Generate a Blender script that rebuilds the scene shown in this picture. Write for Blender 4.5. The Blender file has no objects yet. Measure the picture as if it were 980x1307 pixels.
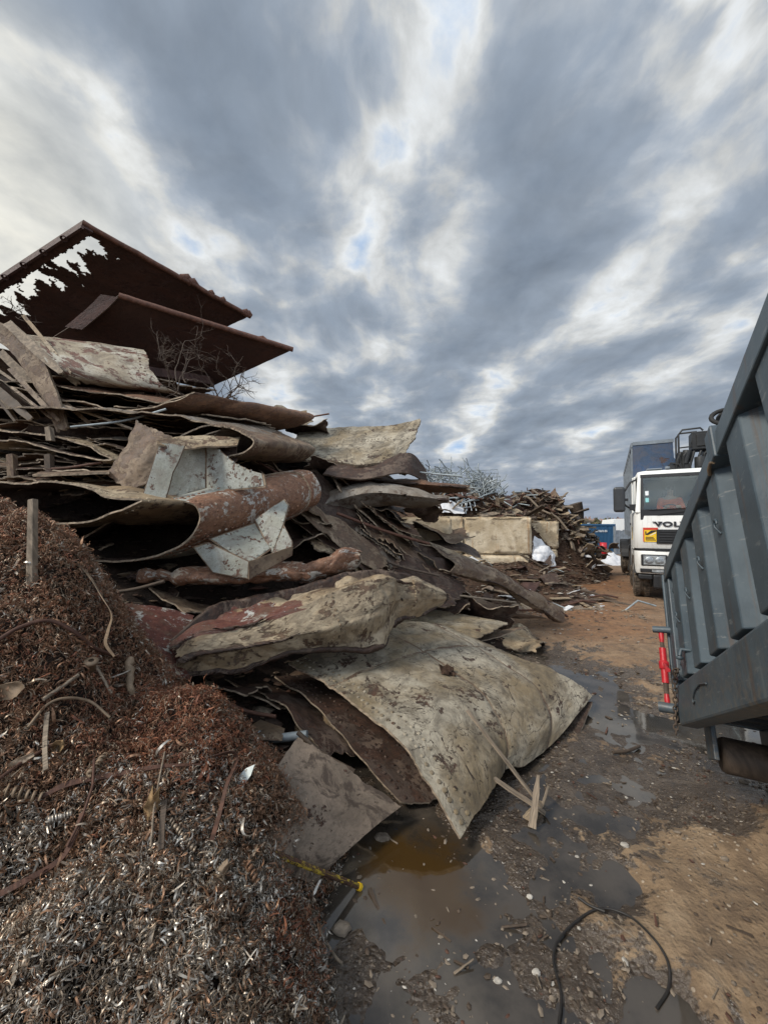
import bpy, math, random
import numpy as np
from mathutils import Vector, Matrix
random.seed(7)
RNG = np.random.default_rng(11)
R = math.radians
S = bpy.context.scene
COL = S.collection
# ------------------------------------------------------------------ camera
F, U0, V0, CAMH, PITCH = 500.0, 490.0, 653.5, 1.75, R(1.9)
cp, sp = math.cos(PITCH), math.sin(PITCH)
cam_d = bpy.data.cameras.new('camera')
cam_d.sensor_fit = 'HORIZONTAL'; cam_d.sensor_width = 36.0
cam_d.lens = 36.0 * F / 980.0
cam_d.clip_start = 0.02; cam_d.clip_end = 2000
cam = bpy.data.objects.new('camera', cam_d); COL.objects.link(cam)
cam.location = (0, 0, CAMH); cam.rotation_euler = (R(90) + PITCH, 0, 0)
S.camera = cam

def P(u, v, Y):
    """world point seen in direction (u, v) of the survey photograph at forward distance Y"""
    a = (u - U0) / F; b = (V0 - v) / F
    k = Y / (cp - b * sp)
    return np.array([a * k, Y, CAMH + k * (sp + b * cp)])
def PP(lst):
    return np.array([P(*q) for q in lst])

# ------------------------------------------------------------------ numpy noise
_perm = np.random.default_rng(3).permutation(256)
_perm = np.concatenate([_perm, _perm, _perm])
_g = np.random.default_rng(4).normal(size=(256, 3)); _g /= np.linalg.norm(_g, axis=1)[:, None]
def noise3(p):
    p = np.asarray(p, float); i = np.floor(p).astype(int); f = p - i; i &= 255
    w = f * f * f * (f * (f * 6 - 15) + 10)
    out = 0
    for dx in (0, 1):
        for dy in (0, 1):
            for dz in (0, 1):
                h = _perm[_perm[_perm[(i[..., 0] + dx) & 255] + ((i[..., 1] + dy) & 255)] + ((i[..., 2] + dz) & 255)]
                g = _g[h]
                d = g[..., 0] * (f[..., 0] - dx) + g[..., 1] * (f[..., 1] - dy) + g[..., 2] * (f[..., 2] - dz)
                ww = (w[..., 0] if dx else 1 - w[..., 0]) * (w[..., 1] if dy else 1 - w[..., 1]) * (w[..., 2] if dz else 1 - w[..., 2])
                out = out + d * ww
    return out
def fbm(p, octv=4, gain=.5):
    p = np.asarray(p, float); a = 1.0; s = 0
    for k in range(octv):
        s = s + a * noise3(p * (2 ** k) + 17.3 * k); a *= gain
    return s
def sstep(a, b, x):
    t = np.clip((x - a) / (b - a), 0, 1); return t * t * (3 - 2 * t)

# ------------------------------------------------------------------ mesh builder
class MB:
    def __init__(s): s.v = []; s.f = []; s.m = []; s.uv = []; s.sm = []; s.n = 0
    def add(s, verts, faces, mat=0, uv=None, smooth=True):
        """verts (n,3); faces (k,3|4) int; uv (n,2)"""
        verts = np.asarray(verts, float).reshape(-1, 3); faces = np.asarray(faces, int)
        if len(faces) == 0: return
        if uv is None: uv = verts[:, :2] + verts[:, 2:3] * .37
        s.v.append(verts); s.uv.append(np.asarray(uv, float)); s.f.append(faces + s.n)
        m = np.broadcast_to(np.asarray(mat), (len(faces),)); s.m.append(m)
        s.sm.append(np.full(len(faces), bool(smooth))); s.n += len(verts)
    def box(s, x0, x1, y0, y1, z0, z1, mat=0):
        v = [(x, y, z) for z in (z0, z1) for y in (y0, y1) for x in (x0, x1)]
        q = [(0, 2, 3, 1), (4, 5, 7, 6), (0, 1, 5, 4), (2, 6, 7, 3), (0, 4, 6, 2), (1, 3, 7, 5)]
        s.add(v, q, mat, None, False)
    def hexa(s, a, b, mat=0):
        """two quads (bottom ring a, top ring b), 4 points each"""
        s.add(list(a) + list(b), [(3, 2, 1, 0), (4, 5, 6, 7), (0, 1, 5, 4), (1, 2, 6, 5), (2, 3, 7, 6), (3, 0, 4, 7)], mat, None, False)
    def prism(s, poly, nrm, th, mat=0):
        """polygon plate of thickness th (offset along -nrm)"""
        poly = np.asarray(poly, float); n = len(poly); nrm = np.asarray(nrm, float); nrm = nrm / np.linalg.norm(nrm)
        ea = poly[1] - poly[0]; ea = ea - nrm * np.dot(ea, nrm); ea = ea / np.linalg.norm(ea); eb = np.cross(nrm, ea)
        c = poly.mean(0); bk = poly - nrm * th; cb = bk.mean(0)
        v = np.vstack([poly, bk, c[None], cb[None]])
        f = []
        for i in range(n):
            j = (i + 1) % n
            f += [(2 * n, i, j), (2 * n + 1, n + j, n + i)]
        puv = np.stack([v @ ea, v @ eb], 1) + poly[0, :2] * 3.1
        s.add(v, f, mat, puv, False)
        q = [(i, n + i, n + (i + 1) % n, (i + 1) % n) for i in range(n)]
        s.add(v, q, mat, None, False)
    def tube(s, pts, rad, seg=8, mat=0, caps=True, squash=1.0):
        pts = np.asarray(pts, float); n = len(pts); rad = np.broadcast_to(np.asarray(rad, float), (n,))
        t = np.gradient(pts, axis=0); t /= np.linalg.norm(t, axis=1)[:, None] + 1e-9
        up = np.array([0, 0, 1.0]) if abs(t[0, 2]) < .9 else np.array([1.0, 0, 0])
        a = np.cross(t[0], up); a /= np.linalg.norm(a)
        A = [a]
        for i in range(1, n):
            a = A[-1] - t[i] * np.dot(A[-1], t[i]); a /= np.linalg.norm(a) + 1e-9; A.append(a)
        A = np.array(A); B = np.cross(t, A)
        th = np.linspace(0, 2 * np.pi, seg, endpoint=False)
        v = pts[:, None] + rad[:, None, None] * (np.cos(th)[None, :, None] * A[:, None] + squash * np.sin(th)[None, :, None] * B[:, None])
        L = np.concatenate([[0], np.cumsum(np.linalg.norm(np.diff(pts, axis=0), axis=1))])
        uv = np.stack([np.repeat(L, seg), np.tile(th * rad.mean(), n)], 1)
        i = np.arange(n - 1)[:, None] * seg; j = np.arange(seg)[None]; k = (j + 1) % seg
        f = np.stack([i + j, i + k, i + seg + k, i + seg + j], -1).reshape(-1, 4)
        s.add(v.reshape(-1, 3), f, mat, uv)
        if caps:
            for e, r in ((0, 1), (n - 1, -1)):
                vv = np.vstack([v[e], pts[e][None]]); ff = [(seg, (j2 + 1) % seg, j2) if r == 1 else (seg, j2, (j2 + 1) % seg) for j2 in range(seg)]
                s.add(vv, ff, mat, None, False)
    def lathe(s, prof, c, axis, seg=20, mat=0, smooth=True):
        """prof [(r, h)], around axis through c"""
        axis = np.asarray(axis, float); axis = axis / np.linalg.norm(axis)
        up = np.array([0, 0, 1.0]) if abs(axis[2]) < .9 else np.array([1.0, 0, 0])
        a = np.cross(axis, up); a /= np.linalg.norm(a); b = np.cross(axis, a)
        th = np.linspace(0, 2 * np.pi, seg, endpoint=False)
        rows = [np.asarray(c) + axis * h + r * (np.cos(th)[:, None] * a + np.sin(th)[:, None] * b) for r, h in prof]
        v = np.vstack(rows); n = len(prof)
        i = np.arange(n - 1)[:, None] * seg; j = np.arange(seg)[None]; k = (j + 1) % seg
        f = np.stack([i + j, i + k, i + seg + k, i + seg + j], -1).reshape(-1, 4)
        s.add(v, f, mat, None, smooth)
    def mesh(s, name, mats, offset=None):
        V = np.vstack(s.v)
        if offset is not None: V = V - np.asarray(offset)
        me = bpy.data.meshes.new(name)
        nf = sum(len(f) for f in s.f); ls = np.concatenate([np.full(len(f), f.shape[1]) for f in s.f])
        lv = np.concatenate([f.ravel() for f in s.f])
        me.vertices.add(len(V)); me.vertices.foreach_set('co', V.ravel())
        me.loops.add(len(lv)); me.loops.foreach_set('vertex_index', lv.astype(np.int32))
        me.polygons.add(nf)
        me.polygons.foreach_set('loop_start', np.concatenate([[0], np.cumsum(ls)[:-1]]).astype(np.int32))
        me.polygons.foreach_set('loop_total', ls.astype(np.int32))
        me.polygons.foreach_set('material_index', np.concatenate(s.m).astype(np.int32))
        me.polygons.foreach_set('use_smooth', np.concatenate(s.sm))
        uvl = me.uv_layers.new(name='UVMap')
        uvl.data.foreach_set('uv', np.vstack(s.uv)[lv].ravel())
        for m in (mats if isinstance(mats, (list, tuple)) else [mats]): me.materials.append(m)
        me.update(); me.validate()
        return me
    def base(s):
        V = np.vstack(s.v); lo, hi = V.min(0), V.max(0)
        return np.array([(lo[0] + hi[0]) / 2, (lo[1] + hi[1]) / 2, lo[2]])

def setp(o, label=None, cat=None, group=None, kind=None):
    if label: o['label'] = label
    if cat: o['category'] = cat
    if group: o['group'] = group
    if kind: o['kind'] = kind
    return o
def thing(name, label, cat, loc=(0, 0, 0), group=None, rot=None, mat=None):
    o = bpy.data.objects.new(name, None); COL.objects.link(o); o.empty_display_size = .2
    if mat is not None: o.matrix_world = mat
    else:
        o.location = Vector(loc)
        if rot: o.rotation_euler = rot
    return setp(o, label, cat, group)
def top(name, mb, mats, label=None, cat=None, group=None, kind=None, recentre=True):
    b = mb.base() if recentre else np.zeros(3)
    o = bpy.data.objects.new(name, mb.mesh(name, mats, b)); COL.objects.link(o); o.location = Vector(b)
    return setp(o, label, cat, group, kind)
def part(name, mb, mats, parent, world=False, bevel=0, label=None):
    """child mesh; world=True: builder is in world space and the parent an unrotated Empty / mesh at its location"""
    off = None
    if world:
        off = np.zeros(3); p = parent
        while p is not None: off = off + np.array(p.location); p = p.parent
    o = bpy.data.objects.new(name, mb.mesh(name, mats, off)); COL.objects.link(o); o.parent = parent
    if bevel: bev(o, bevel)
    if label: o['label'] = label
    return o
def bev(o, w=.01, seg=2):
    m = o.modifiers.new('bevel', 'BEVEL'); m.width = w; m.segments = seg; m.limit_method = 'ANGLE'; m.angle_limit = R(40)
def dup(o, parent=None):
    c = o.copy(); COL.objects.link(c); c.parent = parent
    for ch in list(o.children): dup(ch, c)
    return c

# ------------------------------------------------------------------ splines / sheets
def crom(pts, t, closed=False):
    """Catmull-Rom through pts (n,...) at parameters t in [0,1]"""
    pts = np.asarray(pts, float); n = len(pts)
    if n == 2 and not closed:
        t = np.asarray(t).reshape(-1, *([1] * (pts.ndim - 1))); return pts[0] * (1 - t) + pts[1] * t
    if closed:
        x = np.asarray(t) * n; i = np.floor(x).astype(int); f = x - i
        p0, p1, p2, p3 = (pts[(i + k) % n] for k in (-1, 0, 1, 2))
    else:
        x = np.clip(np.asarray(t), 0, 1) * (n - 1); i = np.minimum(np.floor(x).astype(int), n - 2); f = x - i
        e = np.vstack([2 * pts[:1] - pts[1:2], pts, 2 * pts[-1:] - pts[-2:-1]])
        p0, p1, p2, p3 = (e[i + k] for k in (0, 1, 2, 3))
    f = f.reshape(-1, *([1] * (pts.ndim - 1)))
    return .5 * (2 * p1 + (p2 - p0) * f + (2 * p0 - 5 * p1 + 4 * p2 - p3) * f ** 2 + (3 * p1 - p0 - 3 * p2 + p3) * f ** 3)
def arcres(pts, n, closed):
    """resample a polyline's Catmull-Rom evenly by arc length"""
    tt = np.linspace(0, 1, 400, endpoint=not closed)
    q = crom(pts, tt, closed)
    if closed: q = np.vstack([q, q[:1]])
    L = np.concatenate([[0], np.cumsum(np.linalg.norm(np.diff(q, axis=0), axis=1))])
    s = np.linspace(0, L[-1], n, endpoint=not closed)
    return np.stack([np.interp(s, L, q[:, k]) for k in range(3)], 1)

def linres(pts, n, rnd=3):
    """closed polygon resampled evenly between its corners (corners kept crisp, a touch rounded)"""
    pts = np.asarray(pts, float); k = len(pts); m = max(2, n // k); t = np.linspace(0, 1, m, endpoint=False)[:, None]
    q = np.vstack([pts[i] * (1 - t) + pts[(i + 1) % k] * t for i in range(k)])
    for _ in range(rnd): q = .5 * q + .25 * (np.roll(q, 1, 0) + np.roll(q, -1, 0))
    return q
def sheet(ctrl, nu=70, nv=60, th=.012, amp=((.03, 1.2), (.008, 6)), crease=(), rag=(.02, .02, .02, .02), ragf=5.0, closed=False, seams=(), lin=False,
          hole=None, matf=None, seed=0.0, rivets=(), face_cam=True, mb=None, mats=(0, 1, 2), flip=False, even=True):
    """curved plate with real thickness. ctrl: list of rows (each a list of 3-D points). Row index = t direction, along row = s.
    materials: mats[0] side towards the yard, mats[1] other side, mats[2] cut edge."""
    mb = mb or MB()
    rows = [linres(r, max(nu, 24)) if lin else arcres(r, max(nu, 24), closed) if even else crom(np.asarray(r), np.linspace(0, 1, nu), closed) for r in ctrl]
    grid = np.stack(rows)                                   # (R, nu, 3)
    T = np.linspace(0, 1, nv); n_u = grid.shape[1]
    base = crom(grid, T)                                    # (nv, nu, 3)
    # ragged outline: shift parameters at the borders
    Sg, Tg = np.meshgrid(np.linspace(0, 1, n_u, endpoint=not closed), T)
    def jag(x, k): 
        q = np.stack([x * ragf, np.full_like(x, seed * 3.1 + k * 7.7), np.zeros_like(x)], -1)
        return np.clip(.35 + fbm(q, 5, .6), 0, 2)
    if closed:
        a = rag[0] * jag(np.cos(Sg * 2 * np.pi) * .6, 1); b = rag[1] * jag(np.cos(Sg * 2 * np.pi) * .6, 2)
        T2 = a + Tg * (1 - a - b); S2 = Sg
    else:
        a = rag[0] * jag(Sg, 1); b = rag[1] * jag(Sg, 2); T2 = a + Tg * (1 - a - b)
        a = rag[2] * jag(Tg, 3); b = rag[3] * jag(Tg, 4); S2 = a + Sg * (1 - a - b)
    def samp(g, s, t):
        y = np.clip(t, 0, 1) * (g.shape[0] - 1); i = np.minimum(y.astype(int), g.shape[0] - 2); fy = (y - i)[..., None]
        if closed:
            x = s * g.shape[1]; j = np.floor(x).astype(int); fx = (x - j)[..., None]; j0 = j % g.shape[1]; j1 = (j + 1) % g.shape[1]
        else:
            x = np.clip(s, 0, 1) * (g.shape[1] - 1); j0 = np.minimum(x.astype(int), g.shape[1] - 2); fx = (x - j0)[..., None]; j1 = j0 + 1
        return (g[i, j0] * (1 - fx) + g[i, j1] * fx) * (1 - fy) + (g[i + 1, j0] * (1 - fx) + g[i + 1, j1] * fx) * fy
    V = samp(base, S2, T2)
    def normals(V):
        if closed:
            ds = np.roll(V, -1, 1) - np.roll(V, 1, 1)
        else: ds = np.gradient(V, axis=1)
        dt = np.gradient(V, axis=0); n = np.cross(ds, dt); return n / (np.linalg.norm(n, axis=2)[..., None] + 1e-9)
    N = normals(V)
    if closed:
        c = V.mean(1, keepdims=True); sg = np.sign(np.mean(np.sum(N * (V - c), 2)))
    else:
        sg = np.sign(np.mean(np.sum(N * (np.array([0, 0, CAMH]) - V), 2))) if face_cam else 1
    if flip: sg = -sg
    N = N * sg
    for A, fr in amp:
        V = V + N * (A * fbm(V * fr + seed * 13.7, 3))[..., None]
    for (ax, pos, wd, dp) in seams:
        V = V - N * (dp * np.exp(-(((Sg if ax == 's' else Tg) - pos) / wd) ** 2))[..., None]
    for A, fr in crease:
        c = np.abs(noise3(V * fr + seed * 5.1)); V = V - N * (A * (1 - np.clip(c / .20, 0, 1)) ** 1.15)[..., None]
    N = normals(V) * sg
    W = V - N * th
    du = np.linalg.norm(np.roll(V, -1, 1) - V, axis=2); 
    if not closed: du = du[:, :-1]
    uu = np.concatenate([np.zeros((nv, 1)), np.cumsum(du, 1)], 1)
    ncol = n_u + 1 if closed else n_u
    if closed:
        V = np.concatenate([V, V[:, :1]], 1); W = np.concatenate([W, W[:, :1]], 1); N = np.concatenate([N, N[:, :1]], 1)
        Sg = np.concatenate([Sg, np.ones((nv, 1))], 1); Tg = np.concatenate([Tg, Tg[:, :1]], 1)
    dv = np.linalg.norm(np.diff(V, axis=0), axis=2).mean(1)
    vv = np.concatenate([[0], np.cumsum(dv)])[:, None] + np.zeros((1, ncol))
    UV = np.stack([uu.mean(0)[None] + np.zeros((nv, 1)), vv], -1)
    i = np.arange(nv - 1)[:, None] * ncol; j = np.arange(ncol - 1)[None]
    q = np.stack([i + j, i + j + 1, i + ncol + j + 1, i + ncol + j], -1)
    keep = np.ones((nv - 1, ncol - 1), bool)
    if hole is not None:
        keep = ~hole((Sg[:-1, :-1] + Sg[1:, 1:]) / 2, (Tg[:-1, :-1] + Tg[1:, 1:]) / 2, V[:-1, :-1])
    mat = np.full(keep.shape, mats[0])
    if matf is not None: mat = matf((Sg[:-1, :-1] + Sg[1:, 1:]) / 2, (Tg[:-1, :-1] + Tg[1:, 1:]) / 2)
    f = q[keep]
    if sg < 0: f = f[:, ::-1]
    nn = nv * ncol
    mb.add(V.reshape(-1, 3), f, mat[keep], UV.reshape(-1, 2))
    mb.add(W.reshape(-1, 3), f[:, ::-1], mats[1], UV.reshape(-1, 2) + 5.3)
    # border walls
    e = np.concatenate([f[:, [0, 1]], f[:, [1, 2]], f[:, [2, 3]], f[:, [3, 0]]])
    key = np.sort(e, 1); key = key[:, 0] * (nn + 1) + key[:, 1]
    uq, inv, cnt = np.unique(key, return_inverse=True, return_counts=True)
    e = e[cnt[inv.ravel()] == 1]
    if closed:   # drop the seam
        cc = e % ncol; e = e[~(((cc[:, 0] == 0) & (cc[:, 1] == 0)) | ((cc[:, 0] == ncol - 1) & (cc[:, 1] == ncol - 1)))]
    allv = np.vstack([V.reshape(-1, 3), W.reshape(-1, 3)])
    used = np.unique(e); idx = np.full(nn, -1); idx[used] = np.arange(len(used)); k = len(used)
    ev = np.vstack([V.reshape(-1, 3)[used], W.reshape(-1, 3)[used]])
    ee = idx[e]
    euv = UV.reshape(-1, 2)[used]
    mb.add(ev, np.stack([ee[:, 1], ee[:, 0], ee[:, 0] + k, ee[:, 1] + k], 1), mats[2], np.vstack([euv, euv + .02]), False)
    # rivets: rows of domes
    for (ax, pos, a, b, cnt_, r, side) in rivets:
        for x in np.linspace(a, b, cnt_):
            s_, t_ = (x, pos) if ax == 't' else (pos, x)
            ii = int(round(t_ * (nv - 1))); jj = int(round(s_ * (ncol - 1)))
            n = N[ii, jj] * side; p = V[ii, jj] if side > 0 else W[ii, jj]
            dome(mb, p, n, r * random.uniform(.85, 1.1), mats[0] if side > 0 else mats[1], UV[ii, jj])
    mb.V, mb.N = V, N
    return mb
def dome(mb, p, n, r, mat, uv):
    a = np.cross(n, [.3, .5, .8]); a /= np.linalg.norm(a); b = np.cross(n, a)
    th = np.linspace(0, 2 * np.pi, 8, endpoint=False)
    ring = np.cos(th)[:, None] * a + np.sin(th)[:, None] * b
    v = np.vstack([p + ring * r - n * r * .1, p + ring * r * .75 + n * r * .45, p[None] + n * r * .62])
    f4 = [(i, (i + 1) % 8, 8 + (i + 1) % 8, 8 + i) for i in range(8)]
    mb.add(v, f4, mat, np.tile(uv, (17, 1)) + v[:, :2] * .3)
    mb.add(v, [(8 + i, 8 + (i + 1) % 8, 16) for i in range(8)], mat, np.tile(uv, (17, 1)) + v[:, :2] * .3)
def tube_loops(st, k=12, pw=1.0):
    """side-on stations (u, v_top, v_bottom, Y, half depth) -> closed loops"""
    out = []
    for (u, vt, vb, Y, d) in st:
        top_, bot = P(u, vt, Y), P(u, vb, Y)
        c = (top_ + bot) / 2; h = (top_ - bot) / 2
        back = np.array([u - U0, F, 0]); back = back / np.linalg.norm(back) * d
        th = np.linspace(0, 2 * np.pi, k, endpoint=False)
        out.append(c + (np.sign(np.sin(th)) * np.abs(np.sin(th)) ** pw)[:, None] * h + np.cos(th)[:, None] * (-back))
    return out
def shift_loop(loop, d, sc=1.0):
    loop = np.asarray(loop); c = loop.mean(0); return (loop - c) * sc + c + np.asarray(d)

def polysmooth(rows, deg=3, keep=.35, n=7):
    """least-squares bicubic through a control grid: stiff plate without billows"""
    g = np.asarray(rows, float); r, c = g.shape[:2]
    def B(s, t): return np.stack([s ** i * t ** j for i in range(deg + 1) for j in range(deg + 1) if i + j <= deg + 1], -1)
    S_, T_ = np.meshgrid(np.linspace(0, 1, c), np.linspace(0, 1, r)); A = B(S_.ravel(), T_.ravel())
    w = np.linalg.lstsq(A, g.reshape(-1, 3), rcond=None)[0]
    S_, T_ = np.meshgrid(np.linspace(0, 1, n), np.linspace(0, 1, n))
    fit = (B(S_.ravel(), T_.ravel()) @ w).reshape(n, n, 3)
    raw = np.stack([crom(q, np.linspace(0, 1, n)) for q in crom(g, np.linspace(0, 1, n))])
    return fit * (1 - keep) + raw * keep
def tps(pts):
    """thin plate height field through pts (n,3): returns z(x, y)"""
    p = np.asarray(pts, float); n = len(p)
    def U(r2): return np.where(r2 > 1e-12, r2 * np.log(r2 + 1e-12), 0)
    d2 = ((p[:, None, :2] - p[None, :, :2]) ** 2).sum(-1)
    A = np.zeros((n + 3, n + 3)); A[:n, :n] = U(d2) + np.eye(n) * .02
    A[:n, n] = 1; A[:n, n + 1:] = p[:, :2]; A[n:, :n] = A[:n, n:].T
    w = np.linalg.solve(A, np.concatenate([p[:, 2], np.zeros(3)]))
    def f(x, y):
        x = np.asarray(x, float); y = np.asarray(y, float); o = w[n] + w[n + 1] * x + w[n + 2] * y
        for k in range(n): o = o + w[k] * U((x - p[k, 0]) ** 2 + (y - p[k, 1]) ** 2)
        return o
    return f
# ------------------------------------------------------------------ materials
class NB:
    def __init__(s, name):
        s.m = bpy.data.materials.new(name); s.m.use_nodes = True; s.t = s.m.node_tree; s.t.nodes.clear()
        s.out = s.t.nodes.new('ShaderNodeOutputMaterial')
    def n(s, typ, props=None, **ins):
        nd = s.t.nodes.new(typ)
        for k, v in (props or {}).items(): setattr(nd, k, v)
        for k, v in ins.items():
            key = k.replace('_', ' ')
            sock = nd.inputs[int(k[1:])] if k[0] == 'i' and k[1:].isdigit() else nd.inputs[key]
            if isinstance(v, bpy.types.NodeSocket): s.t.links.new(v, sock)
            else: sock.default_value = v
        return nd
    def math(s, op, a, b=0.0, c=None, clamp=False):
        kw = dict(i0=a, i1=b)
        if c is not None: kw['i2'] = c
        return s.n('ShaderNodeMath', dict(operation=op, use_clamp=clamp), **kw).outputs[0]
    def mix(s, fac, a, b, blend='MIX'):
        nd = s.t.nodes.new('ShaderNodeMix'); nd.data_type = 'RGBA'; nd.blend_type = blend
        for sock, v in ((nd.inputs[0], fac), (nd.inputs[6], a), (nd.inputs[7], b)):
            if isinstance(v, bpy.types.NodeSocket): s.t.links.new(v, sock)
            else: sock.default_value = v if not isinstance(v, tuple) else (*v[:3], 1)
        return nd.outputs[2]
    def ramp(s, fac, stops, interp='LINEAR'):
        nd = s.t.nodes.new('ShaderNodeValToRGB'); cr = nd.color_ramp; cr.interpolation = interp
        while len(cr.elements) < len(stops): cr.elements.new(.5)
        for e, (p, c) in zip(cr.elements, stops):
            e.position = p; e.color = (c, c, c, 1) if isinstance(c, (int, float)) else (*c, 1)
        s.t.links.new(fac, nd.inputs[0]); return nd.outputs[0]
    def sm(s, x, lo, hi):
        nd = s.n('ShaderNodeMapRange', dict(interpolation_type='SMOOTHSTEP'), Value=x)
        nd.inputs[1].default_value = lo; nd.inputs[2].default_value = hi; return nd.outputs[0]
    def noise(s, vec, scale, detail=4, rough=.55, dist=0.0):
        return s.n('ShaderNodeTexNoise', Vector=vec, Scale=scale, Detail=detail, Roughness=rough, Distortion=dist).outputs[0]
    def coord(s, kind='UV', rnd=True, scale=(1, 1, 1)):
        c = s.n('ShaderNodeTexCoord').outputs[kind]
        if rnd:
            r = s.n('ShaderNodeObjectInfo').outputs['Random']
            c = s.n('ShaderNodeVectorMath', dict(operation='ADD'), i0=c,
                    i1=s.n('ShaderNodeCombineXYZ', X=s.math('MULTIPLY', r, 37.0), Y=s.math('MULTIPLY', r, 91.0), Z=s.math('MULTIPLY', r, 13.0)).outputs[0]).outputs[0]
        if scale != (1, 1, 1): c = s.n('ShaderNodeVectorMath', dict(operation='MULTIPLY'), i0=c, i1=scale).outputs[0]
        return c
    def bump(s, h, strength=.5, dist=.01, nrm=None):
        kw = dict(Height=h, Strength=strength, Distance=dist)
        if nrm is not None: kw['Normal'] = nrm
        return s.n('ShaderNodeBump', **kw).outputs[0]
    def done(s, color, rough=.7, metal=0.0, normal=None, spec=.4, **kw):
        b = s.n('ShaderNodeBsdfPrincipled')
        for k, v in {'Base Color': color, 'Roughness': rough, 'Metallic': metal, 'Specular IOR Level': spec, 'Normal': normal, **kw}.items():
            if v is None: continue
            if isinstance(v, bpy.types.NodeSocket): s.t.links.new(v, b.inputs[k])
            else: b.inputs[k].default_value = (*v, 1) if isinstance(v, tuple) and len(v) == 3 else v
        s.t.links.new(b.outputs[0], s.out.inputs[0]); s.bsdf = b
        return s.m

RUST = ((.028, .016, .011), (.075, .036, .022), (.15, .07, .038))
def flake(name, paint, stain, rust=RUST, cover=.5, scale=1.0, dsc=3.1, dlo=.46, dhi=.60, dirt=(.075, .056, .04), dirt_amt=.45, crack=0.0, rough=.64, bump=.6, coord='UV', streak=(1, 1, 1)):
    b = NB(name); co = b.coord(coord, scale=streak)
    n1 = b.noise(co, 2.6 * scale, 11, .66, .4); n2 = b.noise(co, 13 * scale, 8, .68); n3 = b.noise(co, 1.1 * scale, 6, .62, .3); n4 = b.noise(co, 70, 5, .72); n5 = b.noise(co, 34, 7, .7, .2)
    mixn = b.math('ADD', b.math('MULTIPLY', n1, .55), b.math('ADD', b.math('MULTIPLY', n2, .28), b.math('MULTIPLY', n5, .17)))
    thr = .5 + (.5 - cover) * .36
    mask = b.sm(mixn, thr - .010, thr + .010)
    chips = b.sm(b.math('ADD', b.math('MULTIPLY', n5, .6), b.math('MULTIPLY', n1, .4)), .60, .625)           # small scattered chips
    mask = b.math('MULTIPLY', mask, b.math('SUBTRACT', 1.0, chips))
    pc = b.mix(b.sm(n3, .40, .60), paint, stain)
    pc = b.mix(b.math('MULTIPLY', b.sm(n2, .50, .68), .55), pc, tuple(c * .5 + .01 for c in stain))
    pc = b.mix(b.math('MULTIPLY', b.sm(n4, .5, .72), .5), pc, tuple(c * .45 for c in paint))
    rc = b.ramp(b.math('ADD', b.math('MULTIPLY', n2, .55), b.math('MULTIPLY', n4, .45)), [(.38, rust[0]), (.5, rust[1]), (.62, rust[2])])
    rc = b.mix(b.math('MULTIPLY', b.sm(n5, .60, .66), .7), rc, tuple(c * .75 for c in paint))                  # last flecks of paint
    h = b.math('ADD', b.math('MULTIPLY', mask, .6), b.math('ADD', b.math('MULTIPLY', n2, .5), b.math('ADD', b.math('MULTIPLY', n4, .3), b.math('MULTIPLY', n5, .4))))
    col = b.mix(mask, rc, pc)
    if crack:
        vo = b.math('ABSOLUTE', b.math('SUBTRACT', b.noise(co, crack * 1.3, 5, .55, .6), .5)); v2 = b.math('ABSOLUTE', b.math('SUBTRACT', b.noise(co, crack * 2.6, 4, .5, 1.0), .47))
        line = b.math('MAXIMUM', b.math('MULTIPLY', b.math('LESS_THAN', vo, .0035), b.sm(n3, .40, .55)), b.math('MULTIPLY', b.math('LESS_THAN', v2, .0045), b.sm(n3, .56, .48)))
        col = b.mix(line, col, rust[0]); h = b.math('SUBTRACT', h, b.math('MULTIPLY', line, .6))
    d = b.math('MULTIPLY', b.sm(b.noise(co, dsc * scale, 10, .70, .8), dlo, dhi), dirt_amt)
    col = b.mix(d, col, dirt)
    rg = b.math('ADD', rough - .12, b.math('MULTIPLY', n2, .25))
    return b.done(col, rg, 0.0, b.bump(h, bump, .012))
def plain(name, color, rough=.6, metal=0.0, var=.25, scale=12, bump=.15, coord='Object', spec=.4, dark=None):
    b = NB(name); co = b.coord(coord)
    n = b.noise(co, scale, 6, .6, .2)
    col = b.mix(b.sm(n, .35, .7), tuple(c * (1 - var) for c in color) if dark is None else dark, color)
    return b.done(col, b.math('ADD', rough - .1, b.math('MULTIPLY', n, .2)), metal, b.bump(n, bump, .01), spec)

M = {}
M['panel'] = flake('weathered_pale_plate', (.39, .345, .265), (.22, .165, .095), cover=.68, dirt=(.075, .060, .043), dirt_amt=.75, crack=1.5, dsc=5.5, dlo=.38, dhi=.68, rough=.66, bump=.8)
M['tan'] = flake('tan_peeling_plate', (.40, .32, .215), (.26, .18, .10), rust=((.06, .038, .026), (.125, .075, .046), (.19, .12, .07)), cover=.62, dirt=(.09, .065, .042), dirt_amt=.7, scale=1.4, crack=0, dsc=4.5, dlo=.40, dhi=.66, bump=.9)
M['redwhite'] = flake('red_lead_and_white_flakes', (.45, .45, .42), (.34, .27, .18), rust=((.06, .022, .016), (.11, .038, .028), (.16, .068, .045)), cover=.36, scale=1.5, dirt=(.11, .078, .05), dirt_amt=.45)
M['rustnose'] = flake('rust_brown_with_white_flakes', (.48, .46, .42), (.4, .33, .25), rust=((.075, .034, .02), (.19, .092, .052), (.29, .16, .095)), cover=.40, scale=1.7, dirt_amt=.3, dirt=(.13, .08, .05))
M['halfpipe'] = flake('cream_paint_over_red_rust', (.40, .37, .30), (.28, .23, .16), rust=((.05, .022, .016), (.12, .05, .034), (.20, .095, .06)), cover=.57, scale=1.5, dirt=(.10, .072, .05), dirt_amt=.5)
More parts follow.
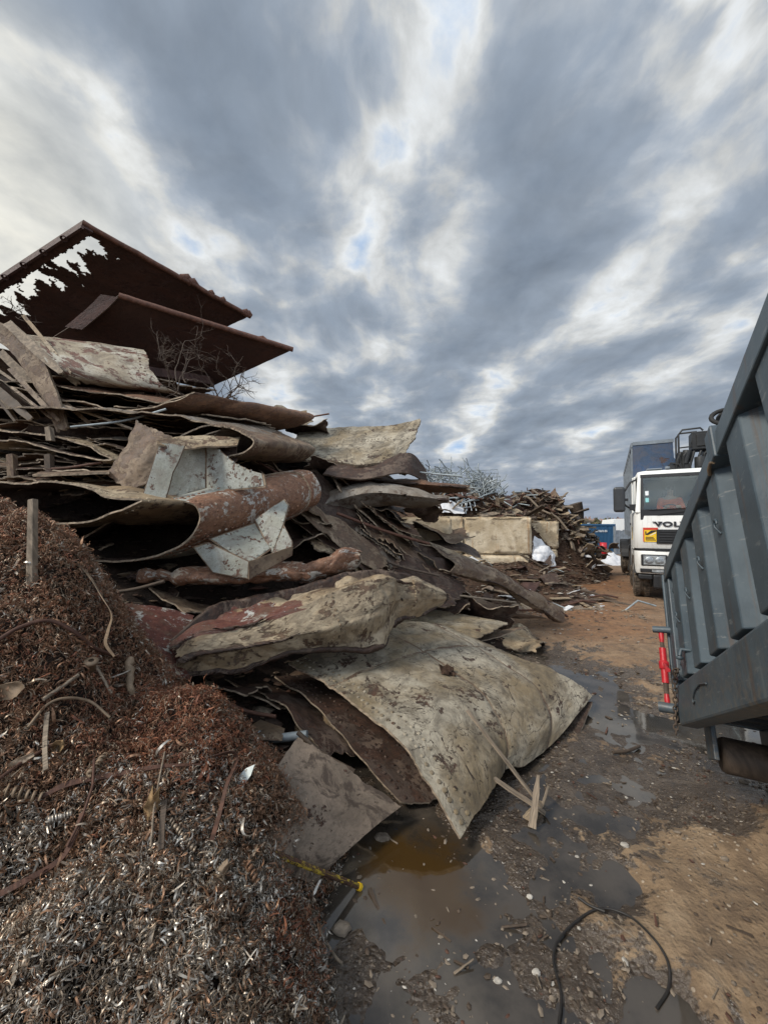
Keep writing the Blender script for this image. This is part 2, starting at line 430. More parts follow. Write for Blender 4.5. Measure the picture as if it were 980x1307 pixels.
M['white'] = flake('pale_grey_paint_with_rust', (.33, .34, .305), (.26, .26, .215), rust=((.045, .022, .015), (.10, .046, .028), (.16, .08, .048)), cover=.64, scale=2.6, dirt=(.20, .18, .15), dirt_amt=.55, rough=.6, bump=.5)
M['greysteel'] = flake('grey_weathered_steel', (.23, .205, .175), (.17, .135, .10), rust=((.06, .042, .032), (.11, .075, .052), (.16, .11, .075)), cover=.6, scale=2.0, dirt_amt=.45, dirt=(.09, .068, .05))
M['rusty'] = flake('orange_brown_rust', (.20, .105, .058), (.15, .075, .04), rust=((.06, .032, .02), (.12, .058, .033), (.19, .10, .055)), cover=.5, scale=2.4, dirt_amt=.4, dirt=(.10, .068, .045))
M['brown'] = flake('brown_weathered_plate', (.27, .20, .135), (.17, .115, .07), rust=((.07, .043, .029), (.12, .075, .048), (.18, .115, .072)), cover=.5, scale=1.6, dirt_amt=.5, dirt=(.09, .065, .045))
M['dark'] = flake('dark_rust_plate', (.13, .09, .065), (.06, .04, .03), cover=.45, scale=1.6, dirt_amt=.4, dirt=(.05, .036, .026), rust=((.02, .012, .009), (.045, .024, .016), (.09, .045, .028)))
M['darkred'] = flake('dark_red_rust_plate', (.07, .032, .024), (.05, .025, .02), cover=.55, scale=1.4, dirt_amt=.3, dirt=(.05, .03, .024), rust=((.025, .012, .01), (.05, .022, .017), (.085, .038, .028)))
M['greyplate'] = flake('grey_brown_flat_plate', (.25, .19, .14), (.15, .115, .085), cover=.72, scale=2.2, dirt=(.045, .03, .022), dirt_amt=.8, bump=.9, dsc=2.6, dlo=.50, dhi=.60)
M['edge'] = plain('torn_steel_edge', (.40, .31, .22), .8, 0, .6, 25, .5, 'UV')
M['edgedark'] = plain('dark_torn_steel_edge', (.12, .08, .055), .8, 0, .6, 25, .5, 'UV')
M['rimred'] = plain('red_brown_rim', (.16, .075, .05), .75, 0, .5, 20, .3, 'UV')
M['wood'] = plain('grey_weathered_wood', (.30, .235, .17), .8, 0, .55, 30, .4, 'UV')
M['wooddark'] = plain('dark_wet_wood', (.10, .07, .048), .7, 0, .5, 30, .4, 'UV')
M['woodpale'] = plain('pale_split_wood', (.38, .29, .19), .8, 0, .45, 30, .4, 'UV')
M['rubber'] = plain('black_rubber', (.022, .021, .02), .7, 0, .4, 8, .2)
M['muddyrubber'] = plain('muddy_tyre_rubber', (.20, .16, .12), .85, 0, .75, 9, .4)
M['blackplastic'] = plain('black_plastic', (.02, .02, .021), .5, 0, .3, 10, .1)
M['steel'] = plain('galvanised_steel', (.42, .45, .47), .45, .7, .45, 25, .2)
M['wiregrey'] = plain('weathered_grey_wire', (.36, .40, .41), .6, .2, .4, 6, .1)
M['yellow'] = flake('chipped_yellow_paint', (.55, .40, .04), (.45, .31, .04), cover=.40, scale=4.0, dirt=(.10, .06, .035), dirt_amt=.5)
M['red'] = plain('red_paint', (.50, .022, .03), .4, 0, .2, 30, .15)
M['paper'] = plain('dirty_white_plastic', (.68, .68, .69), .5, 0, .18, 9, .2)
M['whiteshard'] = plain('pale_enamel_shard', (.62, .66, .62), .4, 0, .25, 30, .1)
M['leaf'] = plain('dry_brown_leaf', (.30, .19, .09), .8, 0, .4, 40, .4)
M['concrete'] = None
M['twig'] = plain('dry_twig_bark', (.11, .08, .06), .85, 0, .4, 40, .2)
M['hose'] = plain('black_cable_sheath', (.025, .022, .02), .5, 0, .3, 40, .1)
M['strap'] = plain('tan_strapping', (.28, .20, .13), .6, .2, .4, 20, .15, 'UV')
M['ruststrip'] = plain('red_rust_strip', (.115, .055, .036), .75, .1, .5, 25, .3, 'UV')
M['bluepaint'] = plain('blue_container_paint', (.03, .105, .21), .55, 0, .25, 3, .1)
M['stone'] = plain('muddy_stone', (.25, .2, .15), .85, 0, .5, 20, .4)
M['palestone'] = plain('pale_stone', (.5, .46, .40), .8, 0, .35, 20, .4)
M['blackpaint'] = plain('black_machine_paint', (.03, .03, .03), .5, .2, .4, 6, .2)
M['whitetruck'] = plain('white_cab_paint', (.74, .735, .70), .35, 0, .12, 2.5, .02, spec=.5)
M['bodyblue'] = flake('rust_scuffed_blue_body', (.03, .07, .15), (.04, .065, .11), cover=.72, scale=.9, dirt=(.09, .08, .08), dirt_amt=.4, coord='Object')
M['bodygrey'] = plain('grey_body_paint', (.22, .25, .28), .55, 0, .3, 4, .1)
M['orange'] = plain('orange_workwear', (.85, .13, .03), .8, 0, .25, 12, .2)
M['skin'] = plain('skin', (.42, .24, .17), .6, 0, .1, 12, .05)
M['hair'] = plain('dark_hair', (.03, .022, .018), .6, 0, .2, 40, .2)
M['seat'] = plain('dark_seat_fabric', (.035, .037, .042), .9, 0, .3, 20, .1)
M['whiteletter'] = plain('white_lettering', (.72, .74, .75), .6, 0, .1, 20, 0)
M['stickyellow'] = plain('yellow_sticker', (.80, .50, .02), .5, 0, .08, 20, 0)
M['stickred'] = plain('red_sticker', (.55, .05, .03), .5, 0, .08, 20, 0)
M['stickteal'] = plain('pale_teal_label', (.25, .55, .55), .5, 0, .1, 20, 0)
def mk_bin():
    b = NB('scuffed_slate_grey_container_paint'); co = b.coord('Object')
    n = b.noise(co, 2.2, 7, .62, .4); n2 = b.noise(co, 26, 6, .7); st = b.noise(b.coord('Object', scale=(9, 9, .8)), 2.0, 6, .65)
    col = b.mix(b.sm(n, .35, .68), (.040, .058, .072), (.072, .098, .116))
    col = b.mix(b.math('MULTIPLY', b.sm(st, .55, .75), .5), col, (.13, .145, .145))
    scr = b.noise(b.coord('Object', scale=(3, 3, 14)), 3.0, 8, .7)
    col = b.mix(b.math('MULTIPLY', b.sm(scr, .585, .64), .6), col, (.17, .18, .18))                     # scrapes
    run = b.noise(b.coord('Object', scale=(22, 22, 1.3)), 1.0, 6, .6)
    col = b.mix(b.math('MULTIPLY', b.sm(run, .57, .68), .5), col, (.085, .05, .03))                      # rust runs
    zl = b.n('ShaderNodeSeparateXYZ', Vector=b.coord('Object', rnd=False)).outputs[2]
    mud = b.math('MULTIPLY', b.sm(b.math('ADD', zl, b.math('MULTIPLY', n, .8)), .78, .25), b.sm(n2, .44, .62))
    col = b.mix(b.math('MULTIPLY', mud, .55), col, (.15, .115, .08))                                      # dried mud splashes
    col = b.mix(b.math('MULTIPLY', b.sm(n2, .64, .72), .6), col, (.05, .032, .022))
    return b.done(col, b.math('ADD', .34, b.math('MULTIPLY', n, .3)), 0, b.bump(b.math('ADD', n2, n), .12, .01), .5)
M['bin'] = mk_bin()
def mk_cab():
    b = NB('white_cab_paint_with_road_grime'); co = b.coord('Object', rnd=False); n = b.noise(co, 3.5, 7, .65, .3); st = b.noise(b.coord('Object', rnd=False, scale=(10, 10, 1)), 1.4, 6, .6)
    zl = b.n('ShaderNodeSeparateXYZ', Vector=co).outputs[2]
    g = b.math('MULTIPLY', b.sm(b.math('ADD', zl, b.math('MULTIPLY', n, 1.4)), 2.1, 1.0), b.sm(n, .34, .66))
    col = b.mix(b.math('MULTIPLY', b.sm(st, .5, .68), .35), (.76, .755, .72), (.50, .47, .41)); col = b.mix(b.math('MULTIPLY', g, .7), col, (.30, .25, .19))
    return b.done(col, b.math('ADD', .3, b.math('MULTIPLY', n, .3)), 0, None, .5)
M['whitetruck'] = mk_cab()
def mk_conc():
    b = NB('cast_concrete_block'); co = b.coord('Object')
    n = b.noise(co, 1.6, 8, .6, .4); n2 = b.noise(co, 14, 7, .7); st = b.noise(b.coord('Object', scale=(7, 7, .7)), 1.2, 5, .6)
    col = b.mix(b.sm(n, .36, .66), (.44, .345, .225), (.66, .56, .41))
    col = b.mix(b.math('MULTIPLY', b.sm(st, .58, .7), .7), col, (.38, .19, .07))
    col = b.mix(b.math('MULTIPLY', b.sm(b.noise(co, 4.5, 8, .7), .52, .66), .7), col, (.19, .14, .095))
    return b.done(col, .9, 0, b.bump(b.math('ADD', n2, n), .6, .03), .2)
M['concrete'] = mk_conc()
def metal(name, c, c2, rough, met):
    b = NB(name); co = b.coord('Object', rnd=False); n = b.noise(co, 8, 4, .6); n2 = b.noise(co, 90, 2, .6)
    col = b.mix(b.sm(b.math('ADD', b.math('MULTIPLY', n, .5), b.math('MULTIPLY', n2, .5)), .4, .6), c2, c)
    return b.done(col, rough, met, None, .5)
M['t_silver'] = metal('bright_steel_swarf', (.52, .48, .42), (.30, .255, .205), .42, .7)
M['t_dull'] = metal('dull_steel_swarf', (.40, .32, .24), (.22, .165, .115), .45, .5)
M['t_brown'] = metal('brown_rusting_swarf', (.34, .195, .115), (.17, .09, .05), .5, .35)
M['t_rust'] = metal('red_rust_swarf', (.30, .115, .055), (.13, .048, .026), .6, .15)
def mk_glass(name='windscreen_glass', tint=(.86, .92, .90), k=.01):
    b = NB(name)
    tr = b.n('ShaderNodeBsdfTransparent', Color=(*tint, 1)); gl = b.n('ShaderNodeBsdfGlossy', Color=(.9, .95, 1, 1), Roughness=.03)
    fr = b.n('ShaderNodeFresnel', IOR=1.5)
    fac = b.math('ADD', b.math('MULTIPLY', fr.outputs[0], .8), k, clamp=True)
    mx = b.n('ShaderNodeMixShader', i0=fac, i1=tr.outputs[0], i2=gl.outputs[0])
    b.t.links.new(mx.outputs[0], b.out.inputs[0]); return b.m
M['glass'] = mk_glass()
M['sideglass'] = mk_glass('side_window_glass', (.55, .6, .62), .3)
M['lens'] = plain('headlamp_lens', (.60, .64, .66), .12, .5, .5, 18, .3, spec=.8)
M['mirrorback'] = plain('grey_black_mirror_shell', (.04, .042, .045), .45, 0, .2, 6, .05)
def mk_water(name, c, brown, centre, rough):
    b = NB(name); co = b.coord('Object', rnd=False); n = b.noise(co, 6, 3, .5); n2 = b.noise(co, 2.6, 8, .66)
    dv = b.n('ShaderNodeVectorMath', dict(operation='SUBTRACT'), i0=co, i1=(*centre, 0)).outputs[0]
    ln = b.n('ShaderNodeVectorMath', dict(operation='LENGTH'), i0=b.n('ShaderNodeVectorMath', dict(operation='MULTIPLY'), i0=dv, i1=(1, .85, 0)).outputs[0]).outputs['Value']
    k = b.sm(b.math('ADD', ln, b.math('MULTIPLY', b.math('SUBTRACT', n2, .5), .7)), .34, .16)
    col = b.mix(b.sm(n2, .38, .62), c, tuple(x * .42 for x in c)); col = b.mix(k, col, brown)
    return b.done(col, rough, 0, b.bump(n, .035, .02), .5, IOR=1.62)
def mk_ground():
    b = NB('yard_mud_and_gravel'); co = b.coord('Object', rnd=False)
    wet = b.n('ShaderNodeAttribute', dict(attribute_name='wet')).outputs['Fac']
    ora = b.n('ShaderNodeAttribute', dict(attribute_name='rusty')).outputs['Fac']
    n = b.noise(co, 1.3, 9, .62, .5); n2 = b.noise(co, 9, 8, .68); n3 = b.noise(co, 55, 5, .7); n5 = b.noise(co, 3.5, 7, .7, .6)
    vo = b.n('ShaderNodeTexVoronoi', dict(feature='F1'), Vector=co, Scale=42.0, Randomness=1.0)
    vo2 = b.n('ShaderNodeTexVoronoi', dict(feature='F1'), Vector=co, Scale=17.0, Randomness=1.0)
    dry = b.ramp(b.math('ADD', b.math('MULTIPLY', n, .6), b.math('MULTIPLY', n2, .4)), [(.36, (.095, .060, .035)), (.5, (.215, .145, .083)), (.64, (.33, .24, .15))])
    sp = b.sm(b.n('ShaderNodeSeparateColor', Color=vo.outputs['Color']).outputs[0], .80, .9)
    sp = b.math('MULTIPLY', sp, b.sm(vo.outputs['Distance'], .35, .25))
    dry = b.mix(b.math('MULTIPLY', sp, .8), dry, (.44, .36, .27))
    orange = b.ramp(b.math('ADD', b.math('MULTIPLY', n2, .5), b.math('MULTIPLY', n5, .5)), [(.38, (.075, .036, .017)), (.5, (.19, .085, .032)), (.64, (.31, .155, .06))])
    dry = b.mix(b.math('MULTIPLY', b.sm(n5, .47, .62), .55), dry, (.105, .072, .046))
    dry = b.mix(ora, dry, orange)
    mud = b.ramp(b.math('ADD', b.math('MULTIPLY', n5, .5), b.math('ADD', b.math('MULTIPLY', n3, .3), b.math('MULTIPLY', n2, .2))), [(.38, (.026, .018, .012)), (.5, (.066, .048, .034)), (.62, (.135, .104, .076))])
    mud = b.mix(b.math('MULTIPLY', sp, .5), mud, (.26, .21, .16))
    w = b.sm(b.math('ADD', wet, b.math('ADD', b.math('MULTIPLY', b.math('SUBTRACT', n5, .5), 1.7), b.math('MULTIPLY', b.math('SUBTRACT', n2, .5), 1.1))), .40, .54)
    col = b.mix(w, dry, mud)
    h = b.math('ADD', b.math('ADD', b.math('MULTIPLY', n2, .7), b.math('MULTIPLY', n3, .5)), b.math('MULTIPLY', b.math('SUBTRACT', .5, b.math('MINIMUM', vo.outputs['Distance'], .5)), .7))
    h = b.math('ADD', h, b.math('MULTIPLY', b.math('SUBTRACT', .6, b.math('MINIMUM', vo2.outputs['Distance'], .6)), .6))
    rg = b.math('SUBTRACT', .92, b.math('MULTIPLY', w, b.math('ADD', .60, b.math('MULTIPLY', n5, .28))))
    return b.done(col, rg, 0, b.bump(h, .9, .02), .7)
M['ground'] = mk_ground()
def mk_mound(name, a, c, d, sc=6):
    b = NB(name); co = b.coord('Object', rnd=False); n = b.noise(co, sc, 8, .7, .4); n2 = b.noise(co, sc * 9, 5, .7)
    col = b.ramp(b.math('ADD', b.math('MULTIPLY', n, .55), b.math('MULTIPLY', n2, .45)), [(.36, a), (.5, c), (.66, d)])
    return b.done(col, .85, 0, b.bump(b.math('ADD', n, n2), 1.0, .06), .3)
M['swarfbed'] = mk_mound('packed_swarf_bed', (.012, .008, .006), (.035, .02, .013), (.08, .048, .03), 14)
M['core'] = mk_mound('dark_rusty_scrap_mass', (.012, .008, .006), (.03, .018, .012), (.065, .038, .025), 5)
M['heap'] = mk_mound('brown_scrap_rubble', (.03, .017, .011), (.085, .048, .03), (.20, .13, .085), 4)
M['hedge'] = plain('olive_reed_leaves', (.11, .115, .045), .8, 0, .4, 3, 0)
M['hedgetip'] = plain('pinkish_reed_plumes', (.30, .19, .15), .9, 0, .3, 3, 0)
# ------------------------------------------------------------------ sky and light
SUN_AZ, SUN_EL = R(-118), R(44)          # from +Y, clockwise positive (behind the camera, to its left)
def mk_world():
    w = bpy.data.worlds.new('World'); S.world = w; w.use_nodes = True
    class WB(NB):
        def __init__(s): s.t = w.node_tree; s.t.nodes.clear(); s.out = s.t.nodes.new('ShaderNodeOutputWorld')
    b = WB()
    sky = b.n('ShaderNodeTexSky'); sky.sky_type = 'NISHITA'; sky.sun_disc = False
    sky.sun_elevation = SUN_EL; sky.sun_rotation = SUN_AZ; sky.air_density = 1.1; sky.dust_density = .6; sky.ozone_density = 2.5
    d = b.n('ShaderNodeTexCoord').outputs['Generated']
    sx = b.n('ShaderNodeSeparateXYZ', Vector=d)
    x, y, z = sx.outputs
    ZO = .16
    zc = b.math('ADD', b.math('MAXIMUM', z, .02), ZO)
    px = b.math('DIVIDE', x, zc); py = b.math('DIVIDE', y, zc)
    p = b.n('ShaderNodeCombineXYZ', X=px, Y=py, Z=0.0).outputs[0]
    wrp = b.n('ShaderNodeTexNoise', Vector=p, Scale=1.3, Detail=3, Roughness=.5).outputs[1]
    wrp = b.n('ShaderNodeVectorMath', dict(operation='SUBTRACT'), i0=wrp, i1=(.5, .5, .5)).outputs[0]
    p2 = b.n('ShaderNodeVectorMath', dict(operation='MULTIPLY_ADD'), i0=wrp, i1=(.30, .34, 0), i2=p).outputs[0]
    ps = b.n('ShaderNodeVectorMath', dict(operation='MULTIPLY'), i0=p2, i1=(1.6, 1.3, 1)).outputs[0]
    pb = b.n('ShaderNodeVectorMath', dict(operation='MULTIPLY'), i0=p2, i1=(1.25, .38, 1)).outputs[0]
    n1 = b.noise(ps, 2.1, 9, .55, .0)
    n2 = b.noise(pb, 1.7, 4, .5, .2)
    n3 = b.noise(ps, 5.5, 7, .55, .0)
    wq = b.n('ShaderNodeTexNoise', Vector=ps, Scale=2.4, Detail=6, Roughness=.55).outputs[1]
    wq = b.n('ShaderNodeVectorMath', dict(operation='SUBTRACT'), i0=wq, i1=(.5, .5, .5)).outputs[0]
    bx, by, _z = b.n('ShaderNodeSeparateXYZ', Vector=b.n('ShaderNodeVectorMath', dict(operation='MULTIPLY_ADD'), i0=wq, i1=(.34, .55, 0), i2=p).outputs[0]).outputs
    def pl(u, v):
        q = P(u, v, 1.0) - np.array([0, 0, CAMH]); q = q / np.linalg.norm(q); return q[0] / (q[2] + ZO), q[1] / (q[2] + ZO)
    def blob(u, v, ru, rv, a):
        X, Y = pl(u, v); RX = abs(pl(u + ru, v)[0] - X); RY = abs(pl(u, v + rv)[1] - Y)
        q = b.math('ADD', b.math('POWER', b.math('DIVIDE', b.math('SUBTRACT', bx, X), RX), 2.0), b.math('POWER', b.math('DIVIDE', b.math('SUBTRACT', by, Y), RY), 2.0))
        return b.math('MULTIPLY', b.math('EXPONENT', b.math('MULTIPLY', q, -1.0)), a)
    T = b.math('ADD', b.math('MULTIPLY', n1, .58), b.math('ADD', b.math('MULTIPLY', n2, .38), b.math('MULTIPLY', n3, .20)))   # cloud thickness, mean .57
    # cloud streets running away over the yard
    pz = b.math('DIVIDE', x, b.math('ADD', b.math('MAXIMUM', z, .02), .07))
    wb = b.math('MULTIPLY', b.math('SUBTRACT', b.noise(ps, 1.2, 4, .55), .5), 7.0)
    bands = b.math('COSINE', b.math('ADD', b.math('MULTIPLY', b.math('SUBTRACT', pz, .04), 6.2832 * 1.42), wb))
    bands = b.math('MULTIPLY', bands, b.math('MULTIPLY', b.sm(z, .06, .22), b.sm(b.math('ABSOLUTE', pz), 2.6, 1.4)))
    T = b.math('SUBTRACT', T, b.math('MULTIPLY', bands, .056))
    for bl in BLOBS: T = b.math('ADD', T, blob(*bl))
    # thickness -> radiance (x10, the background runs at .1)
    cl = b.ramp(T, [(.32, (4.2, 5.2, 6.6)), (.44, (6.0, 6.2, 6.3)), (.485, (4.7, 4.85, 4.9)), (.535, (3.2, 3.55, 4.0)), (.60, (2.25, 2.65, 3.2)), (.74, (1.6, 1.95, 2.45))])
    detail = b.math('ADD', .64, b.math('MULTIPLY', n3, .74))
    cl = b.mix(1.0, cl, b.n('ShaderNodeCombineColor', Red=detail, Green=detail, Blue=detail).outputs[0], 'MULTIPLY')
    blue = b.mix(.75, sky.outputs[0], (2.6, 4.2, 6.7))
    base = b.mix(b.sm(T, .20, .47), blue, cl)
    # towards the horizon the cloud sheet closes to a lilac grey
    hz = b.sm(z, .20, .0)
    base = b.mix(b.math('MULTIPLY', hz, .75), base, (2.3, 2.65, 3.3))
    # low sun glow through the cloud to the left of the heap
    def towards(u, v):
        q = P(u, v, 1.0) - np.array([0, 0, CAMH]); q = q / np.linalg.norm(q); return tuple(q)
    gl = b.n('ShaderNodeVectorMath', dict(operation='DOT_PRODUCT'), i0=d, i1=towards(-160, 300)).outputs['Value']
    glow = b.math('MULTIPLY', b.sm(gl, .90, 1.0), b.math('ADD', .2, b.math('MULTIPLY', n3, 1.3)))
    base = b.mix(b.math('MULTIPLY', glow, .5, None, True), base, (10.5, 9.9, 8.2), 'MIX')
    # unseen sky behind the viewer, brightened by an added gain to light the yard
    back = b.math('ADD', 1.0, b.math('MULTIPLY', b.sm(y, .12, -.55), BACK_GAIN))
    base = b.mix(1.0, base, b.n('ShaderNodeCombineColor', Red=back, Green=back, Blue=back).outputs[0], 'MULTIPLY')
    ground = b.sm(z, -.02, .0)
    base = b.mix(ground, (.9, .75, .55), base)
    bg = b.n('ShaderNodeBackground', Color=base, Strength=.1)
    b.t.links.new(bg.outputs[0], b.out.inputs[0])
    w.cycles.sampling_method = 'MANUAL'; w.cycles.sample_map_resolution = 512
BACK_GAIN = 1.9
#        u    v   ru   rv   amount (negative = thinner)
BLOBS = [(30, 100, 130, 60, -.15), (310, 350, 70, 60, -.15), (565, 20, 50, 70, -.12), (925, 30, 120, 80, -.17), (840, 412, 90, 34, -.11), (470, 312, 40, 50, -.07),
         (515, 170, 50, 80, -.05), (590, 330, 60, 50, -.05), (840, 150, 90, 50, -.06), (400, 450, 60, 34, -.07), (600, 490, 45, 26, -.05), (800, 480, 70, 22, -.07), (10, 260, 110, 60, -.06),
         (250, 90, 130, 90, .06), (660, 170, 80, 90, .06), (430, 120, 40, 90, .04), (780, 60, 70, 60, .05), (660, 330, 60, 40, .05), (720, 400, 90, 34, .06), (560, 430, 60, 34, .04)]
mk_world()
sun_d = bpy.data.lights.new('sun', 'SUN'); sun_d.energy = 2.4; sun_d.angle = R(14); sun_d.color = (1, .93, .82)
sun = bpy.data.objects.new('sun', sun_d); COL.objects.link(sun)
sv = Vector((math.sin(SUN_AZ) * math.cos(SUN_EL), math.cos(SUN_AZ) * math.cos(SUN_EL), math.sin(SUN_EL)))
sun.rotation_euler = sv.to_track_quat('Z', 'Y').to_euler(); sun.location = (-6, -6, 12)
S.view_settings.view_transform = 'Standard'; S.view_settings.look = 'None'; S.view_settings.gamma = 1; S.view_settings.exposure = .42
S.view_settings.use_curve_mapping = False
S.render.engine = 'CYCLES'; S.cycles.max_bounces = 6; S.cycles.use_denoising = True

# ------------------------------------------------------------------ ground
def g_xy(u, v): 
    d = P(u, v, 1.0) - np.array([0, 0, CAMH]); k = -CAMH / d[2]; return d[0] * k, d[1] * k
def spot(u, v, r):
    x, y = g_xy(u, v); return x, y, r
WETS = [(spot(u, v, r), a) for u, v, r, a in
        [(560, 1090, .42, 1), (480, 1150, .35, 1), (600, 1200, .4, 1), (520, 1260, .4, 1), (690, 1060, .45, 1), (750, 980, .55, 1), (800, 920, .7, .95),
         (720, 880, .9, 1), (690, 845, 1.0, .9), (840, 1010, .5, .95), (900, 1000, .5, 1), (960, 960, .6, 1), (880, 870, .7, .6), (700, 1290, .3, 1), (640, 1130, .4, 1), (740, 1230, .22, .9), (920, 1060, .22, .9), (960, 1330, .2, .5),
         (650, 1000, .5, 1), (850, 950, .5, .9), (760, 1300, .25, .9), (660, 940, .6, 1), (600, 860, .9, 1), (770, 1110, .26, .8), (790, 1040, .32, .9), (720, 1010, .6, 1), (840, 1290, .22, .9), (820, 990, .5, 1)]]
def wetf(x, y):
    w = np.zeros_like(x)
    for (cx, cy, r), a in WETS: w = np.maximum(w, a * np.exp(-((x - cx) ** 2 + ((y - cy) * (.75 if cy > 3 else 1)) ** 2) / (r * r)))
    p = np.stack([x * 1.4, y * 1.4, np.zeros_like(x)], -1)
    w = np.maximum(w, .95 * sstep(.9, .2, x + .35 * (y - 2.6)) * sstep(.9, 1.4, y) * sstep(9, 6, y))   # wet right up to and under the heap
    return np.clip(w + .34 * fbm(p, 5, .6), 0, 1)
PX, PY = g_xy(545, 1110)
def gz(x, y):
    x = np.asarray(x, float); y = np.asarray(y, float)
    p = np.stack([x, y, np.zeros_like(x)], -1)
    near = np.exp(-(np.maximum(0, np.hypot(x - 1, y - 3) - 3) / 4) ** 2)
    z = .03 * fbm(p * .9, 3) + (.018 * fbm(p * 3.1 + 5, 4) + .010 * fbm(p * 11 + 9, 3)) * near
    w = wetf(x, y)
    z = z * (1 - .25 * w) + .03 - .0625 * sstep(.2, .75, w) + (.013 * fbm(p * 2.1 + 30, 4) + .012 * fbm(p * 6.3 + 11, 4, .6)) * w * near
    z = z - .035 * np.exp(-(((x - PX) / .30) ** 2 + ((y - PY) / .36) ** 2) ** 2)            # brown pool beside the big plate
    z = z + .022 * np.exp(-(((x - 1.72) / .3) ** 2 + ((y - 1.75) / .4) ** 2))                   # dry gravel rise
    z = z + .15 * np.exp(-((((x - 2.25) / .45) ** 2 + ((y - 2.3) / .38) ** 2)) ** 1.5)
    s = np.maximum(0, y - 11) * .03; z = z - np.minimum(s, .62)
    z = z + .02 * noise3(np.stack([(x * .87 - y * .5) * 1.6, y * .05, 0 * x], -1)) * sstep(4.5, 7, y)   # faint wheel ruts
    return z
def grid1(lo, a, b, hi, step, grow):
    c = list(np.arange(a, b, step)); k = step; x = b
    while x < hi: c.append(x); k *= grow; x += k
    c.append(hi); k = step; x = a - step
    while x > lo: c.insert(0, x); k *= grow; x -= k
    c.insert(0, lo); return np.array(c)
gx = grid1(-260, -1.0, 3.2, 260, .022, 1.07); gy = grid1(-60, .9, 5.2, 420, .022, 1.05)
X, Y = np.meshgrid(gx, gy); Z = gz(X, Y); nx, ny = len(gx), len(gy)
mb = MB(); i = np.arange(ny - 1)[:, None] * nx; j = np.arange(nx - 1)[None]
mb.add(np.stack([X, Y, Z], -1).reshape(-1, 3), np.stack([i + j, i + j + 1, i + nx + j + 1, i + nx + j], -1).reshape(-1, 4), 0)
ground = top('ground', mb, M['ground'], kind='structure', recentre=False)
a = ground.data.attributes.new('wet', 'FLOAT', 'POINT'); a.data.foreach_set('value', wetf(X, Y).ravel().astype(np.float32))
rx, ry = g_xy(755, 740)
ru = np.exp(-(((X - rx - (Y - ry) * .45) / 1.6) ** 2 + ((Y - ry) / 5.5) ** 2)) * 1.15 + .5 * fbm(np.stack([X * .6, Y * .6, X * 0 + 8], -1), 3) * (Y > 5)
ru = ru + .5 * np.exp(-(((X - 3.2) / 1.6) ** 2 + ((Y - 7.5) / 2) ** 2))
a = ground.data.attributes.new('rusty', 'FLOAT', 'POINT'); a.data.foreach_set('value', np.clip(ru, 0, 1).ravel().astype(np.float32))
def water(name, cx, cy, rx_, ry_, z, mat):
    mb = MB(); th = np.linspace(0, 2 * np.pi, 60, endpoint=False); r = 1 + .12 * noise3(np.stack([np.cos(th) * 2, np.sin(th) * 2, th * 0 + cx], -1))
    v = np.stack([cx + rx_ * r * np.cos(th), cy + ry_ * r * np.sin(th), th * 0 + z], -1); v = np.vstack([v, [[cx, cy, z]]])
    mb.add(v, [(60, i, (i + 1) % 60) for i in range(60)], 0, None, False)
    return top(name, mb, mat, kind='structure', recentre=False)
M['water'] = mk_water('muddy_puddle_water', (.070, .058, .046), (.05, .028, .009), (PX, PY), .05)
water('puddle_water', 1.0, 3.0, 2.6, 2.7, -.0295, M['water'])

# loose stones and chips trodden into the mud: nobody could count them
ico = np.array([(0, 0, 1), (.87, 0, .4), (.27, .83, .4), (-.7, .5, .4), (-.7, -.5, .4), (.27, -.83, .4), (0, 0, -1)])
icf = np.array([(0, 1, 2), (0, 2, 3), (0, 3, 4), (0, 4, 5), (0, 5, 1), (6, 2, 1), (6, 3, 2), (6, 4, 3), (6, 5, 4), (6, 1, 5)])
def scatter_bits(n, xr, yr, s0, s1, flat, dens=None, nm=1, zf=gz, zmin=-.034, lift=.3):
    x = RNG.uniform(*xr, n); y = RNG.uniform(*yr, n)
    if dens is not None:
        k = RNG.random(n) < dens(x, y); x, y = x[k], y[k]
    n = len(x); z = np.maximum(zf(x, y), zmin); sc = s0 * (s1 / s0) ** (RNG.random(n) ** 2.2)
    th = RNG.random(n) * 6.28; st = np.stack([sc * RNG.uniform(.7, 1.9, n), sc * RNG.uniform(.5, 1, n), sc * flat * RNG.uniform(.5, 1.2, n)], 1)
    v = ico[None] * st[:, None] * RNG.uniform(.75, 1.2, (n, 7, 1))
    c, s_ = np.cos(th)[:, None], np.sin(th)[:, None]
    v = np.stack([v[..., 0] * c - v[..., 1] * s_ + x[:, None], v[..., 0] * s_ + v[..., 1] * c + y[:, None], v[..., 2] + z[:, None] + (st[:, 2] * lift)[:, None]], -1)
    f = icf[None] + (np.arange(n) * 7)[:, None, None]
    return v.reshape(-1, 3), f.reshape(-1, 3), np.repeat(RNG.choice(nm, n, p=MP[:nm] / MP[:nm].sum()), 10)
MP = np.array([.5, .34, .05, .11])
mb = MB()
patch = lambda x, y: np.clip(.25 + 1.3 * fbm(np.stack([x * 2, y * 2, x * 0 + 3], -1), 3), .03, 1)
for args in [(15000, (-.4, 2.6), (1.15, 3.2), .003, .016, .6, patch, 4), (9000, (.2, 5), (3, 8), .006, .028, .6, patch, 4), (2500, (2, 9), (7, 18), .012, .05, .6, patch, 4)]:
    v, f, m = scatter_bits(*args); mb.add(v, f, m, None, False)
top('gravel', mb, [M['stone'], M['wooddark'], M['palestone'], M['ruststrip']], 'small stones, rust chips and wood crumbs trodden into the mud', 'gravel', kind='stuff', recentre=False)

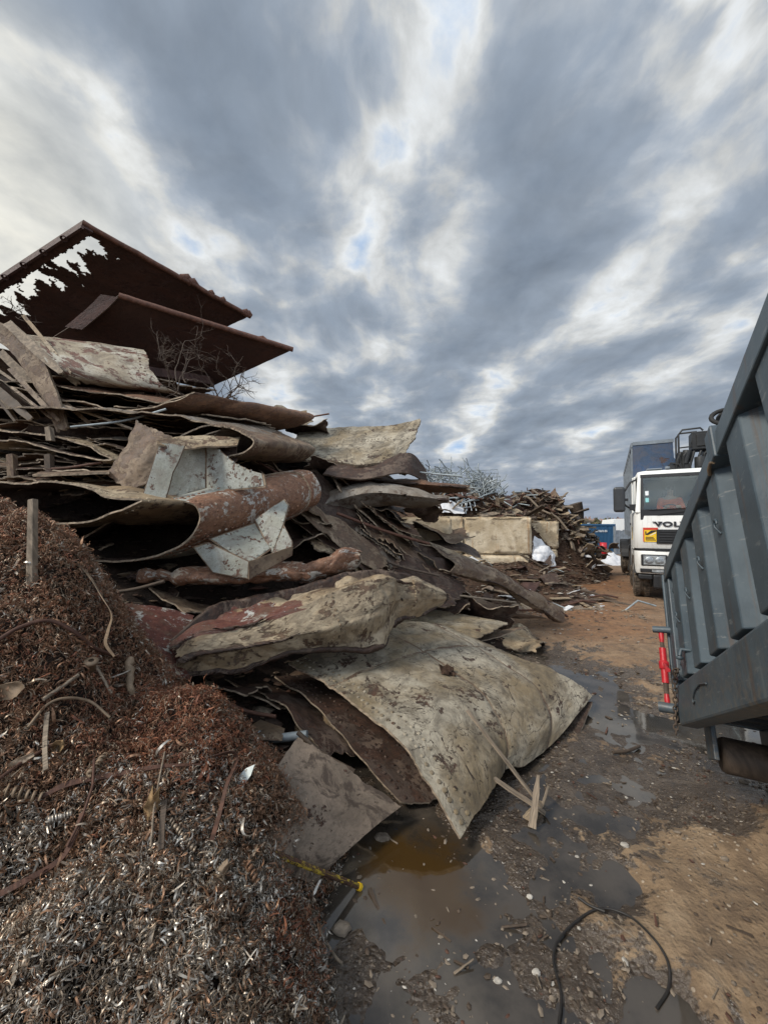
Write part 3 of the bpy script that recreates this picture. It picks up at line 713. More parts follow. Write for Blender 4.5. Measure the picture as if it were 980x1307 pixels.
# ------------------------------------------------------------------ reeds / scrub beyond the yard
def leaf_cloud(mb, centres, size, n, mat, spread):
    k = len(centres); c = np.repeat(centres, n, 0) + RNG.normal(size=(k * n, 3)) * spread
    d = RNG.normal(size=(k * n, 3)); d[:, 2] = np.abs(d[:, 2]) + .4; d /= np.linalg.norm(d, axis=1)[:, None]
    e = np.cross(d, RNG.normal(size=(k * n, 3))); e /= np.linalg.norm(e, axis=1)[:, None]
    L = size * RNG.uniform(.5, 1.4, (k * n, 1)); w = L * .22
    v = np.stack([c - e * w, c + e * w, c + d * L + e * w * .4, c + d * L - e * w * .4], 1).reshape(-1, 3)
    f = np.arange(k * n * 4).reshape(-1, 4); mb.add(v, f, mat, None, False)
mb = MB(); xs = np.arange(-70, 130, .55)
for row in range(3):
    cx = xs + RNG.normal(size=len(xs)) * .3; cy = 58 + row * 1.5 + RNG.normal(size=len(xs)) * .5
    hgt = 2.5 + .55 * fbm(np.stack([cx * .2, cy * 0, cx * 0], -1), 3) + row * .12
    for lv in np.linspace(0, 1, 7):
        leaf_cloud(mb, np.stack([cx, cy, -.6 + hgt * lv], 1), .5, 5, 0, (.35, .4, .18))
    leaf_cloud(mb, np.stack([cx, cy, -.6 + hgt], 1), .55, 5, 1, (.35, .4, .2))
top('scrub_hedge', mb, [M['hedge'], M['hedgetip']], 'band of olive reeds with pinkish plumes along the far edge of the yard', 'scrub', kind='stuff', recentre=False)
mb = MB(); mb.box(-70, 130, 58.6, 60.5, -.9, 1.2); top('hedge_earth_bank', mb, M['swarfbed'], kind='structure', recentre=False)
# ------------------------------------------------------------------ the great heap of plates
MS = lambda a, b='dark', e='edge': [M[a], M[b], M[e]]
def plate(name, label, cat, ctrl, mats, group=None, **kw):
    mb = sheet(ctrl, **kw); return top(name, mb, mats, label, cat, group)
def foil(loops, **kw):
    return sheet(loops, closed=True, **kw)

# the packed mass everything lies on
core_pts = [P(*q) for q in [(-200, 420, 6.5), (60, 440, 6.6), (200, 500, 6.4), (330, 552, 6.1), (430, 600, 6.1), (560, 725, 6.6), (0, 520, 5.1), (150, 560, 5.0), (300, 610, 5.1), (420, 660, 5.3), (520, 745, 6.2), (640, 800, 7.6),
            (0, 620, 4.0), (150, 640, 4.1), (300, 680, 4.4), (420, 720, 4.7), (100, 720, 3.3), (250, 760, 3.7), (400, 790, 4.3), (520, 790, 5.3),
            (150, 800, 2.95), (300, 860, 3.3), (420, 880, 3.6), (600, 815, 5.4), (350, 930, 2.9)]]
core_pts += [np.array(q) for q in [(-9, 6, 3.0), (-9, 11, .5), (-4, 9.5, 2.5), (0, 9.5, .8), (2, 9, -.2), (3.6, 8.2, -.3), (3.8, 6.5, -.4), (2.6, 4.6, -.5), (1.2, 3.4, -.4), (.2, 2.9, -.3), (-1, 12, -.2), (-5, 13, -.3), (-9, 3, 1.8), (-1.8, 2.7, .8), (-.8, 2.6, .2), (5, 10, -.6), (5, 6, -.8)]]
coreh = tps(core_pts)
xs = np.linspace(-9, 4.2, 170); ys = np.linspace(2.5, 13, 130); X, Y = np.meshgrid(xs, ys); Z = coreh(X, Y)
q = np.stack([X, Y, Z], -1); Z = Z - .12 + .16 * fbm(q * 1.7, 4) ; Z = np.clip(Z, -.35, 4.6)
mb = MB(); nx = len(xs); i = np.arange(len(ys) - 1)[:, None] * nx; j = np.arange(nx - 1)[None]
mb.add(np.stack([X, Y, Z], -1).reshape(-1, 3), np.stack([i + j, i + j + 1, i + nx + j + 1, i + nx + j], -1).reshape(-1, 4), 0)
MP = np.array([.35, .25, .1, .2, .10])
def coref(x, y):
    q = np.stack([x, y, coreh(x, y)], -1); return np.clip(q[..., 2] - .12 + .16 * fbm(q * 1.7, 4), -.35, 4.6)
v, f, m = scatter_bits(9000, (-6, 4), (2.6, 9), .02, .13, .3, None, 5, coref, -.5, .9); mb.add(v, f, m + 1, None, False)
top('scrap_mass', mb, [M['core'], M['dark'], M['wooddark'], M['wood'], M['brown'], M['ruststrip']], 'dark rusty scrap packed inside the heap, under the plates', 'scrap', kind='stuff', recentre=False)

# --- the two flat plates on top
def hole_top(s, t, p):
    n = fbm(np.stack([s * 15 + t * 6, t * 5, s * 0 + 2], -1), 4, .6); m = fbm(np.stack([s * 40, t * 12, s * 0 + 7], -1), 3, .6)
    return (t > .075 + .02 * m) & (s > .02) & (s < .95) & (n * .85 + m * .22 + (.155 - t) * 3.4 > .0)
A, B, D = P(105, 284, 5.0), P(320, 404, 6.5), P(-75, 402, 5.95)
t1 = thing('ragged_top_plate', 'topmost dark rusted plate with ragged torn holes along its left edge', 'steel plate', (A + B + D + (B + D - A)) / 4)
lerp = lambda a, b, t: a + (b - a) * t
C = B + D - A
rows = [[lerp(lerp(D, A, s), lerp(C, B, s), t) for s in (0, .33, .66, 1)] for t in (0, .33, .66, 1)]
mb = sheet(rows, nu=150, nv=170, th=.014, amp=((.05, .6), (.012, 4)), crease=((.03, .7),), rag=(0, .015, .01, .006), hole=hole_top, seed=1)
part('plate', mb, MS('darkred', 'darkred', 'edgedark'), t1, True)
n1 = np.cross(B - A, D - A); n1 = n1 / np.linalg.norm(n1); n1 = n1 if n1[2] > 0 else -n1
mb = MB(); ed = (A - D) / np.linalg.norm(A - D); wv = (B - A) / np.linalg.norm(B - A) * .13; mb.hexa([D - n1 * .07, A - n1 * .07, A + wv - n1 * .07, D + wv - n1 * .07], [D + n1 * .07, A + n1 * .07, A + wv * .7 + n1 * .06, D + wv * .7 + n1 * .06]); mb.hexa([D - n1 * .10, A - n1 * .10, A + wv * .25 - n1 * .10, D + wv * .25 - n1 * .10], [D - n1 * .0701, A - n1 * .0701, A + wv * .25 - n1 * .0701, D + wv * .25 - n1 * .0701])
for k in range(7):
    c = lerp(D, A, .12 + k * .13); mb.lathe([(.045, -.12), (.045, -.105), (.02, -.10)], c, n1, 10)
part('edge_rail', mb, M['darkred'], t1, True)
mb = MB(); tb = (B - A) / np.linalg.norm(B - A); ib = np.cross(n1, tb); pts = [lerp(A, B, t) + n1 * .03 * noise3(np.array([[t * 9, 1, 2]]))[0] for t in np.linspace(0, 1, 30)]
mb.tube(pts, .034 + .003 * RNG.random(30), 6); 
for t, r in ((.56, .09), (.60, .07), (.965, .05), (.985, .05), (.8, .03), (.72, .035)):
    mb.tube([lerp(A, B, t) - tb * r, lerp(A, B, t) + n1 * r * .9, lerp(A, B, t) + tb * r + n1 * .02], [.05, .06, .03], 6)
part('rim', mb, M['rimred'], t1, True)
A2, B2, C2 = P(152, 377, 4.83), P(374, 446, 5.67), P(262, 497, 6.29); D2 = A2 + C2 - B2
t2 = thing('flanged_roof_plate', 'dark red flat plate with a bent side flange, pointing right below the topmost plate', 'steel plate', (A2 + B2 + C2 + D2) / 4)
rows = [[lerp(lerp(D2, A2, s), lerp(C2, B2, s), t) for s in (0, .33, .66, 1)] for t in (0, .33, .66, 1)]
mb = sheet(rows, nu=70, nv=80, th=.016, amp=((.02, .8), (.004, 6)), rag=(0, .004, .004, .004), seed=2)
part('plate', mb, MS('darkred', 'darkred', 'edgedark'), t2, True)
n2 = np.cross(B2 - A2, D2 - A2); n2 = n2 / np.linalg.norm(n2); n2 = n2 if n2[2] > 0 else -n2
mb = MB(); pts = [lerp(A2, B2, t) + n2 * .012 * noise3(np.array([[t * 13, 4, 2]]))[0] for t in np.linspace(0, 1.0, 24)]
mb.tube(pts, .03, 6, 0, True, 1.2); mb.tube([lerp(A2, B2, .77), lerp(A2, B2, .8) + n2 * .05, lerp(A2, B2, .83)], .03, 6)
part('rim', mb, M['rimred'], t2, True)
mb = sheet([[P(151, 379, 4.81), P(134, 396, 4.92), P(104, 421, 5.1)], [P(129, 375, 4.86), P(112, 392, 4.98), P(82, 417, 5.16)]], nu=30, nv=16, th=.02, amp=((.006, 3),), rag=(.01, .03, .01, .02), seed=3)
part('side_flange', mb, MS('darkred', 'darkred', 'edgedark'), t2, True)
# props under the top plates
for q, lab in (([(40, 430, 5.6), (60, 470, 5.7)], 0), ([(160, 465, 5.9), (250, 492, 6.1)], 1)):
    pass
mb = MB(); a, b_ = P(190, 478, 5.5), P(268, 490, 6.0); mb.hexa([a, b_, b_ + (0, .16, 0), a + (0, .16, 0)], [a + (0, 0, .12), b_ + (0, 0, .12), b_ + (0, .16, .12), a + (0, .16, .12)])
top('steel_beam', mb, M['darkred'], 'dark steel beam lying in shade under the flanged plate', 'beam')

# --- half pipe and stacked hollow tubes, left to middle
plate('half_pipe_shell', 'curved pipe shell with white flakes over red rust, below the two top plates', 'steel shell',
      [PP([(18, 424, 4.75), (30, 432, 4.5), (52, 455, 4.35), (85, 480, 4.4), (110, 492, 4.6)]),
       PP([(95, 434, 4.85), (105, 446, 4.6), (125, 470, 4.45), (160, 492, 4.5), (180, 500, 4.7)]),
       PP([(186, 447, 4.95), (191, 460, 4.72), (200, 480, 4.6), (214, 495, 4.62), (232, 504, 4.75)])], MS('halfpipe'), nu=60, nv=70, th=.014, amp=((.03, 1.5), (.008, 7)), rag=(.05, .04, .01, .03), seed=4,
      rivets=(('t', .93, .05, .95, 16, .013, 1),))
def stack_tube(label, A_, B_, mats, seed, mid=None, th=.014, amp=((.035, 1.4), (.010, 7), (.004, 18)), riv=True, nu=130, nv=70, rag=(.03, .05), **kw):
    loops = [PP(A_)] + ([PP(mid)] if mid is not None else []) + [PP(B_) if not isinstance(B_, np.ndarray) else B_]
    rv = (('t', .05, 0, 1, 60, .012, 1),) if riv else ()
    mb = foil(loops, nu=nu, nv=nv, th=th, amp=amp, crease=((.03, 1.3),), ragf=9, rag=(*rag, 0, 0), seed=seed, rivets=rv, **kw)
    return top('flattened_tube', mb, mats, label, 'steel tube')
stack_tube('long flattened tube, brown outside, directly under the half pipe shell',
    [(-60, 482, 4.6), (40, 487, 4.5), (120, 498, 4.4), (190, 509, 4.35), (222, 506, 4.3), (247, 497, 4.28), (225, 513, 4.25), (190, 520, 4.3), (140, 522, 4.35), (70, 509, 4.45), (12, 494, 4.55), (-60, 490, 4.65)],
    [(140, 496, 6.5), (200, 500, 6.3), (260, 503, 6.1), (320, 512, 5.8), (370, 521, 5.55), (406, 532, 5.4), (380, 547, 5.4), (330, 553, 5.55), (280, 553, 5.8), (230, 545, 6.1), (180, 530, 6.4), (140, 515, 6.5)], MS('rusty'), 5)
stack_tube('wide flattened tube with a dark gaping end, third layer down on the left',
    [(-60, 524, 4.35), (30, 519, 4.2), (100, 520, 4.1), (170, 524, 4.05), (225, 528, 4.0), (262, 537, 3.98), (287, 547, 3.98), (262, 556, 3.95), (215, 572, 3.95), (150, 590, 4.0), (50, 600, 4.1), (-60, 592, 4.3)],
    [(160, 522, 6.1), (210, 524, 5.9), (260, 528, 5.7), (310, 536, 5.4), (355, 548, 5.2), (397, 572, 5.0), (372, 586, 5.0), (330, 592, 5.1), (280, 592, 5.4), (230, 580, 5.7), (190, 560, 6), (160, 540, 6.1)], MS('greysteel'), 6)
stack_tube('small brown tube with a round open end, right of the standing brown plate',
    [(226, 558, 3.85), (244, 547, 3.87), (265, 541, 3.9), (290, 545, 3.87), (312, 554, 3.83), (324, 563, 3.8), (312, 577, 3.8), (290, 583, 3.82), (268, 585, 3.85), (245, 582, 3.87), (232, 574, 3.87), (226, 566, 3.86)],
    [(300, 545, 5.2), (320, 545, 5.15), (340, 548, 5.1), (362, 552, 5.05), (385, 561, 4.95), (403, 573, 4.9), (388, 588, 4.9), (365, 592, 4.95), (340, 592, 5), (322, 584, 5.1), (308, 572, 5.2), (300, 558, 5.2)], MS('brown'), 7)
A_ = [(-60, 541, 4.2), (0, 548, 4.1), (60, 553, 4), (110, 570, 3.9), (143, 586, 3.85), (110, 585, 3.85), (60, 574, 3.9), (20, 566, 4), (-60, 563, 4.15)]
stack_tube('thin crushed tube with pale lips at the far left, above the wide open one', A_, shift_loop(PP(A_), (.7, 1.3, -.1), .9), MS('tan', 'dark'), 8)
A_ = [(-60, 617, 3.3), (0, 614, 3.2), (60, 611, 3.12), (110, 621, 3.05), (150, 632, 3.0), (182, 636, 3.0), (172, 645, 2.98), (140, 660, 3.05), (90, 669, 3.12), (30, 673, 3.2), (-60, 672, 3.3)]
stack_tube('wide flattened tube with a pale upper lip, left of the white bracket', A_, shift_loop(PP(A_), (.55, 1.2, .0), .95), MS('tan', 'dark'), 9, amp=((.03, 1.8), (.008, 7)))
plate('thin_plate_strip', 'thin grey plate edge sticking out just above the wide tube with the pale lip', 'steel plate',
      [PP([(40, 606, 3.5), (90, 604, 3.5), (140, 603, 3.55)]), PP([(60, 600, 4.2), (105, 599, 4.2), (150, 598, 4.2)])], MS('brown'), nu=30, nv=20, th=.02, amp=((.02, 2),), seed=10)
plate('upright_brown_plate', 'rough brown plate standing on edge behind the white bracket', 'steel plate',
      [PP([(172, 534, 3.75), (196, 545, 3.72), (228, 562, 3.75)]), PP([(152, 580, 3.7), (182, 590, 3.6), (226, 592, 3.7)]), PP([(136, 606, 3.65), (160, 624, 3.55), (200, 612, 3.6)])], MS('brown', 'brown'), nu=50, nv=50, th=.02, amp=((.04, 2.5), (.015, 8)), rag=(.06, .08, .06, .06), seed=11)

# --- the riveted tube with white brackets
noseA = [(251, 650, 3.3), (253, 667, 3.3), (238, 690, 3.32), (205, 708, 3.35), (160, 717, 3.4), (115, 717, 3.45), (85, 712, 3.5), (70, 704, 3.55), (72, 697, 3.55), (100, 688, 3.5), (135, 667, 3.45), (175, 648, 3.4), (215, 640, 3.35), (240, 642, 3.3)]
noseM = [(336, 626, 3.85), (343, 645, 3.85), (335, 668, 3.88), (305, 690, 3.92), (270, 702, 4.0), (230, 706, 4.1), (195, 704, 4.15), (170, 692, 4.2), (166, 676, 4.2), (180, 655, 4.15), (215, 638, 4.05), (255, 626, 3.97), (290, 618, 3.9), (320, 617, 3.86)]
noseB = [(401, 602, 4.4), (412, 622, 4.4), (408, 640, 4.4), (388, 654, 4.43), (360, 662, 4.5), (330, 668, 4.56), (300, 668, 4.65), (275, 660, 4.7), (262, 648, 4.74), (272, 634, 4.7), (300, 620, 4.6), (330, 610, 4.52), (360, 602, 4.45), (385, 598, 4.42)]
tb_ = thing('riveted_wing_tube', 'big riveted tube with a gaping dark mouth, rust brown nose and two white brackets', 'steel tube', P(200, 717, 3.6))
def nose_mat(s, t):
    n = fbm(np.stack([np.cos(s * 6.283) * 2, np.sin(s * 6.283) * 2, t * 4], -1), 3) * .03
    r = ((s + n > .955) | (s + n < .14) | ((t > .62) & (s + n > .9)) | (t > .8)); return np.where(r, 0, 3)
mb = foil([PP(noseA), PP(noseM), PP(noseB)], nu=160, nv=90, th=.016, amp=((.02, 1.6), (.006, 8)), rag=(.008, .02, 0, 0), seed=12, matf=nose_mat,
          rivets=(('t', .035, 0, 1, 76, .013, 1), ('t', .06, 0, 1, 76, .011, -1), ('s', .135, .05, .95, 22, .017, 1), ('s', .08, .05, .95, 22, .015, 1), ('s', .93, .05, .6, 15, .017, 1), ('t', .12, 0, .2, 12, .015, 1)))
part('tube_shell', mb, MS('rustnose', 'dark', 'edge') + [M['white']], tb_, True)
mb = foil([shift_loop(lerp(PP(noseM), PP(noseB), k), (0, 0, 0), 1.03) for k in (.72, .78)], nu=100, nv=6, th=.03, amp=((.004, 6),), rag=(.02, .02, 0, 0), seed=13)
part('collar', mb, MS('rustnose'), tb_, True)
toc = lambda poly: (np.array([0, 0, CAMH]) - np.mean(poly, 0))
def bracket(spec, parent):
    for nm, pts, m in spec:
        poly = PP(pts); c = poly.mean(0); nn = np.linalg.svd(poly - c)[2][2]; nn = nn * np.sign(np.dot(nn, toc(poly)) or 1)
        poly = poly - np.outer((poly - c) @ nn, nn)
        c = poly.mean(0); mb = MB(); mb.prism(poly, nn, .014, 1)
        jit = .93
        mb.prism(c + (poly - c) * jit + nn * .003, nn, .0028, 0)
        if nm in ('gusset', 'web_plate'):
            for k in range(len(poly)):
                a, b_ = poly[k] * .84 + c * .16, poly[(k + 1) % len(poly)] * .84 + c * .16
                L = np.linalg.norm(b_ - a)
                if nm == 'web_plate' and k not in (0, len(poly) - 2, len(poly) - 1): continue
                for t in np.arange(.05, L - .02, .085): dome(mb, a + (b_ - a) * t / L + nn * .001, nn, .016, 0, np.array([t, k]))
        part(nm, mb, [M[m], M['brown']], parent, True)
br = bpy.data.objects.new('bracket', None); COL.objects.link(br); br.parent = tb_; br['label'] = 'upper white bracket with brown flange'
bracket([('side_plate', [(179, 642, 3.38), (203, 563, 3.40), (220, 564, 3.42), (237, 567, 3.44), (228, 590, 3.43), (221, 603, 3.42), (216, 622, 3.41), (211, 638, 3.40)], 'white'),
         ('web_plate', [(200, 640, 3.60), (205, 600, 3.64), (215, 566, 3.66), (264, 566, 3.80), (264, 624, 3.78), (232, 634, 3.68)], 'white'),
         ('gusset', [(262, 626, 3.78), (262, 567, 3.80), (272, 567, 3.76), (284, 578, 3.71), (300, 591, 3.65), (318, 600, 3.58), (337, 605, 3.52), (340, 622, 3.50), (300, 626, 3.64)], 'white'),
         ('back_plate', [(276, 568, 3.86), (302, 565, 3.95), (303, 588, 3.9), (296, 592, 3.85)], 'dark')], br)
mb = sheet([PP([(200, 562, 3.45), (228, 556, 3.68), (268, 556, 3.85), (307, 558, 4.0)]), PP([(200, 566, 3.36), (228, 573, 3.46), (265, 570, 3.62), (303, 568, 3.80)])], nu=40, nv=10, th=.016, amp=((.012, 4),), seed=14, rag=(.03, .05, .01, .01)); part('top_flange', mb, MS('tan', 'brown'), br, True)
br = bpy.data.objects.new('bracket', None); COL.objects.link(br); br.parent = tb_; br['label'] = 'lower white bracket hanging under the tube'
bracket([('side_plate', [(243, 698, 3.38), (268, 692, 3.42), (318, 717, 3.28), (318, 739, 3.28), (298, 736, 3.32), (272, 731, 3.36)], 'white'),
         ('web_plate', [(266, 690, 3.45), (326, 664, 3.75), (346, 705, 3.6), (317, 718, 3.32)], 'white'),
         ('gusset', [(325, 664, 3.72), (344, 648, 3.7), (362, 636, 3.68), (370, 645, 3.68), (362, 670, 3.62), (347, 708, 3.55)], 'white'),
         ('end_plate', [(347, 707, 3.54), (362, 670, 3.6), (374, 692, 3.55), (372, 702, 3.5)], 'white'),
         ('rim_plate', [(317, 717, 3.27), (374, 697, 3.5), (373, 709, 3.5), (318, 740, 3.27)], 'brown')], br)

# --- crumpled bodies in the middle
mb = foil(tube_loops([(165, 730, 744, 3.55, .05), (185, 722, 750, 3.5, .10), (230, 722, 750, 3.5, .14), (300, 724, 748, 3.55, .15), (370, 712, 748, 3.7, .17), (415, 708, 743, 3.8, .17), (440, 697, 733, 3.9, .15), (462, 699, 722, 4.0, .10)], 16),
          nu=90, nv=120, th=.016, amp=((.03, 2.2), (.012, 6), (.006, 16)), crease=((.05, 1.7), (.025, 4)), rag=(.03, .05, 0, 0), seed=15, rivets=(('s', .2, .1, .95, 24, .012, 1),))
top('crumpled_pipe', mb, MS('rustnose', 'dark'), 'long crumpled rusty pipe lying under the lower white bracket', 'steel pipe')
st = [(205, 826, 874, 2.72, .06), (220, 818, 874, 2.73, .10), (245, 797, 868, 2.8, .16), (290, 768, 862, 2.95, .22), (345, 755, 854, 3.1, .24), (395, 742, 836, 3.27, .25), (435, 731, 838, 3.42, .26), (475, 726, 832, 3.55, .24), (500, 731, 806, 3.7, .2), (535, 742, 788, 3.92, .11), (573, 758, 768, 4.15, .02)]
def dent_mat(s, t):
    n = fbm(np.stack([np.cos(s * 6.283) * 1.5, np.sin(s * 6.283) * 1.5, t * 5], -1), 4)
    return np.where(((s < .24) | (s > .97)) & (n * .3 + .30 - t > 0), 3, 0)
sect = [[(206, 822, 2.95), (217, 827, 2.74), (231, 850, 2.70), (219, 876, 2.73), (198, 868, 2.95)],
        [(262, 775, 3.2), (250, 804, 2.86), (247, 838, 2.74), (250, 868, 2.80), (285, 860, 3.1)],
        [(302, 762, 3.4), (312, 792, 3.0), (312, 828, 2.90), (313, 863, 2.95), (330, 850, 3.3)],
        [(372, 749, 3.55), (378, 774, 3.15), (382, 812, 3.04), (378, 842, 3.1), (392, 830, 3.45)],
        [(430, 732, 3.7), (432, 752, 3.36), (440, 798, 3.22), (434, 838, 3.26), (450, 815, 3.6)],
        [(475, 725, 3.85), (487, 737, 3.55), (490, 775, 3.46), (486, 832, 3.38), (497, 805, 3.75)],
        [(512, 730, 3.95), (517, 740, 3.76), (520, 765, 3.70), (511, 797, 3.68), (518, 790, 3.9)],
        [(543, 742, 4.05), (546, 748, 3.93), (549, 765, 3.90), (543, 785, 3.9), (546, 780, 4.05)],
        [(572, 758, 4.18), (574, 760, 4.15), (575, 763, 4.15), (573, 767, 4.15), (572, 765, 4.18)]]
mb = foil([PP(q) for q in sect], lin=True, nu=150, nv=190, th=.016, amp=((.02, 1.3), (.008, 3.5), (.004, 11), (.002, 30)), crease=((.055, 1.25), (.02, 2.8), (.006, 7)), rag=(.05, .0, 0, 0), ragf=9, seed=16, matf=dent_mat,
          rivets=(('t', .47, .2, .5, 12, .013, 1), ('t', .80, .15, .5, 12, .013, 1)))
top('crushed_tank_shell', mb, MS('tan', 'dark') + [M['redwhite']], 'big dented tan shell with a torn open left end, lying on the large pale plate', 'steel shell')
plate('folded_red_sheet', 'folded red lead sheet with white paint flakes, half buried beside the swarf heap', 'steel sheet',
      [PP([(50, 745, 2.75), (112, 772, 2.78), (165, 768, 3.1), (250, 785, 3.3)]), PP([(85, 825, 2.5), (150, 815, 2.55), (195, 815, 2.85), (245, 822, 3.1)]), PP([(130, 890, 2.28), (192, 869, 2.36), (216, 864, 2.55), (245, 868, 2.8)])],
      MS('redwhite', 'darkred'), nu=60, nv=60, th=.014, amp=((.03, 2), (.006, 8)), rag=(.04, .04, .02, .02), seed=17)

# --- the large pale plate and its lower leaf
bp = thing('large_pale_plate', 'large pale cracked plate folded double, sloping from the heap down to the puddle', 'steel plate', P(585, 1040, 2.6))
c0 = [(365, 846, 3.45), (420, 873, 3.05), (480, 920, 2.72), (540, 985, 2.4), (586, 1073, 2.17)]
c1 = [(430, 820, 3.9), (500, 853, 3.45), (560, 903, 2.98), (605, 960, 2.62), (630, 1016, 2.46)]
c2 = [(490, 798, 4.35), (560, 836, 3.85), (615, 882, 3.4), (648, 930, 3.02), (652, 972, 2.80)]
c3 = [(545, 795, 4.75), (612, 828, 4.25), (668, 868, 3.75), (700, 912, 3.35), (690, 972, 2.98)]
c4 = [(592, 808, 4.95), (652, 834, 4.5), (702, 854, 4.15), (737, 870, 4.0), (758, 886, 3.85)]
rows = polysmooth([PP(c) for c in (c0, c1, c2, c3, c4)], keep=.5)
def seam_mat(s, t):
    w = .012 * noise3(np.stack([s * 4, t * 4, s * 0], -1))
    return np.where((np.abs(s + w - .30) < .006) | (np.abs(t + w - .47) < .004) | (np.abs(t + w - .78) < .004), 3, 0)
mb = sheet(rows, nu=150, nv=150, th=.018, amp=((.010, 1.1), (.004, 5), (.002, 18)), crease=((.018, .75), (.006, 2.2)), seams=(('s', .30, .014, .012), ('t', .47, .012, .010), ('t', .78, .012, .010), ('s', .66, .09, -.03)), matf=seam_mat, rag=(.010, .008, .008, .006), seed=18, ragf=14,
           rivets=(('t', .035, .02, .98, 34, .016, 1), ('t', .075, .02, .98, 30, .014, 1), ('s', .30, .03, .95, 30, .007, 1), ('t', .5, .02, .9, 30, .006, 1)))
part('upper_leaf', mb, MS('panel', 'dark') + [M['brown']], bp, True)
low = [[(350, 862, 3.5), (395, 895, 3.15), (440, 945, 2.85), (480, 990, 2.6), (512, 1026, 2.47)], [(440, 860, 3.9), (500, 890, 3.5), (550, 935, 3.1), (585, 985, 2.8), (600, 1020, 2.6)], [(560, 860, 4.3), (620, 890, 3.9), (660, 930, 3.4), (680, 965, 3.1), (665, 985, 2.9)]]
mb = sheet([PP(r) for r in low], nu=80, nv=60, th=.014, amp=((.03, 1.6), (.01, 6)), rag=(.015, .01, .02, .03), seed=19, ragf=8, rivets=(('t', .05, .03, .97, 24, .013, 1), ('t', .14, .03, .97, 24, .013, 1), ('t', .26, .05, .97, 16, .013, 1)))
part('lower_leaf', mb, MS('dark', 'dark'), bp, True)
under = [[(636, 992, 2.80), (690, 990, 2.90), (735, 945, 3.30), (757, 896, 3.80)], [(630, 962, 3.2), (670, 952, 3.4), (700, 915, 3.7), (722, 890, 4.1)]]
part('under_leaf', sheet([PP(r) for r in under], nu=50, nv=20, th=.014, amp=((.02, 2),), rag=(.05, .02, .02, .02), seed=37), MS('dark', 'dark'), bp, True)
low2 = [[(300, 868, 3.45), (345, 890, 3.15), (385, 930, 2.9), (410, 965, 2.75)], [(400, 880, 3.7), (430, 900, 3.4), (460, 935, 3.1), (480, 970, 2.95)]]
plate('thin_crumpled_leaf', 'thin dark crumpled leaf of steel under the left edge of the large pale plate', 'steel sheet', [PP(r) for r in low2], MS('dark', 'brown'), nu=50, nv=30, th=.012, amp=((.05, 2.5), (.02, 7)), rag=(.06, .02, .03, .06), seed=20)
plate('cracked_white_plate', 'cracked whitish plate behind the large pale plate, under the dented shell', 'steel plate',
      [PP([(430, 812, 4.3), (500, 812, 4.55), (560, 812, 4.75), (612, 815, 4.85)]), PP([(470, 792, 4.8), (530, 790, 5.0), (590, 796, 5.1), (630, 806, 5.0)]), PP([(490, 779, 5.2), (545, 777, 5.35), (600, 786, 5.4), (651, 796, 5.3)])], MS('panel'), nu=70, nv=50, th=.014, amp=((.02, 1.5), (.006, 6)), rag=(.02, .03, .02, .04), ragf=9, seed=21)
plate('small_tan_plate', 'small tan plate fragment poking out right of the cracked whitish plate', 'steel plate', [PP([(606, 820, 5.0), (640, 812, 5.15)]), PP([(625, 806, 5.4), (672, 799, 5.5)])], MS('brown'), nu=20, nv=16, th=.014, amp=((.015, 4),), rag=(.08,) * 4, seed=22)
plate('flat_ground_plate', 'flat grey brown plate with a broken corner, lying between swarf and puddle', 'steel plate',
      [PP([(318, 1098, 1.66), (335, 1040, 1.9), (350, 985, 2.15), (380, 940, 2.45)]), PP([(355, 1112, 1.74), (382, 1060, 1.95), (400, 1005, 2.2), (425, 966, 2.42)]), PP([(400, 1130, 1.88), (440, 1090, 2.05), (480, 1055, 2.22), (514, 1028, 2.36)])],
      MS('greyplate', 'dark'), nu=70, nv=60, th=.022, amp=((.012, 2), (.003, 12)), rag=(.02, .005, .01, .05), ragf=6, seed=23)

# --- right wing of the heap
plate('leaning_riveted_plate', 'pale riveted plate with a brown curled right edge, leaning against the sky', 'steel plate',
      [PP([(385, 546, 6.3), (440, 545, 6.2), (495, 543, 6.1), (537, 533, 5.95)]), PP([(372, 565, 5.85), (430, 566, 5.75), (490, 564, 5.65), (531, 556, 5.65)]), PP([(360, 586, 5.4), (420, 590, 5.3), (470, 593, 5.2), (512, 588, 5.4)])],
      MS('panel'), nu=100, nv=60, th=.03, amp=((.03, 1.2), (.012, 5)), rag=(.03, .03, .02, .03), ragf=7, seed=24, rivets=(('t', .4, .1, .8, 28, .012, 1), ('t', .46, .1, .8, 28, .012, 1), ('s', .35, .05, .9, 12, .012, 1)))
def tongue(name, label, st, mats, seed, **kw):
    mb = foil(tube_loops(st, 16, 1.9), nu=70, nv=70, th=.018, amp=kw.pop('amp', ((.03, 2), (.012, 6))), crease=((.03, 1.7),), rag=(.03, .06, 0, 0), ragf=8, seed=seed, **kw); return top(name, mb, mats, label, 'steel sheet')
tongue('tongue_plate', 'thin brown tongue of plate pointing right, just below the pale riveted plate', [(430, 602, 622, 5.7, .3), (500, 609, 628, 5.6, .35), (555, 614, 630, 5.5, .3), (600, 620, 627, 5.4, .12)], MS('rusty', 'dark'), 25)
tongue('tongue_plate', 'brown curled tongue of plate pointing right over the grey block', [(410, 630, 662, 5.3, .3), (470, 615, 648, 5.2, .3), (530, 623, 648, 5.1, .3), (574, 634, 644, 5.0, .08)], MS('greysteel', 'dark'), 26)
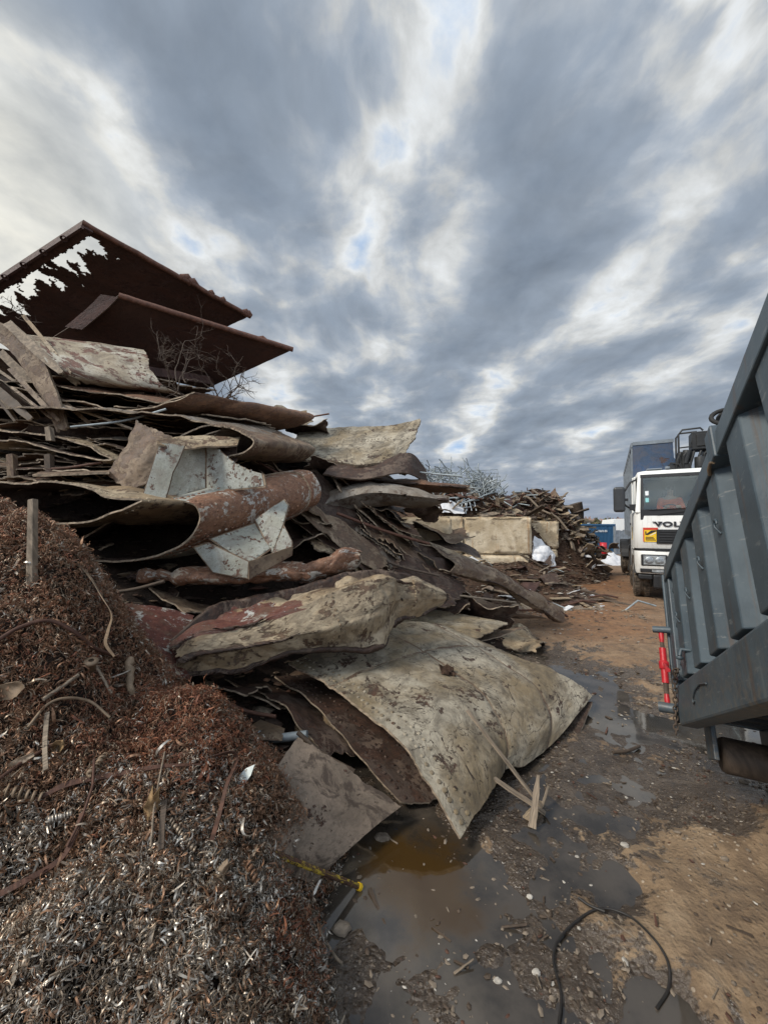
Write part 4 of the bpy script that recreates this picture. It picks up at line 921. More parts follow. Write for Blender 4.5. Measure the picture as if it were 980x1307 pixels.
plate('dark_curved_plate', 'dark curved plate with a jagged right end, hanging under the pale riveted plate', 'steel plate', [PP([(425, 590, 5.3), (475, 590, 5.3), (520, 577, 5.35), (545, 600, 5.6)]), PP([(410, 605, 4.95), (465, 612, 4.95), (515, 605, 5.1), (548, 616, 5.5)])], MS('dark', 'dark', 'edgedark'), nu=50, nv=30, th=.02, amp=((.05, 2),), rag=(.03, .06, .02, .06), seed=27)
plate('diagonal_plate', 'long dark plate sloping down to the right across the middle of the heap', 'steel plate',
      [PP([(392, 585, 5.4), (440, 632, 5.3), (482, 668, 5.3), (524, 704, 5.3), (600, 745, 5.7)]), PP([(380, 630, 4.95), (430, 668, 4.85), (470, 702, 4.85), (515, 738, 4.95), (590, 766, 5.35)]), PP([(368, 656, 4.65), (415, 692, 4.55), (455, 722, 4.55), (505, 758, 4.65), (570, 776, 5.05)])],
      MS('dark', 'dark'), nu=90, nv=50, th=.016, amp=((.04, 1.4), (.012, 6), (.004, 16)), crease=((.05, 1.1),), rag=(.05, .03, .03, .05), ragf=9, seed=28, rivets=(('t', .06, .1, .95, 30, .012, 1),))
plate('diagonal_plate', 'narrow brown plate with a bright torn edge, sloping beside the long dark plate', 'steel plate',
      [PP([(358, 602, 4.9), (400, 640, 4.8), (440, 668, 4.8), (500, 712, 4.9)]), PP([(356, 622, 4.6), (396, 664, 4.5), (432, 694, 4.5), (486, 735, 4.6)])], MS('brown', 'dark'), nu=70, nv=24, th=.014, amp=((.05, 1.8), (.012, 6)), crease=((.04, 1.5),), rag=(.08, .12, .03, .05), ragf=9, seed=29)
edges_ = [([(432, 622), (472, 664), (515, 702), (562, 742)], 5.0, 'brown', 'dark plate with a pale ragged edge running down behind the folded long plate'),
          ([(398, 652), (440, 688), (492, 724), (534, 754)], 4.72, 'tan', 'tan plate with a ragged edge sloping down to the tip of the dented shell'),
          ([(372, 640), (412, 664), (448, 690), (470, 712)], 4.45, 'brown', 'short brown plate sloping down right of the white tube collar'),
          ([(420, 600), (448, 622), (470, 652), (498, 676)], 5.25, 'brown', 'narrow plate sloping down under the lowest curled tongue'),
          ([(400, 700), (440, 716), (470, 738), (500, 745)], 4.35, 'tan', 'small crumpled plate between the crushed pipe end and the dented shell')]
for k_, (ed, Yd, mt, lab) in enumerate(edges_):
    fr_ = [P(u, v, Yd + .12 * i) for i, (u, v) in enumerate(ed)]; bk = [P(u - 14 + 5 * i, v - 20, Yd + .55 + .12 * i) for i, (u, v) in enumerate(ed)]
    plate('sloping_plate', lab, 'steel plate', [fr_, lerp(np.array(fr_), np.array(bk), .5) + (0, 0, .05), bk], MS(mt, 'dark'), nu=80, nv=24, th=.02, amp=((.05, 1.8), (.014, 6), (.004, 16)), crease=((.04, 1.6),), rag=(.10, .05, .03, .06), ragf=10, seed=110 + k_)
lab7 = 'long folded plate with rolled open left end, its tip resting on the mud at right'
LA = [(520, 698, 5.5), (530, 692, 5.55), (548, 694, 5.6), (570, 706, 5.55), (582, 720, 5.45), (574, 731, 5.4), (556, 728, 5.4), (545, 716, 5.42), (534, 706, 5.45), (525, 704, 5.48)]
LM = [(600, 728, 6.05), (612, 722, 6.15), (632, 725, 6.2), (648, 734, 6.15), (655, 744, 6.05), (646, 752, 5.95), (628, 750, 5.95), (616, 744, 5.98), (607, 738, 6.0), (602, 734, 6.03)]
LB = [(688, 771, 6.75), (694, 767, 6.8), (706, 768, 6.85), (718, 775, 6.8), (724, 786, 6.7), (720, 797, 6.62), (708, 796, 6.62), (700, 788, 6.66), (693, 780, 6.7), (689, 776, 6.73)]
mb = foil([PP(LA), PP(LM), PP(LB)], lin=True, nu=100, nv=110, th=.014, amp=((.02, 1.6), (.010, 6), (.004, 16)), crease=((.05, 1.2), (.02, 3)), rag=(.01, .02, 0, 0), seed=30, rivets=(('t', .04, 0, 1, 36, .012, 1),))
top('folded_long_plate', mb, MS('brown', 'dark'), lab7, 'steel plate')
plate('long_plate', 'long plate with a bright top edge lying behind the folded one, sloping to the road', 'steel plate',
      [PP([(545, 690, 6.1), (600, 712, 6.5), (660, 745, 6.9), (722, 782, 7.2)]), PP([(560, 705, 5.9), (612, 728, 6.25), (665, 756, 6.65), (720, 790, 7.0)])], MS('tan', 'dark'), nu=80, nv=20, th=.02, amp=((.03, 1.5), (.006, 8)), rag=(.03, .03, .02, .02), seed=31)
plate('long_plate', 'lowest long dark plate lying flat on the mud under the folded one', 'steel plate',
      [PP([(500, 728, 5.2), (570, 750, 5.7), (640, 774, 6.2), (700, 790, 6.6)]), PP([(480, 752, 4.9), (550, 768, 5.4), (610, 780, 5.9), (650, 789, 6.4)])], MS('brown', 'dark'), nu=70, nv=30, th=.02, amp=((.03, 1.5), (.006, 8)), rag=(.03, .03, .02, .02), seed=32)
mb = MB(); mb.tube(PP([(628, 727, 6.1), (660, 745, 6.35), (695, 768, 6.6), (724, 787, 6.75)]), .022, 8)
top('thin_red_pipe', mb, M['ruststrip'], 'thin red brown pipe lying along the top of the folded long plate', 'pipe')
mb = MB(); mb.tube(PP([(560, 757, 5.3), (600, 762, 5.5), (658, 769, 5.8)]), .016, 6); top('thin_rod', mb, M['wood'], 'straight pale rod lying low between the dented shell and the folded plate', 'rod')
plate('pole_end_sheet', 'dark sheet lying on the mud in front of the concrete block wall', 'steel sheet', [PP([(520, 690, 6.9), (580, 690, 7.0), (608, 700, 7.1)]), PP([(530, 700, 6.4), (585, 704, 6.5), (618, 712, 6.6)])], MS('dark', 'dark'), nu=40, nv=20, th=.014, amp=((.05, 2),), rag=(.04,) * 4, seed=33)

# --- filler scrap in the gaps: many similar dark sheets and strips
rg = np.random.default_rng(21)
protos = []
for k in range(7):
    w, h = rg.uniform(.7, 1.3), rg.uniform(.4, .8); c = rg.normal(size=(3, 4)) * .09
    ctrl = [[np.array([(s - 1.5) / 3 * w, (t - 1) / 2 * h, c[t, s]]) for s in range(4)] for t in range(3)]
    mb = sheet(ctrl, nu=40, nv=26, th=.014, amp=((.05, 3), (.015, 8)), rag=(.06,) * 4, ragf=8, seed=40 + k, face_cam=False)
    protos.append(mb.mesh('scrap_sheet', MS(('dark', 'brown', 'dark', 'tan', 'dark', 'darkred', 'brown')[k], 'dark')))
fill = [(20, 470, 5.2), (60, 535, 4.6), (130, 545, 4.7), (30, 580, 4.2), (110, 600, 4.1), (200, 545, 4.6), (300, 600, 4.6), (350, 600, 4.8), (420, 600, 5.2), (390, 545, 5.8), (350, 530, 6.0), (460, 640, 5.5), (500, 640, 5.7), (430, 690, 4.8), (400, 680, 4.6), (380, 650, 4.7), (470, 720, 4.9), (520, 735, 5.2),
        (420, 655, 4.9), (120, 750, 3.5), (230, 760, 3.5), (170, 745, 3.6), (60, 690, 3.5), (20, 640, 3.6), (350, 900, 3.1), (390, 960, 2.9), (440, 930, 3.0), (320, 880, 3.2), (270, 880, 3.1), (600, 780, 5.6), (560, 775, 5.3), (640, 800, 5.8), (450, 990, 2.75), (310, 560, 5.2), (250, 520, 5.5), (540, 650, 6.4), (560, 680, 6.6), (490, 590, 5.9), (90, 470, 5.6), (40, 500, 4.9), (410, 800, 4.1), (150, 620, 3.9), (100, 560, 4.5)]
for k, (u, v, Yd) in enumerate(fill):
    o = bpy.data.objects.new('scrap_sheet', protos[k % 7]); COL.objects.link(o); o.location = Vector(P(u, v, Yd + .25))
    o.rotation_euler = (rg.normal() * .35 + .1, rg.normal() * .3 + (.25 if u > 350 else .02), rg.uniform(-.7, .9)); o.scale = (rg.uniform(.7, 1.1),) * 3
    setp(o, 'dark torn steel sheet wedged in the gaps between the bigger plates and tubes', 'steel sheet', 'torn sheets wedged inside the heap')
# narrow strips and split planks at the upper left
for k in range(15):
    u0, v0 = rg.uniform(-60, 40), rg.uniform(395, 500); u1, v1 = u0 + rg.uniform(50, 110), v0 + rg.uniform(40, 95); Yd = rg.uniform(4.3, 4.9)
    a, b_ = P(u0, v0, Yd), P(min(u1, 118), v1, Yd - .15); m = ['wood', 'brown', 'wooddark', 'tan'][k % 4]
    side = np.cross(b_ - a, a - np.array([0, 0, CAMH])); side = side / np.linalg.norm(side) * rg.uniform(.015, .055)
    mb = sheet([[a - side, lerp(a, b_, .35) - side, lerp(a, b_, .7) - side, b_ - side * .6], [a + side, lerp(a, b_, .35) + side, lerp(a, b_, .7) + side, b_ + side * .6]], nu=26, nv=5, th=.02, amp=((.03, 3),), rag=(.1, .1, .03, .03), seed=60 + k)
    top('scrap_strip', mb, [M[m], M[m], M['edge']], 'narrow weathered strip slanting down at the upper left of the heap', 'strip', 'slanting strips at the upper left of the heap')
mb = sheet([PP([(-10, 405, 4.5), (25, 425, 4.5), (60, 470, 4.45), (88, 548, 4.35)]), PP([(-20, 430, 4.5), (10, 445, 4.5), (42, 490, 4.45), (72, 552, 4.35)])], nu=40, nv=10, th=.03, amp=((.02, 3),), rag=(.05, .1, .02, .03), seed=78)
top('scrap_board', mb, MS('brown', 'brown'), 'broad brown board slanting down below the left end of the half pipe shell', 'board')
for (u, v0, v1, w, Yd, m) in ((60, 545, 562, 7, 3.95, 'wood'), (12, 580, 622, 9, 3.85, 'brown'), (60, 580, 632, 8, 3.9, 'wooddark')):
    mb = MB(); a, b_ = P(u, v0, Yd), P(u + 2, v1, Yd); k = w / F * Yd / 2
    mb.hexa([b_ + (-k, 0, 0), b_ + (k, 0, 0), b_ + (k, .05, 0), b_ + (-k, .05, 0)], [a + (-k, 0, 0), a + (k * .8, 0, .01), a + (k, .05, 0), a + (-k, .05, -.01)])
    top('wood_stub', mb, M[m], 'short upright wood stub in the dark gaps at the left of the heap', 'wood', 'upright stubs in the dark gaps')

rl = np.random.default_rng(77)
def layer(front, back_d, mats, k, name, lab, grp):
    fr_ = np.array([P(*q) for q in front]); bk = fr_ + np.array(back_d)
    mb = sheet([fr_, lerp(fr_, bk, .5) + (0, 0, rl.normal() * .04), bk], nu=90, nv=16, th=rl.uniform(.008, .016), amp=((.05, 1.6), (.016, 6), (.006, 18)), rag=(.16, .05, .02, .05), ragf=14, seed=140 + k)
    top(name, mb, mats, lab, 'steel sheet', grp)
for k in range(20):
    v = 484 + k * 7.4 + rl.normal() * 2; Yd = 5.0 - (v - 480) / 150 * 1.35; u0, u1 = rl.uniform(-70, 20), rl.uniform(110, 190) if v > 535 else rl.uniform(170, 330)
    n = 6; sl = rl.uniform(-.02, .12); front = [(u0 + (u1 - u0) * t, v + sl * (u1 - u0) * t + rl.normal() * 4, Yd + rl.normal() * .03 - .1 * t) for t in np.linspace(0, 1, n)]
    layer(front, (.35, .9, rl.uniform(-.05, .25)), MS(('brown', 'dark', 'tan', 'rusty', 'greysteel')[k % 5], 'dark'), k, 'layered_sheet', 'thin torn sheet layered between the flattened tubes at the left of the heap', 'thin sheets between the flattened tubes')
for k in range(16):
    u0 = rl.uniform(370, 470); v0 = 600 + (u0 - 370) * .35 + rl.uniform(0, 75); L = rl.uniform(50, 120); Yd = 5.15 - (v0 - 600) / 120 * .5 + rl.uniform(-.05, .1); sl = rl.uniform(.55, .85)
    front = [(u0 + L * t, v0 + L * sl * t + rl.normal() * 3, Yd + .25 * t) for t in np.linspace(0, 1, 6)]
    layer(front, (-.1, .6, rl.uniform(.1, .3)), MS(('brown', 'dark', 'rusty', 'greysteel')[k % 4], 'dark'), 30 + k, 'layered_sheet', 'thin torn sheet sloping down to the right in the middle of the heap', 'thin sheets sloping down the middle of the heap')
for k in range(9):
    u0 = rl.uniform(420, 470); v0 = 596 + k * 7 + rl.normal() * 2; L = rl.uniform(60, 125); front = [(u0 + L * t, v0 + L * rl.uniform(.05, .2) * t + rl.normal() * 2, 5.6 + .1 * rl.normal()) for t in np.linspace(0, 1, 6)]
    layer(front, (-.1, .7, .12), MS(('dark', 'brown', 'dark')[k % 3], 'dark'), 60 + k, 'layered_sheet', 'thin torn sheet under the pale riveted plate on the right half of the heap', 'thin sheets under the pale riveted plate')
for k, (u0, v0, u1, v1, Y0, Y1, r_, m_) in enumerate([(330, 590, 402, 640, 4.5, 4.35, .014, 'ruststrip'), (430, 655, 548, 694, 4.8, 5.3, .02, 'rimred'), (90, 545, 212, 522, 4.1, 4.3, .012, 'wiregrey'), (110, 760, 210, 742, 3.15, 3.3, .016, 'wooddark'), (262, 885, 352, 915, 2.95, 2.85, .014, 'ruststrip'),
        (470, 590, 590, 608, 5.5, 5.3, .014, 'wiregrey'), (20, 598, 130, 590, 3.9, 3.9, .013, 'ruststrip'), (380, 935, 452, 985, 2.75, 2.62, .016, 'wooddark'), (300, 545, 420, 528, 5.2, 5.4, .012, 'rimred'), (455, 700, 560, 735, 4.75, 5.2, .016, 'twig'), (60, 512, 170, 548, 4.5, 4.2, .016, 'wood')]):
    a_, b_ = P(u0, v0, Y0), P(u1, v1, Y1); mid_ = lerp(a_, b_, .5) + rl.normal(size=3) * .03
    mb = MB(); mb.tube(crom(np.array([a_, mid_, b_]), np.linspace(0, 1, 14)), r_, 7); top('bent_rod', mb, M[m_], 'bent rod or thin pipe jammed between the plates of the heap', 'rod', 'rods jammed between the plates')
# dry branches caught in the heap
def branch(name, label, root, tip, n, spread, r0, seed):
    g = np.random.default_rng(seed); mb = MB()
    def grow(p, d, L, r, lvl):
        pts = [p]; q = p.copy(); dd = d.copy()
        for _ in range(7):
            dd = dd + g.normal(size=3) * .22; dd /= np.linalg.norm(dd); q = q + dd * L / 7; pts.append(q.copy())
            if lvl < 3 and g.random() < .5: grow(q.copy(), dd + g.normal(size=3) * .75, L * g.uniform(.35, .65), r * .6, lvl + 1)
        mb.tube(pts, np.linspace(r, r * .4, 8), 5)
    for k in range(n):
        d = np.asarray(tip) - np.asarray(root); L = np.linalg.norm(d); d = d / L + g.normal(size=3) * spread; grow(np.asarray(root) + g.normal(size=3) * .06, d / np.linalg.norm(d), L * g.uniform(.7, 1.2), r0, 0)
    return top(name, mb, M['twig'], label, 'branch')
branch('dry_branch', 'bare dry branches sticking out right of the half pipe shell', P(232, 500, 4.7), P(212, 440, 4.7), 4, .35, .008, 1)
branch('dry_branch', 'bare twiggy branch spreading against the sky right of the flanged plate', P(268, 522, 5.1), P(340, 492, 5.2), 6, .4, .011, 5)
branch('dry_branch', 'small twig under the left end of the topmost plate', P(10, 398, 5.2), P(30, 385, 5.2), 3, .5, .006, 9)
# ------------------------------------------------------------------ swarf heap in front
mp = [P(*q) for q in [(0, 645, 2.3), (60, 672, 2.2), (100, 745, 2.1), (140, 850, 2.08), (0, 760, 1.9), (60, 800, 1.88), (160, 892, 2.08), (250, 886, 2.1), (303, 930, 2.05), (322, 1000, 1.9), (0, 900, 1.62), (100, 930, 1.75), (200, 960, 1.8), (280, 985, 1.83),
      (0, 1050, 1.4), (120, 1060, 1.45), (250, 1080, 1.55), (308, 1100, 1.62), (0, 1200, 1.2), (150, 1200, 1.22), (300, 1200, 1.3), (368, 1200, 1.48), (398, 1290, 1.36), (0, 1307, 1.05), (200, 1307, 1.1), (350, 1307, 1.2)]]
mp += [np.array([*g_xy(u, v), zz_]) for u, v, zz_ in ((455, 1290, -.12), (440, 1215, -.13), (440, 1150, -.14), (500, 1307, -.25))]
mp += [P(352, 1090, 1.75) - np.array([0, 0, .1]), P(372, 1000, 2.0) - np.array([0, 0, .12])]
mp += [np.array(q) for q in [(-3.2, 2.2, 2.0), (-3.2, .6, 1.2), (-1.2, .3, .35), (0, .8, -.02), (.1, 1.7, -.12), (-2, 2.75, 1.2), (-1, 2.5, .45), (-.3, 2.3, .05), (-3.2, 3, 1.6), (-.2, .3, .0), (.1, 1.2, -.1), (-.1, 2.6, -.1), (-2.6, 2.45, 1.9)]]
moundh = tps(mp)
def mh(x, y):
    z = moundh(x, y); q = np.stack([x, y, 0 * x], -1)
    return z + .12 * fbm(q * 2.6, 3) + .045 * fbm(q * 9 + 4, 3) + .018 * fbm(q * 24, 2)
xs = np.arange(-3.2, .35, .016); ys = np.arange(.2, 3.0, .016); X, Y = np.meshgrid(xs, ys); Z = mh(X, Y) - .03
mb = MB(); nx = len(xs); i = np.arange(len(ys) - 1)[:, None] * nx; j = np.arange(nx - 1)[None]
f = np.stack([i + j, i + j + 1, i + nx + j + 1, i + nx + j], -1).reshape(-1, 4); zf = Z.ravel()[f].max(1); f = f[zf > -.14]
mb.add(np.stack([X, Y, Z], -1).reshape(-1, 3), f, 4)
# curls
def curl_proto(kind, g):
    n = 11
    t = np.linspace(0, 1, n)
    if kind == 0:   # open C / ring
        turn = g.uniform(.55, 1.5); r = np.linspace(1, g.uniform(.6, 1), n); a = t * turn * 6.283
        c = np.stack([r * np.cos(a), r * np.sin(a), t * g.uniform(.1, .9)], 1)
    elif kind == 1:  # helix
        turn = g.uniform(1.5, 2.6); a = t * turn * 6.283; c = np.stack([.5 * np.cos(a), .5 * np.sin(a), (t - .5) * g.uniform(2, 3.4)], 1)
    else:            # wavy sliver
        c = np.stack([(t - .5) * 3.4, .5 * np.sin(t * g.uniform(3, 7) + g.uniform(0, 6)), .35 * np.cos(t * g.uniform(2, 6))], 1)
    d = np.gradient(c, axis=0); ax = g.normal(size=3); ax = ax / np.linalg.norm(ax) if kind == 2 else np.array([0, 0, 1.0])
    w = np.cross(d, ax); w = ax if kind < 2 else w / (np.linalg.norm(w, axis=1)[:, None] + 1e-6)
    wd = (.09 + .12 * g.random()) * np.sin(np.clip(t * .9 + .08, 0, 1) * np.pi)[:, None] ** .5
    return np.stack([c - w * wd, c + w * wd], 1).reshape(-1, 3)
gg = np.random.default_rng(5)
PR = np.stack([curl_proto(k % 3 if k % 5 else 0, gg) for k in range(30)])     # (30, 22, 3)
cf = np.array([(2 * i, 2 * i + 1, 2 * i + 3, 2 * i + 2) for i in range(10)])
def curls(mb, x, y, size, kprob, matp, lift):
    n = len(x); g = RNG; e = .02
    z = mh(x, y); nx_ = -(mh(x + e, y) - z) / e; ny_ = -(mh(x, y + e) - z) / e
    nr = np.stack([nx_, ny_, np.ones(n)], 1); nr /= np.linalg.norm(nr, axis=1)[:, None]
    qv = g.normal(size=(n, 4)); qv /= np.linalg.norm(qv, axis=1)[:, None]; w_, a, b, c = qv.T
    Rm = np.stack([1 - 2 * (b * b + c * c), 2 * (a * b - c * w_), 2 * (a * c + b * w_), 2 * (a * b + c * w_), 1 - 2 * (a * a + c * c), 2 * (b * c - a * w_), 2 * (a * c - b * w_), 2 * (b * c + a * w_), 1 - 2 * (a * a + b * b)], 1).reshape(n, 3, 3)
    sc = size * np.exp(g.normal(size=n) * .38)
    v = np.einsum('nij,nkj->nki', Rm, PR[g.integers(0, 30, n)]) * sc[:, None, None]
    pos = np.stack([x, y, z], 1) + nr * (g.normal(size=n) * lift)[:, None]
    v = v + pos[:, None]
    f = (cf[None] + (np.arange(n) * 22)[:, None, None]).reshape(-1, 4)
    mb.add(v.reshape(-1, 3), f, np.repeat(matp, 10), np.zeros((n * 22, 2)), True)
N = 210000
x = RNG.uniform(-3.1, .3, N); y = RNG.uniform(.35, 2.75, N); z = moundh(x, y)
# keep what the yard can see: near parts denser
u_ = U0 + F * x / y; v_ = 670 + F * (CAMH - z) / y
ok = (z > -.03) & (u_ > -420) & (v_ < 1520)
pk = np.where((u_ > -30) & (v_ < 1340), 1.0, .22); ok &= RNG.random(N) < pk
x, y, z, u_, v_ = x[ok], y[ok], z[ok], u_[ok], v_[ok]
nn = fbm(np.stack([x * 3, y * 3, z], -1), 4, .6)
sil = sstep(960, 1120, v_ + nn * 230 - np.maximum(0, u_ - 150) * .25)          # silver low, rusty higher up
red = np.exp(-(((u_ - 240) / 120) ** 2 + ((v_ - 930) / 65) ** 2)) + .5 * np.exp(-(((u_ - 380) / 40) ** 2 + ((v_ - 1190) / 60) ** 2)) + .25 * (v_ < 900)
r = RNG.random(len(x)); m = np.where(r < sil * (.46 + .4 * nn), 0, np.where(r < sil * .52 + .22, 1, 2)); m = np.where((RNG.random(len(x)) < red * .8) & (m != 0), 3, m); m = np.where((m == 0) & (RNG.random(len(x)) < red), 3, m)
size = np.where(v_ > 1010, .0095, .0078) * np.where(red > .4, .8, 1)
curls(mb, x, y, size, None, m, .016)
k = RNG.random(len(x)) < .05; curls(mb, x[k], y[k], .015, None, np.where(RNG.random(k.sum()) < .75, m[k], 0), .016)
# long tangled strands
ns = 2600; k = RNG.integers(0, len(x), ns); n_ = 16
t_ = np.linspace(0, 1, n_)
for q in k:
    a0 = RNG.uniform(0, 6.28); L = RNG.uniform(.04, .12); turns = RNG.uniform(2, 7); r_ = RNG.uniform(.003, .008)
    c = np.stack([x[q] + np.cos(a0) * L * (t_ - .5), y[q] + np.sin(a0) * L * (t_ - .5)], 1); zz_ = mh(c[:, 0], c[:, 1]) + .012 + .01 * np.sin(t_ * 3.1)
    pts = np.stack([c[:, 0] - np.sin(a0) * r_ * np.cos(t_ * turns * 6.28), c[:, 1] + np.cos(a0) * r_ * np.cos(t_ * turns * 6.28), zz_ + r_ * np.sin(t_ * turns * 6.28)], 1)
    mb.tube(pts, .0011, 3, int(m[q]) if RNG.random() < .8 else 1, False)
top('metal_swarf', mb, [M['t_silver'], M['t_dull'], M['t_brown'], M['t_rust'], M['swarfbed']], 'heap of curly metal swarf, bright steel in front and rusty brown behind', 'swarf', kind='stuff', recentre=False)
def on_m(u, v, lift=.02):
    """point on the swarf heap seen along (u, v)"""
    Yd = np.linspace(.7, 2.9, 500); q0, q1 = P(u, v, 1.0), P(u, v, 2.0); q = q0 + (Yd[:, None] - 1) * (q1 - q0)
    hit = np.nonzero(mh(q[:, 0], q[:, 1]) > q[:, 2])[0]
    if len(hit): return P(u, v, Yd[hit[0]] - .005) + np.array([0, 0, lift])
    return P(u, v, 2.2)
def ribbon(name, label, cat, pts, w, mat, th=.002, twist=0.0, n=40, group=None):
    pts = crom(np.array(pts), np.linspace(0, 1, n)); t = np.gradient(pts, axis=0); t /= np.linalg.norm(t, axis=1)[:, None]
    s = np.cross(t, pts - np.array([0, 0, CAMH])); s /= np.linalg.norm(s, axis=1)[:, None]; up = np.cross(s, t)
    a = twist * np.linspace(0, 1, n)[:, None] + .35; w = np.interp(np.linspace(0, 1, n), np.linspace(0, 1, len(np.atleast_1d(w))), np.atleast_1d(w))[:, None] if not np.isscalar(w) else w
    e = s * np.cos(a) + up * np.sin(a); o = np.cross(e, t) * th
    v = np.stack([pts - e * w / 2 - o, pts + e * w / 2 - o, pts + e * w / 2 + o, pts - e * w / 2 + o], 1)
    mb = MB(); i = np.arange(n - 1)[:, None] * 4; j = np.arange(4)[None]; k = (j + 1) % 4
    mb.add(v.reshape(-1, 3), np.stack([i + j, i + k, i + 4 + k, i + 4 + j], -1).reshape(-1, 4), 0, np.repeat(np.stack([np.linspace(0, 1, n), 0 * np.linspace(0, 1, n)], 1), 4, 0), False)
    mb.add(v[[0, -1]].reshape(-1, 3), [(3, 2, 1, 0), (4, 5, 6, 7)], 0, None, False)
    return top(name, mb, M[mat], label, cat, group)
OM = lambda l, lift=.025: [on_m(u, v, lift) for u, v in l]
def rod(name, label, cat, pts, r, mat, seg=7, group=None, n=None):
    pts = np.array(pts); pts = crom(pts, np.linspace(0, 1, n)) if n else pts
    mb = MB(); mb.tube(pts, r, seg); return top(name, mb, M[mat], label, cat, group)
b0 = on_m(41, 735, -.05); t0 = P(42, 638, b0[1] + .02)
mb = MB(); k = .017; mb.hexa([b0 + (-k, -k, 0), b0 + (k, -k, 0), b0 + (k, k, 0), b0 + (-k, k, 0)], [t0 + (-k * .8, -k, 0), t0 + (k * .9, -k, .006), t0 + (k * .8, k, .004), t0 + (-k, k, -.006)])
o = top('wooden_stake', mb, M['wood'], 'squared wooden stake standing upright in the rusty swarf', 'stake'); bev(o, .003)
s0 = [P(48, 714, 2.1), P(75, 716, 2.15), P(100, 722, 2.2), P(116, 738, 2.15), P(130, 762, 2.1), P(142, 785, 2.05), P(138, 805, 2.0), P(135, 822, 1.98), P(146, 838, 1.97)]
ribbon('packing_strap', 'tan packing strap hanging down from the riveted tube mouth', 'strap', s0, [.01, .012, .014, .022, .03, .03, .03, .02, .01], 'strap', .0012, 2.2)
rod('fine_wire', 'fine wire loop in front of the folded red sheet', 'wire', PP([(106, 758, 2.35), (130, 768, 2.5), (155, 765, 2.6), (157, 778, 2.6), (168, 770, 2.65), (182, 770, 2.7)]), .0022, 'strap', 5, n=30)
rod('bent_cable', 'stiff brown cable arching over the upper swarf at the left edge', 'cable', OM([(-12, 838), (25, 815), (62, 806), (95, 820), (120, 840), (150, 850)], .05), .009, 'ruststrip', n=36)
rod('bent_cable', 'tan cable arching low over the swarf below the torn shell end', 'cable', OM([(35, 945), (60, 915), (85, 906), (115, 910), (140, 930)], .05), .006, 'strap', n=30)
rod('thin_stick', 'thin forked stick lying on the swarf under the cable arch', 'stick', OM([(55, 902), (78, 886), (100, 870)], .03), .009, 'wood')
rod('thin_stick', 'short stick below the tan knobbed pipe end', 'stick', OM([(142, 896), (132, 878), (122, 860)], .04), .006, 'wood')
mb = MB(); mb.lathe([(.006, -.05), (.018, -.045), (.02, -.005), (.03, .0), (.03, .012), (.012, .014)], on_m(116, 862, .06), (.25, -.3, 1), 14); top('pipe_fitting', mb, M['strap'], 'small tan pipe fitting with a flanged top standing in the swarf', 'fitting')
def knob(label, u0, v0, u1, v1, r):
    a, c = on_m(u0, v0, .05), on_m(u1, v1, .02); pts = [lerp(a, c, t) + RNG.normal(size=3) * .006 for t in np.linspace(0, 1, 9)]
    mb = MB(); mb.tube(pts, r * np.array([.7, 1.3, .9, 1.2, .8, 1, .8, .9, .6]), 9); return top('bone_like_root', mb, M['strap'], label, 'root')
knob('knobbly tan root end beside the torn left end of the dented shell', 164, 852, 168, 892, .02)
ribbon('rust_strip', 'long red rust strip standing out of the swarf beside the white shard', 'metal strip', OM([(270, 1090), (280, 1055), (290, 1015), (302, 985), (296, 974), (272, 980)], .05), .018, 'ruststrip', .002, .8)
ribbon('rust_strip', 'red rust strip lying over the bright swarf at the left edge', 'metal strip', OM([(-8, 1160), (30, 1140), (75, 1112), (95, 1080), (105, 1050)], .035), .018, 'ruststrip', .002, .3)
ribbon('rust_strip', 'broad rust strip lying flat across the middle of the swarf', 'metal strip', OM([(45, 1032), (90, 1010), (150, 998), (205, 988), (260, 985)], .03), [.012, .022, .02, .018, .008], 'ruststrip', .002, .5)
ribbon('rust_strip', 'dark strip pointing up from the middle of the swarf', 'metal strip', OM([(205, 1100), (207, 1065), (210, 1035)], .04), .02, 'wooddark', .003)
ribbon('tan_lath', 'tan lath stuck upright below the dry leaf', 'lath', OM([(58, 1000), (57, 965), (60, 925)], .05), .016, 'wood', .003)
rod('thin_stick', 'thin upright wire stalk beside the dry leaf', 'stick', OM([(192, 1100), (196, 1050), (204, 1005), (210, 975)], .05), .0035, 'wood')
rod('thin_stick', 'long thin brown stalk crossing the swarf left of the dry leaf', 'stick', OM([(85, 1100), (105, 1060), (118, 1020), (120, 985)], .05), .005, 'ruststrip')
rod('thin_stick', 'brown stick lying across the rusty swarf at the left edge', 'stick', OM([(-6, 1012), (30, 985), (70, 962)], .04), .007, 'ruststrip')
def spring(label, u0, v0, u1, v1, r, turns, mat):
    a, c = on_m(u0, v0, .03), on_m(u1, v1, .03); d = c - a; L = np.linalg.norm(d); d = d / L
    s = np.cross(d, [0.2, .1, 1]); s /= np.linalg.norm(s); q = np.cross(d, s); t = np.linspace(0, 1, turns * 14)
    pts = a + d * (t * L)[:, None] + r * (np.cos(t * turns * 6.283)[:, None] * s + np.sin(t * turns * 6.283)[:, None] * q)
    mb = MB(); mb.tube(pts, .0035, 5, 0, True, 2.0); return top('spiral_turning', mb, M[mat], label, 'turning')
spring('thick tan spiral turning lying at the left edge of the swarf', 2, 1018, 52, 1030, .014, 6, 'strap')
spring('long thin spiral turning hanging below the dry leaf', 215, 1055, 248, 1096, .006, 11, 't_dull')
spring('tight spiral turning by the flat ground plate', 315, 1108, 328, 1138, .010, 5, 't_brown')
spring('small pale spiral turning above the rust strip', 112, 1000, 135, 972, .008, 6, 'strap')
spring('bright spiral turning near the left edge of the bright swarf', 60, 1058, 90, 1050, .008, 8, 't_silver')
